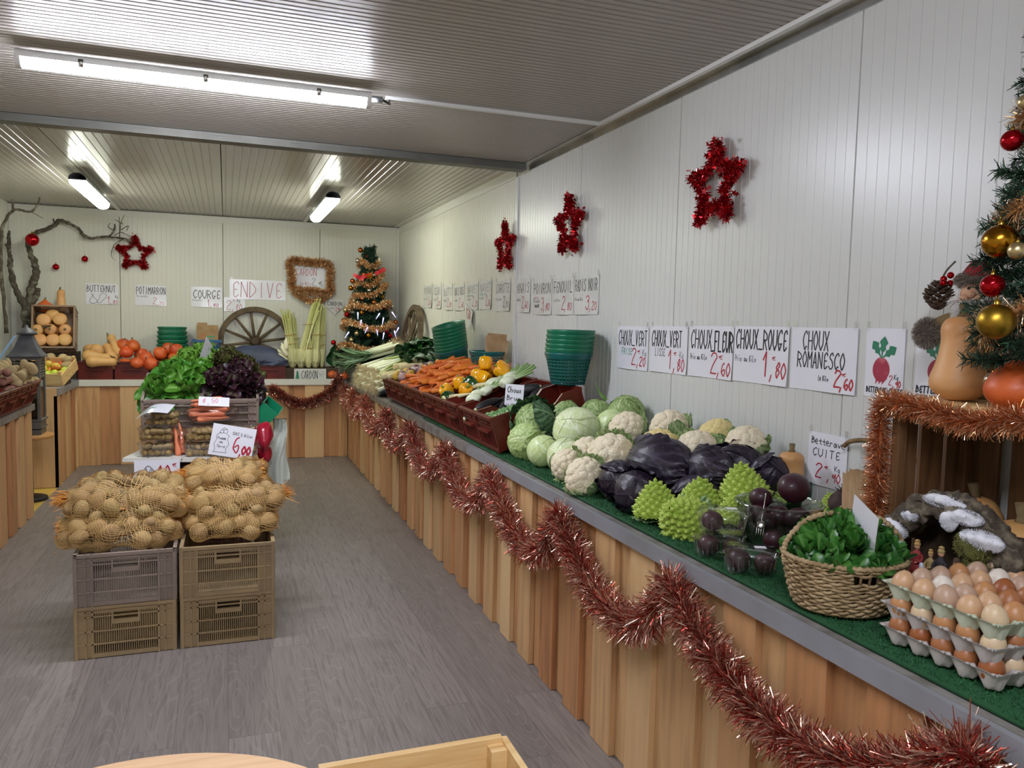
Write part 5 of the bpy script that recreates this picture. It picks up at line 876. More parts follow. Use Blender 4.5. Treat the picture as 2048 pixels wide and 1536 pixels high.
for lay in (2, 1, 0):
    for i in range(6):
        for j in range(5):
            if lay < 2 and 0 < i < 5 and 0 < j < 4: continue
            if lay == 0 and i == 0 and j == 4 and False: continue
            c = (cols[j][(i*2+j) % 6] if i else [2, 2, 5, 2, 3][j]) if lay == 2 else [1, 0, 6, 3, 1, 0][(i+j*2+lay) % 6]
            EGG[c].put((EX+(i-2.5)*.052+g.uniform(-.001, .001), EY+(2-j)*.052, EZ+.046*lay+.034+g.uniform(0, .003)), (g.uniform(-.18, .18), g.uniform(-.2, .1), g.uniform(0, 6)), g.uniform(1.0, 1.06)*(1 if lay == 2 else .94),
                ['egg in the bottom tray of the stack', 'egg in the middle tray of the stack', 'hen egg in the full top tray'][lay], 'egg', ['eggs in the bottom tray', 'eggs in the middle tray', 'eggs in the top tray'][lay])
# slatted wooden crate standing on end, dressed with copper tinsel
CY0, CY1, CX0, CX1, CZ0, CZ1 = 1.1, 1.53, 1.6, 1.87, .8465, 1.335
t = thing('wooden_crate', 'slatted wooden crate standing on end against the wall, edged with copper tinsel', 'crate', (1.73, 1.31, CZ0)); o = np.array([1.73, 1.31, CZ0])
def bx(n, c, s, mt='old_wood'): MB().box(np.array(c)-o, s).build(n, mt, t, False)
ym = (CY0+CY1)/2; bx('top_panel', ((CX0+CX1)/2, ym, CZ1-.008), (CX1-CX0, CY1-CY0, .014), 'pine_board'); bx('bottom_panel', ((CX0+CX1)/2, ym, CZ0+.007), (CX1-CX0, CY1-CY0, .012))
for k in range(4): bx('slat', (CX1-.006, CY1-.065-.104*k, (CZ0+CZ1)/2), (.01, [.078, .064, .068, .062][k], CZ1-CZ0-.03))
for y in (CY0+.006, CY1-.006):
    for k in range(3): bx('slat', (CX0+.045+.09*k, y, (CZ0+CZ1)/2), (.078, .01, CZ1-CZ0-.03))
for y in (CY0+.02, CY1-.02):
    for x in (CX0+.012, CX1-.024): bx('corner_post', (x, y, (CZ0+CZ1)/2), (.024, .024, CZ1-CZ0-.03))
garland('tinsel_garland', 'copper tinsel wound up the left edge and along the top of the wooden crate', np.vstack([spline([(1.585, 1.55, .86), (1.585, 1.548, 1.1), (1.585, 1.545, 1.3)], 20), spline([(1.58, 1.53, 1.325), (1.575, 1.4, 1.315), (1.575, 1.28, 1.3), (1.575, 1.18, 1.318), (1.575, 1.08, 1.31)], 16)]), .036, 9000, 'tinsel_copper', .0018, .35)
TP.put((1.78, 1.42, .93), (0, 0, 2.6), .95, 'pale pumpkin with a curved stem inside the wooden crate', 'pumpkin'); TP.put((1.72, 1.25, .872), (0, 0, .5), 1.18, 'tall pale pumpkin inside the crate on the right', 'pumpkin')
MB_ = MB().box((1.78, 1.42, .895), (.16, .14, .07)); tag(MB_.build('wood_block', 'old_wood', None, False), 'wood block raising the pumpkin at the back of the crate', 'block')
BNT = butternut(.2, .062, .046, .1, 6); BNT.put((1.69, 1.415, CZ1), (0, 0, .4), 1.04, 'large butternut standing on top of the wooden crate', 'squash')
PM[2].put((1.635, 1.225, CZ1), (0, 0, 1), .84, 'orange red kuri squash on top of the crate at the right edge', 'squash')
# gnome behind the butternut
t = thing('santa_doll', 'bearded doll in a red hat and grey fur behind the crate-top butternut', 'doll', (1.8, 1.475, CZ1))
MB().lathe(smooth_prof([(.05, 0), (.056, .06), (.052, .14), (.035, .2), (.02, .23)]), 18).build('body', 'coat_tan', t)
hd = MB().ball((-.012, -.01, .265), (.036, .036, .042), 18, 12); hd.ball((-.05, -.028, .262), (.011, .01, .009), 10, 7); hd.ball((-.042, -.045, .252), .012, 8, 6); hd.ball((-.045, -.006, .252), .012, 8, 6); h = hd.build('head', 'skin_tone', t)
for dy in (-.035, -.012): MB().ball((-.045, dy-.004, .278), .0042, 8, 6).build('eye', 'black_iron', h)
def fuzz(c, rx, n, L, mat, nm, dirn=(0, 0, 0), w=.002):
    m = MB(); D = NP.normal(size=(n, 3)); D /= np.linalg.norm(D, axis=1, keepdims=True); P_ = np.array(c)+D*np.array(rx); m.ball(c, rx, 12, 8); strands(m, P_, D+np.array(dirn), L, w, .3, NP.uniform(0, 1, n)); return m.build(nm, mat, t)
fuzz((-.035, -.025, .215), (.032, .036, .035), 2200, .022, 'beard', 'beard', (-.3, -.2, -1), w=.0011); fuzz((-.042, -.05, .248), (.006, .016, .006), 120, .02, 'beard', 'moustache', (0, -.5, -.6)); fuzz((-.042, .01, .248), (.006, .016, .006), 120, .02, 'beard', 'moustache', (0, .5, -.6))
fuzz((-.012, -.01, .3), (.04, .042, .017), 1800, .012, 'fur', 'hat_trim', w=.0011); MB().lathe(smooth_prof([(.038, .305), (.032, .325), (.018, .345), (.004, .352)]), 16, (-.008, -.01, 0)).build('hat', 'felt_red', t)
MB().tube(spline([(-.01, .045, .2), (-.03, .07, .19), (-.05, .085, .175)], 6), np.linspace(.024, .016, 13), 10).build('arm', 'coat_tan', t); fuzz((-.055, .09, .165), (.022, .026, .03), 2200, .014, 'fur', 'cuff', w=.0011); fuzz((-.03, -.03, .175), (.04, .05, .02), 1500, .013, 'fur', 'collar', w=.0011)
MB().tube(spline([(-.02, -.06, .17), (-.05, -.07, .13)], 6), np.linspace(.02, .014, 7), 10).build('arm', 'coat_tan', t)
t = thing('pine_cone', 'brown pine cone sprig with red berries at the doll shoulder', 'pine cone', (1.775, 1.565, 1.585)); m = MB()
for k in range(70): q = k/70; a = k*2.4; r_ = .03*sin(pi*(q*.85+.1)); m.join(MB().ball((0, 0, 0), (.011, .009, .003), 8, 5), (r_*cos(a), r_*sin(a), .07*q-.02), eul(0, 0, a)@eul(0, -.5, 0))
m.build('scales', 'cone', t)
for k in range(5): MB().ball((-.02+.012*k, -.03+.01*(k % 2), .045+.01*(k % 3)), .009, 10, 7).build('berry', 'bauble_red', t)
MB().tube(spline([(0, 0, .04), (-.002, -.02, .075), (.0, -.045, .1)], 5), .0025, 6).build('twig', 'twig', t)
# nativity scene: bark arch with moss and cotton snow, figurines in front
t = thing('nativity_stable', 'bark nativity stable with moss and cotton snow in front of the crate', 'nativity stable', (1.6, 1.33, .8465))
def arch(mat, nm, pts, r, w, seed, amp=.012):
    P = resample(spline(np.array(pts), 10), 60); m = MB(); m.tube(P, r*(1+.25*np.sin(np.arange(60)*.9+seed)*.5), 18, flat=w); V = np.vstack(m.V); V += (wob(V, amp, 60, seed)*1.0)[:, None]*NP.normal(0, 1, 3)*.5+wob(V, amp*.6, 160, seed+1)[:, None]*np.array([1, .4, .8]); m.V = [V]; return m.build(nm, mat, t)
arch('bark', 'roof', [(-.03, .17, .135), (-.03, .1, .2), (-.03, .02, .25), (-.02, -.06, .22), (-.02, -.13, .175), (-.02, -.17, .14)], .02, 1.6, 2); arch('bark', 'roof', [(.03, .15, .16), (.03, .08, .22), (.03, 0, .25), (.03, -.1, .2), (.03, -.16, .15)], .02, 1.4, 5)
for yy, hh in ((.13, .15), (-.14, .14)): arch('bark', 'post', [(-.03, yy, 0), (-.03, yy, hh*.5), (-.03, yy, hh)], .013, 1, 8)
MB().box((.07, -.0, .1), (.012, .3, .2)).build('back_board', 'dark_wood', t, False); MB().box((.0, 0, .02), (.16, .36, .04)).build('ground', 'fig_base', t, False)
def tuft(nm, mat, cs, n, L, w):
    m = MB()
    for c, r_ in cs: m.ball(c, r_, 26, 16, wamp=.007, wf=150, seed=int(c[1]*1000) % 97); D = NP.normal(size=(n, 3)); D /= np.linalg.norm(D, axis=1, keepdims=True); strands(m, np.array(c)+D*np.array(r_), D+NP.normal(0, .6, (n, 3)), L, w, 0, NP.uniform(0, 1, n))
    m.build(nm, mat, t)
tuft('snow', 'cotton', [((-.045, .125, .165), (.022, .035, .024)), ((-.04, .085, .21), (.014, .02, .014)), ((-.035, .0, .262), (.02, .05, .012)), ((-.04, -.06, .24), (.02, .045, .015)), ((-.045, -.11, .2), (.022, .05, .02)), ((-.05, -.03, .225), (.012, .018, .02)), ((-.04, -.19, .11), (.025, .045, .025)), ((-.05, -.16, .075), (.018, .025, .016))], 1400, .0045, .0007)
tuft('moss', 'moss', [((-.045, -.09, .18), (.02, .04, .03)), ((-.04, -.1, .12), (.02, .04, .035)), ((-.05, -.1, .065), (.025, .05, .025)), ((-.045, .14, .07), (.018, .02, .03)), ((-.05, -.02, .045), (.02, .1, .01))], 800, .008, .0013)
def figurine(label, loc, h, robe, hat, rz, kneel=False, hood=False):
    t = thing('figurine', label, 'figurine', loc, (0, 0, rz)); s = h/.09
    body = MB().lathe(smooth_prof([(.015, 0), (.014, .02), (.0105, .045), (.0115, .058), (.006, .066), (.004, .07)]), 14, sq=(.85, 1.1, 1)); 
    for q in (-1, 1): body.tube(spline([(0, q*.011, .058), (-.006, q*.015, .046), (-.015, q*.007, .04)], 4), np.linspace(.0042, .003, 9), 7)
    body.xf(sc=s).build('robe', robe, t); hd = MB().ball((0, 0, .077), (.0072, .0068, .0085), 12, 9); hd.ball((-.0075, 0, .076), .0016, 6, 5); 
    for q in (-1, 1): hd.ball((-.0155, q*.005, .039), .0026, 6, 5)
    hd.xf(sc=s).build('head', 'skin_tone', t); hh = MB()
    if hood: hh.lathe(smooth_prof([(.0095, .064), (.0095, .078), (.006, .088), (.001, .09)]), 12, (.0015, 0, 0))
    else: hh.lathe(smooth_prof([(.0074, .08), (.0078, .084), (.005, .0895), (.0065, .092), (.001, .096)]), 12)
    hh.xf(sc=s).build('headwear', hat, t); return t
for a in [('nativity figurine kneeling in a red robe with a straw hat, at the left', (1.55, 1.38, .9165), .085, 'robe_red', 'robe_gold', .3), ('small figurine with a tan turban behind the white-veiled one', (1.56, 1.35, .9165), .07, 'robe_tan', 'robe_gold', 0), ('small nativity figurine with a white veil and blue robe in front', (1.515, 1.335, .9165), .05, 'robe_white', 'robe_white', .2, False, True), ('dark-robed nativity figurine standing tallest in the middle', (1.54, 1.305, .9165), .09, 'robe_dark', 'robe_tan', .1), ('tan-robed nativity figurine at the right under the moss', (1.54, 1.265, .9165), .08, 'robe_tan', 'cone', -.1, False, True)]: figurine(*a)
m = MB(); m.box((1.515, 1.335, .8815), (.07, .28, .068)); m.V = [np.vstack(m.V)]; tag(m.build('bark_slab', 'bark', None, False), 'bark slab under the nativity figurines', 'bark')
# big Christmas tree at the right edge
def fir(name, label, loc, H, Rb, nb, L, seed, w=.0022, ex=.85, r00=.02):
    t = thing(name, label, 'christmas tree', loc); g2 = np.random.default_rng(seed); MB().tube([(0, 0, 0), (0, 0, H)], [.012, .004], 7).build('trunk', 'twig', t); m = MB(); tips = []
    for k in range(nb):
        q = (k+.5)/nb; z = H*(.1+.88*q); r_ = Rb*(1-q)**ex*g2.uniform(.8, 1.12)+r00; a = k*2.39996+g2.uniform(-.3, .3); P = np.array([(0, 0, z), (r_*.5*cos(a), r_*.5*sin(a), z-.02), (r_*cos(a), r_*sin(a), z+.01*g2.normal()-.01)]); tips.append(P[2])
        segs = [(P[0], P[1]), (P[1], P[2])]
        for s in (-1, 1): b = a+s*.7; segs.append((P[1], P[1]+r_*.45*np.array([cos(b), sin(b), .1*g2.normal()])))
        for A_, B_ in segs:
            n = int(max(20, np.linalg.norm(B_-A_)*1100)); tt = g2.uniform(0, 1, (n, 1)); Q = A_+(B_-A_)*tt; ax = (B_-A_)/np.linalg.norm(B_-A_); D = g2.normal(size=(n, 3)); D -= ax*(D@ax)[:, None]; D /= np.linalg.norm(D, axis=1, keepdims=True); strands(m, Q, D+ax*.7, L*g2.uniform(.7, 1.1, n), w, 0, g2.uniform(0, 1, n)*(g2.uniform(size=n) < .4))
            m.tube([A_, B_], .0018, 4)
    m.build('branches', 'pine', t, False); return t, tips
TX, TY = 1.63, 1.155
fir('christmas_tree', 'large decorated Christmas tree standing on the crate at the right edge', (TX, TY, CZ1), 1.15, .15, 120, .026, 5)
def bauble(r, mat, ellip=1.0):
    t = thing('bauble', 'bauble', 'bauble'); MB().ball((0, 0, 0), (r, r, r*ellip), 28, 18).build('ball', mat, t); MB().lathe([(.006, r*ellip-.002), (.006, r*ellip+.008), (.003, r*ellip+.009)], 10).build('cap', 'brass', t); A = np.linspace(0, 2*pi, 13)[:-1]; MB().tube(np.c_[.004*np.cos(A), 0*A, r*ellip+.013+.004*np.sin(A)], .0007, 5, closed=True).build('hook', 'brass', t); return Proto(t)
BB = {m_: bauble(.035, m_) for m_ in ('bauble_gold', 'bauble_matte', 'bauble_red', 'bauble_pale', 'bauble_silver', 'bauble_copper')}
for m_, p, s, lb in [('bauble_gold', (1.5, 1.182, 1.69), 1.0, 'large shiny amber bauble on the right tree'), ('bauble_pale', (1.47, 1.12, 1.665), .5, 'small pale gold bauble beside the large amber one'), ('bauble_red', (1.5, 1.192, 1.6), .68, 'shiny red bauble on the right tree above the butternut'), ('bauble_matte', (1.47, 1.155, 1.525), 1.02, 'large matte gold bauble hanging over the crate-top squashes'), ('bauble_red', (1.53, 1.195, 1.9), .62, 'red bauble near the top of the right tree'), ('bauble_pale', (1.51, 1.155, 1.965), .45, 'small pale bauble near the tip of the right tree'), ('bauble_silver', (1.62, 1.27, 1.395), .55, 'shiny gold bauble lying between butternut and squash')]: BB[m_].put(p, (0, 0, 0), s, lb, 'bauble')
sp_ = np.array([(TX+r_*cos(a), TY+r_*sin(a), z) for a, r_, z in zip(np.linspace(0, 8.2*pi, 180), np.linspace(.13, .03, 180), np.linspace(CZ1+.1, CZ1+1.0, 180))])
garland('tinsel_garland', 'copper tinsel spiralling round the right Christmas tree', sp_, .036, 8000, 'tinsel_gold', .0018, .35)
# the long red garland looped along the counter edge
PK = [(8.35, .8), (7.85, .775), (7.1, .775), (6.07, .775), (5.2, .775), (4.3, .775), (3.5, .775), (2.68, .78), (1.88, .775), (.93, .79), (.3, .7)]; VL = [(8.1, .64), (7.5, .6), (6.5, .59), (5.65, .59), (4.68, .58), (3.8, .58), (2.93, .575), (2.15, .575), (1.35, .6), (.6, .6)]
def loops():
    out = []
    for k in range(10):
        (a, za), (v_, zv), (b, zb) = PK[k], VL[k], PK[k+1]
        for q in np.linspace(0, 1, 28, endpoint=k == 9):
            s_ = abs(2*q-1)**2.1; zp = za if q < .5 else zb; y = (1-q)**2*a+2*q*(1-q)*(2*v_-(a+b)/2)+q*q*b; out.append((XC-.058-.02*(1-s_), y, zv+(zp-zv)*s_))
    return np.array(out)
garland('tinsel_garland', 'long red and silver tinsel garland looped along the right counter edge', loops(), .066, 52000, 'tinsel_red', .0032, .45)
garland('tinsel_garland', 'red tinsel garland looped on the back counter edge near the corner', spline([(.43, 8.52, .76), (.5, 8.52, .72), (.62, 8.5, .64), (.78, 8.49, .6), (.94, 8.5, .65), (1.07, 8.51, .73), (1.13, 8.5, .83), (1.15, 8.48, .9)], 16), .06, 8000, 'tinsel_red', .006, .45)
# ------------------------------------------------------------ back counter
g = random.Random(23); ZC = .853
CRB = maroon_crate(.296, .29, .18, .07, .03)
for x, l in ((-1.205, 'maroon crate of butternut squashes on the back counter'), (-.882, 'maroon crate of orange kuri squashes on the back counter, left one'), (-.559, 'maroon crate of orange kuri squashes on the back counter, right one'), (-.235, 'maroon crate with cut orange pumpkin behind the lettuces'), (.437, 'maroon crate under the dark blue sheet on the back counter')): CRB.put((x, 8.725, ZC), (0, 0, 0), (1.1 if x > 0 else 1,)*1 and 1, l, 'crate')
# butternuts: loose crate then the tilted crate
def bput(k, p, d, sc, lb, roll=0): BN[k].put(p, aim(d, roll), sc, lb, 'squash')
for k, p, d, sc, lb in [(0, (-1.32, 8.6, 1.085), (1, -.1, -.02), 1.05, 'long butternut lying across the front left of its crate, upper one'), (2, (-1.28, 8.55, 1.03), (1, .05, .02), 1.0, 'long butternut lying along the front rim of its crate, lower one'), (1, (-1.05, 8.62, 1.02), (-.25, .3, .9), .9, 'butternut leaning upright at the right end of its crate'), (1, (-1.2, 8.6, 1.13), (.0, 1, .1), 1.1, 'round-ended butternut on top of the crate pile facing the viewer'), (0, (-1.0, 8.72, 1.06), (-.45, .1, .9), 1.0, 'pale butternut leaning between the butternut and kuri crates'), (1, (-1.3, 8.75, 1.13), (.3, 1, .1), .95, 'butternut at the back left of its crate, mostly hidden'), (0, (-1.13, 8.78, 1.08), (.3, 1, .1), .9, 'butternut behind the top one, only its shoulder showing'), (2, (-1.12, 8.62, .99), (1, .02, 0), .8, 'butternut lying low along the crate rim on the right')]: bput(k, p, d, sc, lb)
# orange kuri squashes
P = [(-.98, 8.64, 1.0), (-.84, 8.62, 1.02), (-.69, 8.62, 1.01), (-.55, 8.63, 1.0), (-.94, 8.68, 1.11), (-.78, 8.68, 1.06), (-.66, 8.72, 1.12), (-.5, 8.7, 1.06), (-.88, 8.74, 1.17), (-.98, 8.78, 1.2), (-.57, 8.78, 1.17), (-.45, 8.74, 1.15), (-.8, 8.8, 1.1), (-.68, 8.8, 1.03), (-.42, 8.64, 1.0)]
for k, p in enumerate(P): PM[k % 3].put((p[0], p[1], p[2]-.04), aim((g.uniform(-.7, .7), g.uniform(-.9, .2), .7), g.uniform(0, 6)), g.uniform(.88, 1.0), 'orange red kuri squash in the heap on the back counter', 'squash', 'kuri squashes on the back counter')
cp = thing('cut_pumpkin', 'cut bright orange pumpkin slice behind the salads', 'pumpkin', (-.22, 8.68, 1.06), (0, 0, .4)); m = MB()
A = np.linspace(-1.1, 1.1, 14); T_ = np.linspace(.15, pi-.15, 12); G = np.array([[[.12*sin(t)*cos(a), .12*sin(t)*sin(a), .1*cos(t)] for t in T_] for a in A]); m.grid(G); G2 = G*.78; m.grid(G2[::-1])
for s in (0, -1): m.grid(np.stack([G[s], G2[s]], 0))
m.build('flesh', 'squash_orange', cp); 
PM[0].put((-.12, 8.62, 1.03), (.5, 0, 1), .7, 'piece of orange pumpkin beside the cut slice', 'pumpkin')
# tilted cream crate with butternuts, on its side
CRC = slat_crate(.36, .42, .24, 'crate_in'); f = Frame((-1.575, 8.83, 1.3), 1.28, .05)
CRC.put(tuple(f.loc), f.rot, 1, 'brown plastic crate propped on edge and packed with butternut squashes', 'crate'); i = 0
LBN = ['bottom row, left', 'bottom row, middle', 'bottom row, right', 'second row, left', 'second row, middle', 'second row, right', 'third row, left', 'third row, right', 'top, half in the shade']
BNS = butternut(.15, .07, .058, .1, 9)
for k, (x, y) in enumerate([(-.115, -.125), (-.005, -.125), (.1, -.12), (-.125, -.02), (-.015, -.01), (.09, -.01), (-.09, .075), (.05, .085), (-.02, .14)]): st = k in (3, 4, 5); BNS.put(f.w((x, y, .1 if st else .235 if k < 8 else .19)), aim(f.R@np.array([g.uniform(-.12, .12), -.1, 1.]) if st else f.R@np.array([g.uniform(-.12, .12), -.1, -1]), g.uniform(0, 6)), .9, 'butternut squash packed in the propped crate, '+LBN[k], 'squash')
for k in range(9): pass
wedge = MB().box((-1.575, 8.87, .985), (.36, .26, .26)); tag(wedge.build('wooden_box', 'dark_wood', None, False), 'dark wooden box carrying the propped butternut crate', 'box')
PM[1].put((-1.675, 8.85, 1.50), (0, 0, 0), .98, 'orange squash standing on top of the propped crate', 'squash'); BN[2].put((-1.535, 8.87, 1.5), (0, -.05, 0), .86, 'butternut standing upright on top of the propped crate', 'squash')
# apples in a tilted light wooden crate
f = Frame((-1.49, 8.0, .92), .42, -.25); t = thing('apple_crate', 'light wooden crate of apples tilted at the end of the counter', 'crate', tuple(f.loc), f.rot)
for nm, c, s in (('end_panel', (0, -.16, .06), (.36, .008, .12)), ('end_panel', (0, .16, .06), (.36, .008, .12)), ('side_panel', (.18, 0, .085), (.008, .32, .045)), ('side_panel', (.18, 0, .03), (.008, .32, .05)), ('side_panel', (-.18, 0, .06), (.008, .32, .12)), ('base', (0, 0, .004), (.36, .32, .008)), ('corner_post', (.17, -.15, .07), (.02, .02, .14)), ('corner_post', (.17, .15, .07), (.02, .02, .14))): MB().box(c, s).build(nm, 'pine_board', t, False)
def apple(mat):
    t = thing('apple', 'apple', 'apple'); r = .036; MB().lathe(smooth_prof([(.002, -.026), (.014, -.032), (.03, -.02), (.037, .002), (.03, .024), (.016, .03), (.004, .022)]), 18).build('flesh', mat, t); MB().tube([(0, 0, .022), (.003, 0, .038)], .0015, 5).build('stem', 'stem_dark', t); return Proto(t)
APP = [apple('apple'), apple('apple'), apple('apple_green')]; P = settle(26, .034, (-.17, .17, -.15, .15), .03, .1, .5, seed=6)
for p in P: k = g.choice([0, 1, 2]); APP[k].put(f.w(p), tuple(euler_R(rand_R(g))), g.uniform(.9, 1.05), ['red and yellow apple in the tilted wooden crate', 'red and yellow apple in the tilted wooden crate', 'green apple in the tilted wooden crate'][k], 'apple', ['red and yellow apples', 'red and yellow apples', 'green apples'][k])
for p in ((-.06, .2, .1), (.05, .21, .09), (.12, .15, .1), (.13, .08, .08)): POTP[1].put(f.w(p), (0, 0, p[0]*30), 1.2, 'brown turnip-like root behind the apples', 'root vegetable', 'roots behind the apples')
tag(MB().box((-1.5, 8.05, .868), (.3, .25, .03)).build('wood_block', 'dark_wood', None, False), 'wood block under the tilted apple crate', 'block')
# baskets, kraft box
for k in range(9): BG.put((-.525, 8.87, .855+.0455*k), (0, 0, .1*k), .95, 'green plastic basket nested in the stack on the back counter', 'basket', 'green baskets on the back counter')
bb = thing('blue_basket', 'blue plastic basket behind the cut pumpkin', 'basket', (-.19, 8.95, 1.1)); m = MB()
for z in (.0, .03, .06, .09, .125): w_ = .24+.3*z; m.box((0, -.09-.2*z, z), (w_, .003, .01)); m.box((0, .07, z), (w_, .003, .01)); m.box((-w_/2, -.01, z), (.003, .17, .01)); m.box((w_/2, -.01, z), (.003, .17, .01))
for x in np.linspace(-.11, .11, 12): m.beam((x, -.09, 0), (x*1.16, -.117, .13), .008, .003)
m.build('lattice', 'basket_blue', bb, False); MB().box((0, -.118, .14), (.3, .008, .02)).box((-.145, -.02, .14), (.008, .2, .02)).box((.145, -.02, .14), (.008, .2, .02)).box((0, .08, .14), (.3, .008, .02)).build('rim', 'basket_blue', bb, False); MB().box((0, -.01, 0), (.24, .16, .006)).build('base', 'basket_blue', bb, False)
CRB.put((-.19, 8.93, .91), (0, 0, 0), (.9, .6, 1), 'maroon crate carrying the blue basket on the back counter', 'crate')
kb = thing('cardboard_box', 'brown folded cardboard with an orange letter S standing in the blue basket', 'cardboard', (-.185, 8.93, 1.18), (-.06, 0, .03)); MB().box((0, 0, .12), (.215, .05, .21)).box((-.05, 0, .235), (.1, .045, .03)).build('body', 'kraft', kb, False)
m = MB(); write(m, 'S', -.08, .05, .07, .06, .014, g); V = np.vstack(m.V); m.V = [np.c_[V[:, 0], 0*V[:, 0]-.027, V[:, 1]]]; part(m.build('printed_letter', 'kraft_print', kb), 'orange printed letter S'); MB().box((.035, -.0265, .1), (.08, .001, .014)).box((.03, -.0265, .07), (.07, .001, .01)).build('printed_band', 'teal_print', kb, False)
# wagon wheels
def wheel(label, loc, R, rot, ns=12):
    t = thing('wagon_wheel', label, 'wheel', loc, rot); A = np.linspace(0, 2*pi, 49); w, d = .055, .05
    m = MB(); m.grid(np.array([[[r_*cos(a), y, r_*sin(a)] for r_, y in ((R, -d/2), (R, d/2), (R-w, d/2), (R-w, -d/2), (R, -d/2))] for a in A])); m.build('rim', 'grey_wood', t, False)
    m = MB(); V = MB().lathe(smooth_prof([(.001, -.07), (.04, -.068), (.05, -.03), (.055, 0), (.05, .03), (.04, .068), (.001, .07)]), 18, R=eul(pi/2, 0, 0)); V.build('hub', 'dark_wood', t)
    for k in range(ns): a = k*2*pi/ns+.13; MB().tube([(.045*cos(a), 0, .045*sin(a)), (.5*R*cos(a), 0, .5*R*sin(a)), ((R-w*.6)*cos(a), 0, (R-w*.6)*sin(a))], [.017, .015, .012], 8).build('spoke', 'grey_wood', t)
    return t
wheel('old wooden wagon wheel leaning on the back wall behind the blue sheet', (.3, 9.0, 1.23), .385, (-.1, 0, 0)); wheel('old wooden wagon wheel leaning on the right wall beside the rear tree', (1.79, 7.95, 1.25), .42, (-.14, 0, -pi/2))
# endives under a dark blue sheet
u, v = np.meshgrid(np.linspace(-1, 1, 40), np.linspace(-1, 1, 30), indexing='ij'); z = 1.045+.15*(1-np.abs(u)**3)*(1-np.abs(v)**4)**.7+wob(np.c_[u.ravel(), v.ravel(), 0*u.ravel()], .012, 6, 2).reshape(u.shape)
m = MB(); m.grid(np.stack([.28+.33*u*(1+.02*np.sin(v*7)), 8.72+.17*v, z], -1)); m.grid(np.stack([.28+.33*u*(1+.02*np.sin(v*7)), 8.72+.17*v, np.minimum(z-.01, 1.04)], -1)[:, ::-1])
fr_ = np.array([[[.28+.33*a, 8.55-.01*sin(a*9+b*3), 1.05-.05*b+.006*sin(a*23+b*5)] for b in np.linspace(0, 1, 5)] for a in np.linspace(-1, 1, 40)]); m.grid(fr_)
tag(m.build('covering_sheet', 'blue_cloth'), 'dark blue plastic sheet bulging over the endive crate', 'sheet')
for k in range(7):
    o = MB().lathe(smooth_prof([(.004, 0), (.02, .01), (.024, .05), (.016, .1), (.003, .13)]), 12).build('endive', 'endive', None, True, (.6+.012*(k % 2), 8.6+.03*(k % 3), 1.03+.022*k), (0, -1.2+.2*k, .3)); tag(o, 'pale endive tip poking out at the right end of the blue sheet', 'endive', 'endives under the blue sheet')
# cardoons
def cardoon(label, x0, x1, y, z0, h, r0, n, seed, bands=(.45, .6)):
    t = thing('cardoon', label, 'cardoon', (x0, y, z0)); g2 = random.Random(seed); dx = x1-x0
    MB().lathe(smooth_prof([(.004, .0), (r0*.45, .002), (r0*.9, .06), (r0, .14), (r0*.85, .2)]), 16, sq=(1, .8, 1), lobes=7, lamp=.06).build('base', 'cardon', t); MB().lathe([(.001, -.004), (r0*.5, -.003), (r0*.42, .02)], 12, sq=(1, .8, 1)).build('root_end', 'cardon_base', t)
    for k in range(n):
        a = k*2.39996; q = sqrt((k+.5)/n); c, s_ = q*cos(a), q*sin(a)*.8; hh = h*g2.uniform(.82, 1.0); P = spline([(r0*.8*c, r0*.8*s_, .05), (r0*.8*c+dx*.3, r0*.8*s_, hh*.4), (r0*.75*c+dx*.65, r0*.8*s_, hh*.72), (r0*1.0*c+dx, r0*1.1*s_, hh)], 5)
        MB().tube(P, np.linspace(r0*.3, r0*.2, len(P)), 7, tint=np.clip(np.linspace(-.3, .9, len(P))+g2.uniform(-.2, .2), 0, 1), flat=.7).build('stalk', 'cardon', t)
    A = np.linspace(0, 2*pi, 25)[:-1]
    for b in bands: MB().tube(np.c_[r0*.98*np.cos(A)+dx*b*.75, r0*.85*np.sin(A), 0*A+h*b+.006*np.cos(A)], .003, 5, closed=True).build('twine', 'twine', t)
    return t
cardoon('cardoon bunch tied with two bands, leftmost in the row', .68, .61, 8.78, .965, .64, .06, 12, 1, (.4, .55)); cardoon('tallest greenish cardoon bunch leaning right, second in the row', .765, .93, 8.76, .965, .76, .055, 11, 2, (.62,)); cardoon('short cardoon bunch cut low in front, third in the row', .845, .86, 8.74, .965, .34, .042, 7, 3, (.62,)); cardoon('tall cardoon bunch with frayed tops on the right of the row', .92, .95, 8.78, .965, .72, .056, 12, 4, (.5,)); cardoon('thin cardoon bunch at the right end of the row', 1.0, 1.02, 8.85, .965, .7, .032, 6, 5, (.35, .5)); cardoon('cardoon bunch behind the others, left rear', .74, .69, 8.88, .965, .62, .04, 8, 6, (.5,))
pl = thing('wooden_trough', 'dark wooden trough holding the cardoons on the back counter', 'trough', (.86, 8.78, ZC)); MB().box((0, -.13, .058), (.58, .03, .115)).build('front_board', 'dark_wood', pl, False); MB().box((0, .13, .058), (.58, .03, .115)).build('rear_board', 'dark_wood', pl, False); MB().box((0, 0, .053), (.56, .24, .1)).build('bed', 'dark_wood', pl, False)
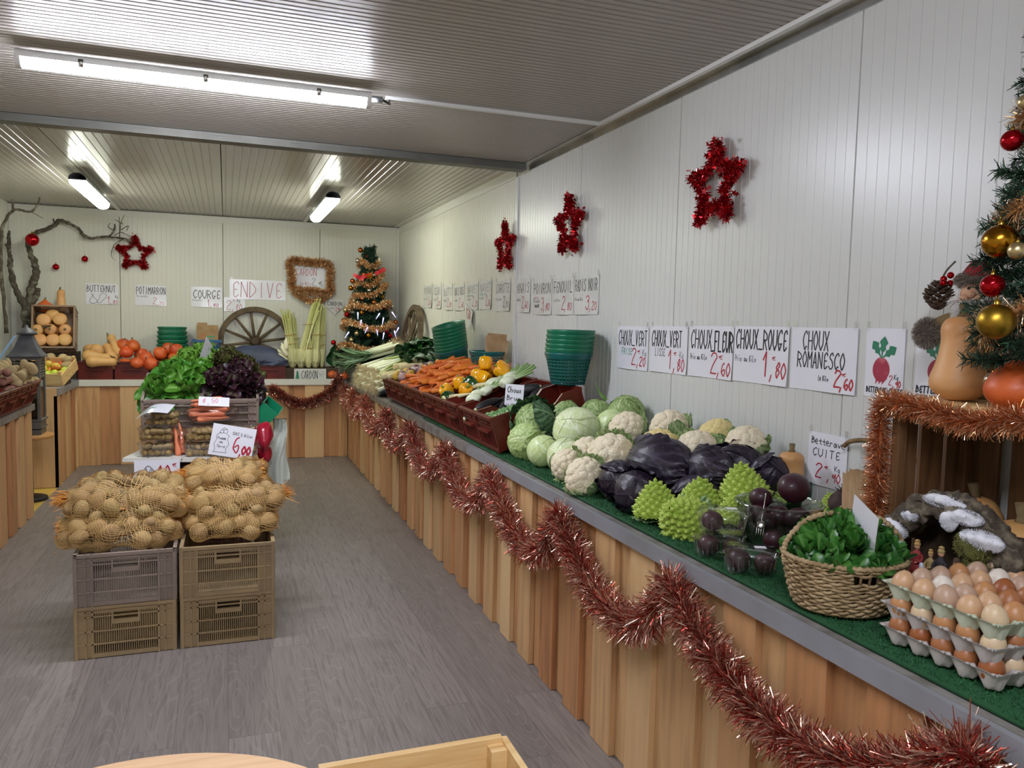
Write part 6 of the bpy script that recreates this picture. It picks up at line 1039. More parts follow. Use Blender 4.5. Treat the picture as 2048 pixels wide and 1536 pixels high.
def fern(t, w, h, bow):
    m = MB(); stroke(m, [(-w*.44, -h*.42), (-w*.42, h*.4)], .004)
    for k in range(6): z = -h*.3+h*.12*k; L = w*(.09-.009*k); m.add([[-w*.43, z, 0], [-w*.43-L*.6, z-.018, 0], [-w*.43-L*.3, z+.008, 0]], [[0, 1, 2]]); m.add([[-w*.43, z, 0], [-w*.43+L, z-.018, 0], [-w*.43+L*.4, z+.008, 0]], [[0, 1, 2]])
    V = np.vstack(m.V); q = np.abs(V[:, 1]) < 1e9; V = np.where(np.abs(V[:, 2:3]) > 1e-6, V, np.c_[V[:, 0], V[:, 1], V[:, 2]]); Z = np.where(V[:, 2] != 0, V[:, 2], V[:, 1]); m.V = [np.c_[V[:, 0], -.003+0*Z, Z]]; part(m.build('leaf_drawing', 'leaf_paint', t, False), 'painted green cardoon leaf')
def fern2(t, w, h, bow):
    m = MB()
    for k in range(7):
        z = -h*.32+h*.1*k; L = w*(.1-.011*k)
        for s in (-1, 1): m.add([[-w*.4, -.0032, z+.01], [-w*.4+s*L, -.0032, z-.012], [-w*.4, -.0032, z-.004]], [[0, 1, 2]])
    part(m.build('leaf_drawing', 'leaf_paint', t, False), 'painted green cardoon leaf')
sign('white board CARDON with a green leaf fixed to the wooden trough', (.852, 8.628, .895), .335, .128, [('CARDON', .22, .12, .72, .52, 'k', .05), ('poly', [(.78, .3), (.9, .8), (.84, .5), (.95, .6)], 'd', .02), ('poly', [(.76, .75), (.8, .5), (.92, .25)], 'g', .02)], tape=False, curl=0, thick=.005, mat='paper_dull', draw=fern2)
# rear Christmas tree
TP_ = np.array([1.49, 8.68, ZC]); fir('christmas_tree', 'Christmas tree with gold tinsel in the rear right corner', tuple(TP_), 1.48, .29, 150, .038, 9, .004, 1.0, .055)
z0, z1 = .28, 1.36; RR = lambda z: .05+.275*(1.487-z)/1.13
sp_ = np.array([TP_+(RR(z)*cos(a), RR(z)*sin(a), z-.03*sin(3*a)+.055*sin(.77*a+1)) for a, z in zip(np.linspace(0, 12.5*pi, 360), np.linspace(z0, z1, 360))]); garland('tinsel_garland', 'gold tinsel wound round the rear Christmas tree', sp_, .042, 12000, 'tinsel_gold', .006, .4)
BS = {'bauble_red': 'red', 'bauble_gold': 'amber', 'bauble_silver': 'silver', 'bauble_copper': 'copper', 'bauble_pale': 'cream'}
tb = [((1.37, 8.66, 2.257), 'bauble_copper'), ((1.464, 8.66, 2.192), 'bauble_red'), ((1.312, 8.66, 2.141), 'bauble_silver'), ((1.636, 8.66, 2.052), 'bauble_red'), ((1.52, 8.597, 1.989), 'bauble_silver'), ((1.421, 8.623, 1.992), 'bauble_copper'), ((1.302, 8.66, 1.918), 'bauble_copper'), ((1.47, 8.555, 1.818), 'bauble_silver'), ((1.265, 8.66, 1.841), 'bauble_gold'), ((1.391, 8.564, 1.729), 'bauble_red'), ((1.611, 8.573, 1.752), 'bauble_gold'), ((1.515, 8.522, 1.689), 'bauble_copper'), ((1.625, 8.551, 1.643), 'bauble_red'), ((1.746, 8.66, 1.653), 'bauble_silver'), ((1.293, 8.733, 1.658), 'bauble_silver'), ((1.229, 8.66, 1.601), 'bauble_pale'), ((1.245, 8.66, 1.552), 'bauble_red'), ((1.386, 8.526, 1.577), 'bauble_gold'), ((1.213, 8.66, 1.486), 'bauble_copper'), ((1.411, 8.474, 1.421), 'bauble_red'), ((1.718, 8.597, 1.47), 'bauble_copper'), ((1.815, 8.66, 1.477), 'bauble_copper'), ((1.33, 8.502, 1.349), 'bauble_pale'), ((1.445, 8.445, 1.331), 'bauble_gold'), ((1.692, 8.513, 1.328), 'bauble_red'), ((1.643, 8.491, 1.382), 'bauble_red'), ((1.101, 8.66, 1.244), 'bauble_red'), ((1.276, 8.531, 1.278), 'bauble_pale'), ((1.688, 8.557, 1.475), 'bauble_pale'), ((1.623, 8.614, 1.841), 'bauble_copper')]
WH = lambda p: ('upper' if p[2] > 1.95 else 'middle' if p[2] > 1.5 else 'lower')
cnt = {}
for p, m_ in tb:
    q_ = np.array(p[:2])-TP_[:2]; k_ = np.linalg.norm(q_); lim = RR(p[2]-ZC)+.035
    if k_ > lim and p[0] > 1.2: q_ *= lim/k_; p = (1.49+q_[0], 8.68+q_[1], p[2])
    nm = BS[m_]; zone = WH(p); side = 'left' if p[0] < 1.42 else 'right' if p[0] > 1.56 else 'centre'; key = (nm, zone, side); cnt.setdefault(key, []).append((p, m_))
for (nm, zone, side), L in cnt.items():
    for p, m_ in L: BB[m_].put(p, (0, 0, 0), .8, '%s bauble on the rear tree, %s part, %s side' % (nm, zone, side), 'bauble', None if len(L) == 1 else '%s baubles on the %s %s of the rear tree' % (nm, zone, side))
fl_ = thing('foil_bow', 'gold foil bow on the front of the rear tree', 'bow', (1.45, 8.4, 1.96))
for k in range(7): G, v = leaf(.07, .018, .6, 0, 1, k, 7, 5); MB().grid(G).xf((0, 0, 0), eul(0, -k*.9, 0)@eul(.4, 0, 0)).build('loop', 'gold_foil', fl_)
for k, (p, rz) in enumerate([((1.56, 8.42, 2.02), .5), ((1.33, 8.42, 1.95), -.4), ((1.42, 8.42, 1.97), .3)]):
    t = thing('ribbon', ['red ribbon on the right of the rear tree', 'red ribbon on the left of the rear tree', 'red ribbon beside the gold bow on the rear tree'][k], 'ribbon', p, (0, -rz, 0)); MB().grid(np.array([[[x, .008*sin(x*60), z] for z in (-.02, .02)] for x in np.linspace(-.06, .06, 14)])).build('band', 'ribbon_red', t)
for k, (x, z) in enumerate([(1.33, 1.55), (1.36, 1.47), (1.55, 1.55), (1.6, 1.5), (1.74, 1.57), (1.79, 1.4), (1.53, 1.38), (1.6, 1.34), (1.24, 1.34), (1.76, 1.36), (1.42, 1.4)]):
    t = thing('fairy_light', 'white icicle light glowing low on the rear tree', 'fairy light', (x, 8.68-RR(z-ZC)*.95 if abs(x-1.5) < .2 else 8.58, z), (g.uniform(-.5, .5), g.uniform(-.8, .8), 0), 'icicle lights on the rear tree'); MB().lathe([(.002, -.05), (.006, .0), (.008, .02), (.003, .03)], 8).build('bulb', 'fairy', t)
# ------------------------------------------------------------ left counter, lantern, branch
g = random.Random(31); TL = .35
pl_lab = ['far end of the left counter', 'left counter, second from the far end', 'left counter, third one, sweet potatoes in front', 'left counter, nearest one']
for i, y in enumerate((6.42, 6.125, 5.83, 5.535)):
    f = Frame((-1.352-cos(TL)*.25, y, .828+sin(TL)*.25+.003), TL, pi/2); CRT.put(tuple(f.loc), f.rot, label='tilted maroon crate of loose potatoes at the '+pl_lab[i] if i in (0, 3) else 'tilted maroon crate of loose potatoes on the '+pl_lab[i], cat='crate')
    P = settle((46, 50, 50, 16)[i], .037, (-.145, .145, -.25, .245), .12, .17, .1, seed=40+i)
    for p in P:
        if i == 2 and p[1] < -.1: drop(f, SWEET, p, eul(0, 0, g.uniform(-.5, .5)), g, 'reddish sweet potato at the front of the potato crates on the left', 'sweet potato', 'sweet potatoes on the left counter')
        else: drop(f, POTP, p, rand_R(g), g, 'pale earthy potato heaped in the crates on the left counter', 'potato', 'loose potatoes on the left counter', g.uniform(.95, 1.2))
lx, ly = -1.475, 7.1
t = thing('stool', 'round wooden stool with a dark round foot carrying the lantern', 'stool', (lx, ly, .001)); MB().lathe(smooth_prof([(.001, .495), (.15, .496), (.17, .508), (.17, .522), (.15, .533), (.001, .534)]), 36).build('seat', 'stool_wood', t); MB().lathe([(.022, .03), (.02, .495)], 14).build('column', 'black_iron', t); MB().lathe(smooth_prof([(.001, .04), (.06, .04), (.115, .025), (.12, .0)]), 30).build('foot', 'black_iron', t)
t = thing('lantern', 'tall dark metal lantern with a louvred body standing on the stool', 'lantern', (lx, ly, .536)); sq = lambda w, z, d, h: MB().box((0, 0, z), (w, d, h))
b = sq(.2, .02, .2, .04); b.box((0, 0, .055), (.215, .215, .012)); b.box((0, 0, .085), (.2, .2, .05)); b.box((0, 0, .115), (.225, .225, .014)); 
b.build('base', 'lantern_grey', t, False)
for sx in (-1, 1):
    for sy in (-1, 1): MB().box((sx*.092, sy*.092, .36), (.022, .022, .48)).build('post', 'lantern_grey', t, False)
for a in range(4): MB().box((0, .094, .28), (.165, .003, .32)).xf((0, 0, 0), eul(0, 0, a*pi/2)).build('glass_pane', 'lantern_glass', t, False)
for a in range(4):
    m = MB(); m.box((0, .098, .46), (.17, .006, .02)).box((0, .098, .6), (.2, .008, .02)).box((0, .098, .53), (.012, .01, .13))
    for k in range(5): m.box((0, .096, .48+.022*k), (.16, .004, .012), eul(.5, 0, 0))
    m.xf((0, 0, 0), eul(0, 0, a*pi/2)).build('louvre_panel', 'lantern_grey', t, False)
rp = smooth_prof([(.17, .612), (.168, .622), (.135, .65), (.1, .7), (.075, .75), (.055, .785)]); MB().lathe(rp*np.array([1.0, 1]), 4, R=eul(0, 0, pi/4)).build('roof', 'lantern', t, False); b = MB(); b.lathe([(.055, .785), (.075, .79), (.07, .805), (.04, .83), (.012, .845), (.012, .86), (.001, .865)], 12); b.build('cap', 'lantern', t)
A = np.linspace(0, 2*pi, 21)[:-1]; MB().tube(np.c_[.02*np.cos(A), 0*A, .885+.02*np.sin(A)], .003, 6, closed=True).build('ring', 'black_iron', t)
part(MB().grid(np.array([[[-.06-.11*q+.012*s, -.09-.07*q, .78-.2*q+.004*s] for s in (-1, 1)] for q in np.linspace(0, 1, 6)])).build('tag', 'blue_tag', t), 'pale blue paper tag')
t = thing('bare_branch', 'bare lichen-covered tree branch standing in the left corner and arching along the wall', 'branch', (-1.84, 8.88, ZC))
def br(pts, y, r0, r1, nm='limb', y1=None, mat='twig'):
    P = spline([(p[0], y+((y1 or y)-y)*i/(len(pts)-1), p[1]) for i, p in enumerate(pts)], 7); n = len(P); r = np.linspace(r0, r1, n)*(1+.12*np.sin(np.arange(n)*1.7)+.07*np.sin(np.arange(n)*4.1)); m = MB().tube(P, r, 10); V = np.vstack(m.V); V += (wob(V, .006, 45, n))[:, None]*np.array([1, .5, 1]); m.V = [V-np.array([-1.84, 8.88, ZC])]; m.build(nm, mat, t)
s1 = [(-1.84, .87), (-1.848, 1.241), (-1.854, 1.547), (-1.923, 1.72), (-1.952, 1.847), (-1.963, 1.959), (-1.961, 2.05), (-1.972, 2.116), (-1.967, 2.206), (-1.958, 2.281)]
br(s1, 8.85, .036, .012, 'trunk'); br([(-1.968, 2.113), (-1.985, 2.14), (-1.995, 2.146)], 8.82, .014, .008); br([(-1.83, .87), (-1.834, 1.242), (-1.814, 1.548), (-1.789, 1.755), (-1.757, 1.855), (-1.758, 1.969), (-1.79, 2.043), (-1.814, 2.155), (-1.816, 2.193)], 8.87, .05, .02, 'trunk', 8.9); br([(-1.79, 1.6), (-1.75, 1.66), (-1.735, 1.74)], 8.87, .03, .022)
br([(-1.806, 2.19), (-1.751, 2.278), (-1.662, 2.318), (-1.573, 2.377), (-1.552, 2.413), (-1.456, 2.393), (-1.388, 2.343), (-1.319, 2.277), (-1.263, 2.257), (-1.179, 2.277), (-1.093, 2.282), (-1.0, 2.272), (-.907, 2.254)], 8.9, .023, .009, 'limb', 8.97); br([(-1.107, 2.285), (-1.064, 2.347), (-1.052, 2.418)], 8.95, .011, .008); br([(-1.58, 2.37), (-1.6, 2.4), (-1.6, 2.43)], 8.93, .011, .006)
rr_ = random.Random(8)
for a in [[(-1.014, 2.287), (-.998, 2.43), (-.968, 2.511)], [(-1.0, 2.36), (-.94, 2.4), (-.95, 2.35)], [(-1.06, 2.3), (-1.0, 2.33), (-.9, 2.28), (-.93, 2.2)], [(-1.06, 2.35), (-1.12, 2.38), (-1.1, 2.42)], [(-.98, 2.27), (-1.07, 2.2), (-1.09, 2.1), (-1.05, 2.05)], [(-.99, 2.42), (-1.06, 2.46)]]: br(a, 8.96, .0045, .002, 'twig')
q8 = lambda L: [(x*.934, 1.5+(z-1.5)*.934) for x, z in L]
t2 = t; t = thing('bare_branch', 'bare forked branch reaching up under the ceiling in the left corner', 'branch', (-1.84, 8.88, ZC))
br([(-1.93, 1.3), (-1.95, 1.9), (-1.93, 2.15)]+q8([(-2.05, 2.3), (-1.986, 2.431), (-1.933, 2.479), (-1.927, 2.568)]), 8.5, .018, .011, 'limb', 8.24); br(q8([(-1.933, 2.479), (-1.842, 2.481), (-1.77, 2.472), (-1.716, 2.539), (-1.694, 2.615)]), 8.24, .013, .007); br(q8([(-1.763, 2.468), (-1.72, 2.45), (-1.666, 2.415)]), 8.24, .006, .002, 'twig')
t = t2; br([(-1.845, 1.28), (-1.75, 1.33), (-1.66, 1.355), (-1.57, 1.375)], 8.83, .02, .009, 'limb', 8.52, 'bark')
BB['bauble_red'].put((-1.745, 8.72, 2.195), (0, 0, 0), 1.72, 'large shiny red bauble hanging on the bare branch', 'bauble'); BB['bauble_red'].put((-1.606, 9.03, 1.96), (0, 0, 0), .9, 'small red bauble hanging before the back wall, lower left one', 'bauble'); BB['bauble_red'].put((-1.345, 9.03, 2.053), (0, 0, 0), .88, 'small red bauble hanging before the back wall, beside the red star', 'bauble')
for p, zt, x1 in (((-1.606, 9.03, 1.995), 2.36, -1.6), ((-1.345, 9.03, 2.09), 2.3, -1.345), ((-1.745, 8.72, 2.26), 2.29, -1.745)): tag(MB().tube([p, (x1, min(p[1]+.0, 8.96), zt)], .0007, 4).build('thread', 'clear_plastic'), 'thin thread holding a red bauble below the branch', 'thread', 'bauble threads')

# ------------------------------------------------------------ crates, sacks and stall in the middle of the floor
CRE = slat_crate(.4, .58, .232, 'cream'); CRM = slat_crate(.4, .58, .232, 'mauve')
CRE.put((-.42, 4.0, .001), (0, 0, 0), 1, 'beige plastic crate at the bottom of the left floor stack', 'crate'); CRM.put((-.42, 3.995, .234), (0, 0, .01), 1, 'greyish mauve plastic crate at the top of the left floor stack', 'crate'); CRE.put((.004, 4.0, .001), (0, 0, 0), 1, 'beige plastic crate at the bottom of the right floor stack', 'crate'); CRE.put((.006, 3.99, .234), (0, 0, -.01), 1, 'beige plastic crate at the top of the right floor stack', 'crate')
tag(MB().box((-.42, 4.0, .135), (.36, .5, .18)).build('potato_fill', 'potato', None, False), 'potatoes packed inside the lower left floor crate', 'potatoes', None, 'stuff')
def sack(label, where, loc, half, yaw, tilt, seed, tie=1, n=68):
    a, b, c = half; R = eul(*tilt)@eul(0, 0, yaw); gg = np.random.default_rng(seed); S = fib(n, .02, seed); e = .55; S = np.sign(S)*np.abs(S)**e; S /= np.max(np.abs(S), axis=1, keepdims=True)**.35
    P = S*(np.array(half)-.036); P = P[(S[:, 2] > -.5) & ((S[:, 1] < .55) | (S[:, 2] > .2))]; r = gg.uniform(.033, .044, len(P))
    for it in range(60):
        d = P[:, None]-P[None]; L = np.sqrt((d**2).sum(2))+np.eye(len(P))*9; o = np.maximum(0, (r[:, None]+r[None])*.93-L); P = P+(d/L[..., None]*o[..., None]).sum(1)*.3; q = np.sqrt(((P/(np.array(half)-.034))**4).sum(1))**.5; P = P/np.maximum(q, 1)[:, None]
    for k, p in enumerate(P): POT[k % 3].put(tuple(np.array(loc)+R@p), tuple(euler_R(R@eul(*gg.uniform(0, 6.28, 3)))), r[k]/.042, 'brown potato inside the '+where, 'potato', 'potatoes in the '+where)
    nu, nv = 60, 72; u = np.linspace(-1, 1, nu); ph = np.linspace(0, 2*pi, nv, endpoint=False); U, PH = np.meshgrid(u, ph, indexing='ij'); sx = np.sign(U)*np.abs(U)**.8; w = np.sqrt(np.clip(1-np.abs(sx)**3.2, .004, 1))
    D = np.stack([sx*a*1.02, w*np.sign(np.cos(PH))*np.abs(np.cos(PH))**.6*b, w*np.sign(np.sin(PH))*np.abs(np.sin(PH))**.6*c], -1); L0 = np.linalg.norm(D, axis=-1); dn = D/L0[..., None]; rad = L0*.86
    for p, rr in zip(P, r): s = dn@p; dd = (p@p)-s*s; hit = (dd < (rr*1.12)**2) & (s > 0); rad = np.where(hit, np.maximum(rad, s+np.sqrt(np.clip((rr*1.12)**2-dd, 0, None))), rad)
    base = rad.copy()
    for k in range(5): sm = (rad+np.roll(rad, 1, 1)+np.roll(rad, -1, 1)+np.vstack([rad[:1], rad[:-1]])+np.vstack([rad[1:], rad[-1:]]))/5; rad = np.maximum(base*.995, sm)
    G = dn*(rad+.002)[..., None]; t = thing('net_sack', label, 'net sack', loc, tuple(euler_R(R))); m = MB()
    def line(uu, vv, wd):
        iu = np.clip(uu, 0, nu-1.001); i0 = iu.astype(int); fu = (iu-i0)[:, None]; j0 = np.floor(vv).astype(int) % nv; fv = (vv-np.floor(vv))[:, None]; j1 = (j0+1) % nv
        Q = (G[i0, j0]*(1-fv)+G[i0, j1]*fv)*(1-fu)+(G[i0+1, j0]*(1-fv)+G[i0+1, j1]*fv)*fu; T = np.gradient(Q, axis=0); Nn = Q/np.linalg.norm(Q, axis=1, keepdims=True); S_ = np.cross(T, Nn); S_ /= np.linalg.norm(S_, axis=1, keepdims=True)+1e-9; m.grid(np.stack([Q-S_*wd/2, Q+S_*wd/2], 1))
    ts = np.linspace(0, 1, 70)
    for k in range(70): line(1+ts*(nu-3), k*nv/70+ts*14+.3*np.sin(ts*40+k), .0019)
    for k in range(46): line(np.full(90, 1+k*(nu-3)/46)+.5*np.sin(np.linspace(0, 50, 90)+k), np.linspace(0, nv, 90), .0016)
    m.build('netting', 'net', t); hm = MB(); jj = int(nv*.79); hm.tube(np.array([G[i, jj]*1.01+[0, -.004, .002*sin(i*1.3)] for i in range(2, nu-2)]), .008, 6, flat=.6); hm.build('hem', 'net_orange', t)
    for s in (-1, 1):
        mm = MB(); E_ = G[0 if s < 0 else nu-1].mean(0); k = 260 if s == tie else 120; L = .075 if s == tie else .03; sp = .25 if s == tie else .8; D_ = np.c_[np.full(k, s*1.0), NP.normal(0, sp, (k, 2))]; strands(mm, E_+np.c_[NP.normal(0, .006, k)-s*.02, NP.normal(0, .012 if s == tie else .05, k), NP.normal(0, .01 if s == tie else .03, k)], D_, L*NP.uniform(.5, 1.1, k), .0025, .2); mm.build('tied_end', 'net_orange', t)
sack('orange net sack of potatoes, lower one on the left crates', 'lower left net sack', (-.455, 3.97, .52), (.262, .25, .074), .05, (.0, 0, 0), 2, 1, 70)
sack('orange net sack of potatoes, upper one on the left crates, the biggest', 'upper left net sack', (-.43, 4.03, .635), (.262, .24, .09), -.08, (.1, 0, .0), 5, -1, 74)
sack('orange net sack of potatoes, lowest of three on the right crates', 'lowest right net sack', (.015, 3.98, .515), (.222, .26, .06), .04, (0, 0, 0), 8, -1)
sack('orange net sack of potatoes, middle of three on the right crates', 'middle right net sack', (.03, 4.03, .61), (.235, .23, .068), .06, (.1, -.03, .05), 11, 1)
sack('orange net sack of potatoes, topmost of three on the right crates', 'topmost right net sack', (-.005, 4.16, .705), (.205, .17, .06), .03, (.1, .03, 0), 14, -1, 50)
sign('white card with a potato drawing and red price 10,00 standing behind the left sacks', (-.368, 4.765, .606), .236, .16, [('10', .5, .34, .44, .3, 'r', .06), (',00', .72, .3, .18, .22, 'r', .045), ('~', .82, .72, .16, .12, 'r', .025), ('poly', [(.12, .1), (.16, .5), (.28, .78), (.38, .7), (.46, .5), (.48, .3)], 'k', .03), ('poly', [(.2, .5), (.26, .7), (.3, .5), (.36, .68), (.4, .46)], 'k', .022), ('poly', [(.24, .3), (.3, .5), (.36, .3)], 'k', .02)], (0, 0, .0), tape=False, curl=.002)
M('maroon_dark', '#3a1410', .5); CRD = slat_crate(.5, .4, .222, 'maroon_dark')
for k in range(3): CRD.put((-.15, 5.03, .001+.2225*k), (0, 0, -.2), 1, 'dark maroon crate under the speckled board, %s' % ['bottom one', 'middle one', 'top one'][k], 'crate')
for k in range(3): CRD.put((-.15, 5.46, .001+.2225*k), (0, 0, 0), 1.1, 'dark crate under the lettuces, %s' % ['bottom one', 'middle one', 'top one'][k], 'crate')
bd = thing('display_board', 'white board speckled with dark spots carrying the potato punnets', 'board', (-.165, 5.0, .68), (0, 0, -.23)); MB().box((0, 0, 0), (.68, .5, .022)).build('board', 'speckle', bd, False)
PN2 = punnet(.185, .125, .076); RP = lambda x, y, z: (x, y, z)
for k, (x, y, z, rz, lb) in enumerate([(-.375, 4.875, .6925, -.1, 'bottom punnet of small potatoes in the left column'), (-.375, 4.875, .779, -.1, 'middle punnet of small potatoes in the left column'), (-.345, 4.9, .8655, -.05, 'top punnet of small potatoes in the left column, under the leaflet'), (-.135, 4.83, .6925, -.12, 'bottom punnet of small potatoes beside the 6,00 card'), (-.13, 4.835, .779, -.12, 'upper punnet of small potatoes beside the 6,00 card'), (.08, 4.82, .6925, -.15, 'punnet of small potatoes hidden behind the 6,00 card'), (.08, 4.83, .779, -.15, 'upper punnet behind the 6,00 card, carrying the carrot bag')]):
    PN2.put((x, y, z), (0, 0, rz), 1, lb, 'punnet'); R_ = eul(0, 0, rz)
    for p in settle(24 if k < 5 else 12, .019, (-.083, .083, -.054, .054), .004, .06, 3, seed=60+k, spread=.12, iters=200):
        p[2] = min(p[2], .06); q = R_@p; g.choice(RAT).put((x+q[0], y+q[1], z+q[2]), tuple(euler_R(eul(g.uniform(-.5, .5), g.uniform(-.5, .5), g.uniform(0, 6)))), .95, 'small potato packed in the '+lb.split(',')[0].replace(' of small potatoes', ''), 'potato', 'small potatoes, '+lb.split(',')[0])
def bag(label, loc, half, rot, seed, n, lab2, grp):
    t = thing('plastic_bag', label, 'bag', loc, rot); R = np.array(Matrix.Identity(3)); R = eul(*rot); m = MB(); m.ball((0, 0, 0), half, 40, 24, wamp=.007, wf=55, seed=seed); m.build('film', 'clear_bag', t)
    m = MB(); D = np.c_[np.ones(8), NP.normal(0, .3, (8, 2))]; m.grid(np.array([[[half[0]*.9+q*.07, s*(.015+.03*q)*(1+.3*sin(q*9)), .01*sin(s*5+q*7)+q*.02] for s in np.linspace(-1, 1, 9)] for q in np.linspace(0, 1, 6)])); m.build('knot', 'clear_bag', t)
    for k in range(n): p = np.array([g.uniform(-.25, .1)*half[0], (((k % 4)-1.5)/1.5)*half[1]*.62*(1-.18*(k//4)), ((k//4)-1.3)*.028+.006]); CARP[0].put(tuple(np.array(loc)+R@p), tuple(euler_R(R@eul(0, 0, g.uniform(-.2, .2))@eul(0, pi/2*g.choice([1, -1]), 0))), .95, lab2, 'carrot', grp)
bag('clear plastic bag of carrots lying on top of the punnets', (-.085, 4.96, .925), (.16, .09, .062), (0, -.05, -.1), 3, 17, 'orange carrot in the upper clear bag', 'carrots in the upper bag'); bag('clear plastic bag of carrots squeezed between the punnet columns', (-.245, 4.93, .77), (.085, .09, .04), (0, 1.45, .1), 6, 6, 'carrot in the squeezed clear bag', 'carrots in the squeezed bag')
sign('white card with potato sack drawing, SAC 5 KILOS and red price 6,00', (.032, 4.68, .79), .236, .178, [('SAC', .46, .72, .09, .17, 'k', .016), ('5 Kilos', .66, .7, .09, .28, 'k', .016), ('6', .52, .16, .5, .17, 'r', .05), (',', .68, .1, .2, .08, 'r', .05), ('00', .74, .14, .26, .22, 'r', .07), ('Pomme', .15, .52, .09, .2, 'k', .014), ('de', .2, .4, .08, .09, 'k', .014), ('Terre', .16, .26, .09, .2, 'k', .014),
 ('poly', [(.1, .1), (.13, .2), (.1, .35), (.13, .5), (.12, .62), (.16, .7), (.2, .72)], 'k', .014), ('poly', [(.1, .1), (.4, .12)], 'k', .014, False), ('poly', [(.4, .12), (.38, .25), (.42, .4), (.38, .55), (.4, .66), (.34, .7)], 'k', .014), ('poly', [(.18, .72), (.2, .82), (.26, .8), (.24, .72), (.18, .74)], 'k', .014), ('poly', [(.26, .74), (.27, .84), (.34, .84), (.34, .74), (.26, .74)], 'k', .014), ('poly', [(.22, .82), (.26, .9), (.32, .86)], 'k', .014)], (-.08, .19, 0), tape=False, curl=.004)
MB_ = MB().tube([(.035, 4.69, .7), (.03, 4.7, .66)], .002, 5); tag(MB_.build('card_holder', 'spoon'), 'thin wire holding the 6,00 card', 'wire')
sign('small white price card with pink figures lying on the carrot bag', (-.068, 4.9, .998), .17, .055, [('8', .1, .3, .5, .14, 'p', .06), (',', .28, .2, .4, .1, 'p', .06), ('50', .42, .35, .5, .22, 'p', .06)], (-.35, .06, .0), tape=False, curl=.002, cat='card')
lf = thing('leaflet', 'curled white leaflet with green print on the left punnets', 'leaflet', (-.385, 4.86, .958), (.25, -.12, -.1)); u, v = np.meshgrid(np.linspace(-.09, .09, 12), np.linspace(-.065, .065, 8), indexing='ij'); Z = lambda x: .012*np.cos(x*22)-.35*np.clip(-x-.03, 0, 1)
MB().grid(np.stack([u+.2*v, v, Z(u)], -1)).grid(np.stack([u+.2*v, v, Z(u)-.0006], -1)[:, ::-1]).build('paper_sheet', 'paper', lf); m = MB(); write(m, 'Promo', -.07, -.0, .03, .08, .0035, g); write(m, 'les', -.05, -.045, .02, .05, .003, g); V = np.vstack(m.V); m.V = [np.c_[V[:, 0]+.2*V[:, 1], V[:, 1], Z(V[:, 0])+.0008]]; m.build('print', 'ink_green', lf)
# lettuces in tilted crates
CRL = slat_crate(.325, .45, .19, 'mauve', False)
for x, l in ((-.305, 'greyish crate tilted up under the green lettuces'), (.022, 'greyish crate tilted up under the dark lettuces')): CRL.put((x, 5.275, .885), (.3, 0, 0), 1, l, 'crate')
LG = [lettuce('lettuce', '', 'lettuce', 34, .17, .072, .2, 1.6, s, tip=1.5) for s in (1, 4)]; LF = [lettuce('lettuce', '', 'lettuce_frill', 60, .15, .06, .5, 4, s, 0, 11, 15, tip=1.6) for s in (2, 6)]; LO = [lettuce('lettuce', '', 'oakleaf', 64, .15, .055, .5, 4, s, 2, 11, 15, tip=1.4) for s in (3, 9)]; LR = [lettuce('lettuce', '', 'red_lettuce', 38, .165, .068, .25, 2, s, tip=1.4) for s in (5, 8)]
for L_, k, p, d, sc, lb in [(LG, 0, (-.36, 5.13, 1.03), (-.3, -.6, .6), 1.0, 'green butterhead lettuce hanging over the left front of its crate'), (LG, 1, (-.22, 5.13, 1.05), (.2, -.7, .6), 1.0, 'green butterhead lettuce in front beside the red ones'), (LG, 0, (-.3, 5.25, 1.12), (-.1, -.5, .8), .95, 'green butterhead lettuce in the second row'), (LG, 1, (-.16, 5.27, 1.12), (.2, -.5, .8), .9, 'green butterhead lettuce in the second row touching the dark ones'), (LF, 0, (-.22, 5.4, 1.18), (-.1, -.4, .9), 1.0, 'bright frilly green lettuce at the back left'), (LF, 1, (-.14, 5.47, 1.23), (0, -.3, .9), .85, 'bright frilly green lettuce highest at the back'), (LO, 0, (-.0, 5.4, 1.18), (-.1, -.4, .9), 1.0, 'dark oak leaf lettuce behind the red ones, left'), (LO, 1, (.1, 5.4, 1.14), (.3, -.4, .8), 1.0, 'dark oak leaf lettuce at the back right'), (LO, 0, (.02, 5.5, 1.22), (0, -.2, .9), .8, 'dark oak leaf lettuce highest at the back right'), (LR, 0, (-.03, 5.15, 1.06), (-.2, -.7, .6), 1.0, 'dark red lettuce in front beside the green ones'), (LR, 1, (.11, 5.14, 1.05), (.2, -.7, .6), 1.0, 'dark red lettuce at the right front corner'), (LR, 0, (.06, 5.27, 1.11), (.2, -.5, .8), 1.0, 'dark red lettuce in the second row')]: L_[k].put(p, aim(d, g.uniform(0, 6)), sc, lb, 'lettuce')
sign('white card seen edge-on stuck between the green and dark lettuces', (-.12, 5.36, 1.27), .13, .16, [], (.1, .55, 1.25), tape=False, curl=.002, cat='card')
t = thing('green_bin', 'open green plastic bin tilted beside the lettuce crate', 'bin', (.235, 5.12, .9), (.2, .72, -.1)); m = MB()
for sx in (-1, 1): m.box((sx*.055, 0, 0), (.003, .16, .14)); m.box((0, sx*.08, 0), (.11, .003, .14))
m.box((0, 0, -.07), (.11, .16, .003)); m.box((.058, 0, .068), (.008, .17, .006)).box((-.058, 0, .068), (.008, .17, .006)); m.build('body', 'scoop_green', t, False)
t = thing('plastic_bag', 'crumpled red plastic bag hanging beside the punnets', 'bag', (.215, 5.0, .74)); MB().ball((0, 0, 0), (.06, .06, .14), 36, 24, wamp=.024, wf=34, seed=4).build('bag_body', 'bag_red', t)
t = thing('bag_roll', 'strip of thin whitish bags hanging from the stall', 'bag', (.3, 5.12, .86)); m = MB()
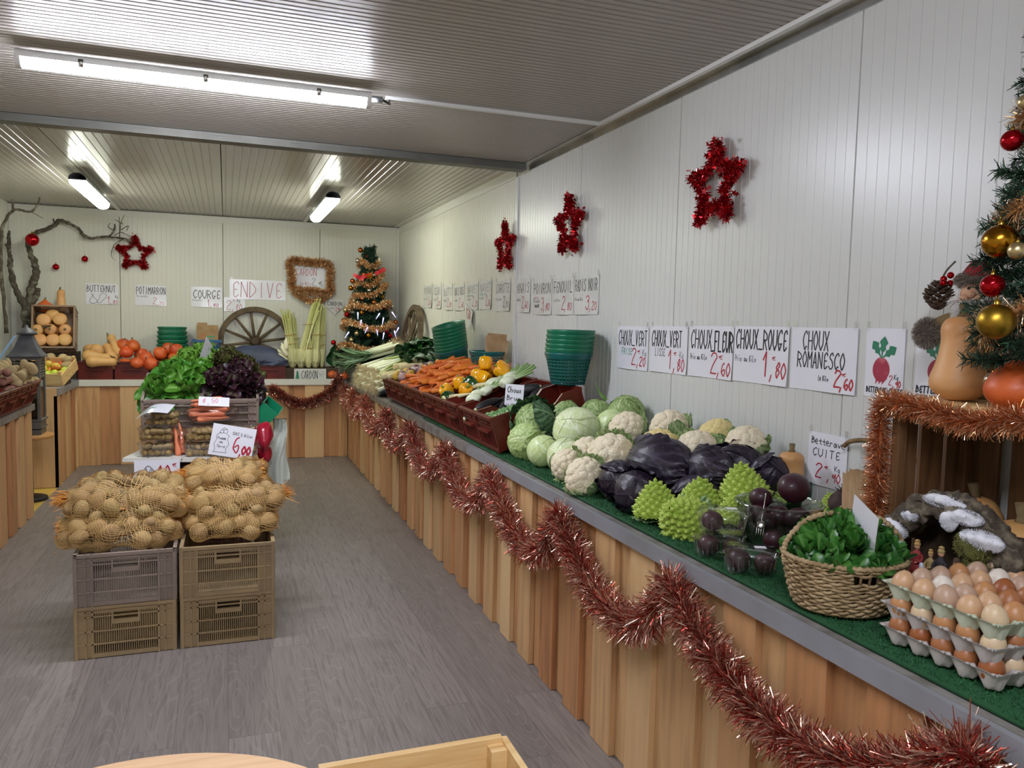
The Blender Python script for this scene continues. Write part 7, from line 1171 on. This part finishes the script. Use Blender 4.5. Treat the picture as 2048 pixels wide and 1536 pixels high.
for k in range(2): m.grid(np.array([[[.02*k+.05*s*(.5+.5*min(1, q*2))+.012*sin(q*7+k), .015*sin(s*4+q*5)+.012*k, -.42*q+.03*q*s*s] for s in np.linspace(-1, 1, 11)] for q in np.linspace(0, 1, 16)]))
m.build('film', 'bag_white', t); MB().tube([(-.1, 0, .0), (.06, 0, .0)], .004, 6).build('hook', 'spoon', t)
# ------------------------------------------------------------ foreground
t = thing('round_table', 'pale round wooden table top at the bottom edge of the picture', 'table', (-.14, 1.04, 0)); MB().lathe([(.001, .722), (.362, .722), (.367, .728), (.367, .745), (.362, .75), (.001, .75)], 64).build('table_top', 'pine_round', t, sharp=30); MB().lathe([(.03, .03), (.03, .722)], 16).build('column', 'black_iron', t); MB().lathe([(.001, .035), (.15, .03), (.17, .0)], 30).build('foot', 'black_iron', t)
t = thing('pine_crate', 'rough pine wood crate with a splintered top edge, lower middle of the picture', 'crate', (.305, 1.19, .55)); 
MB().box((.0, .095, .1), (.325, .014, .2)).build('side_board', 'pine_board', t, False); MB().box((0, -.095, .1), (.325, .014, .2)).build('side_board', 'pine_board', t, False)
for sx in (-1, 1): MB().box((sx*.148, .075, .095), (.03, .026, .19)).build('corner_post', 'pine_board', t, False); MB().box((sx*.148, -.075, .095), (.03, .026, .19)).build('corner_post', 'pine_board', t, False); MB().box((sx*.168, 0, .1), (.012, .2, .19)).build('end_board', 'pine_board', t, False)
MB().box((0, 0, .006), (.32, .18, .012)).build('base', 'pine_board', t, False)
st = thing('side_stand', 'dark stand under the pine crate', 'stand', (.305, 1.19, 0)); MB().box((0, 0, .52), (.36, .24, .05)).build('top', 'dark_wood', st, False); MB().box((0, 0, .25), (.1, .1, .5)).build('leg', 'dark_wood', st, False)
# ------------------------------------------------------------ keep only what was placed
for _k, _v in list(globals().items()):
    for _p in (_v if isinstance(_v, (list, tuple)) else (list(_v.values()) if isinstance(_v, dict) and _k != '_ICO' else [_v])):
        if isinstance(_p, Proto) and not _p.used:
            for _o in list(_p.root.children)+[_p.root]: bpy.data.objects.remove(_o, do_unlink=True)
            _p.used = True
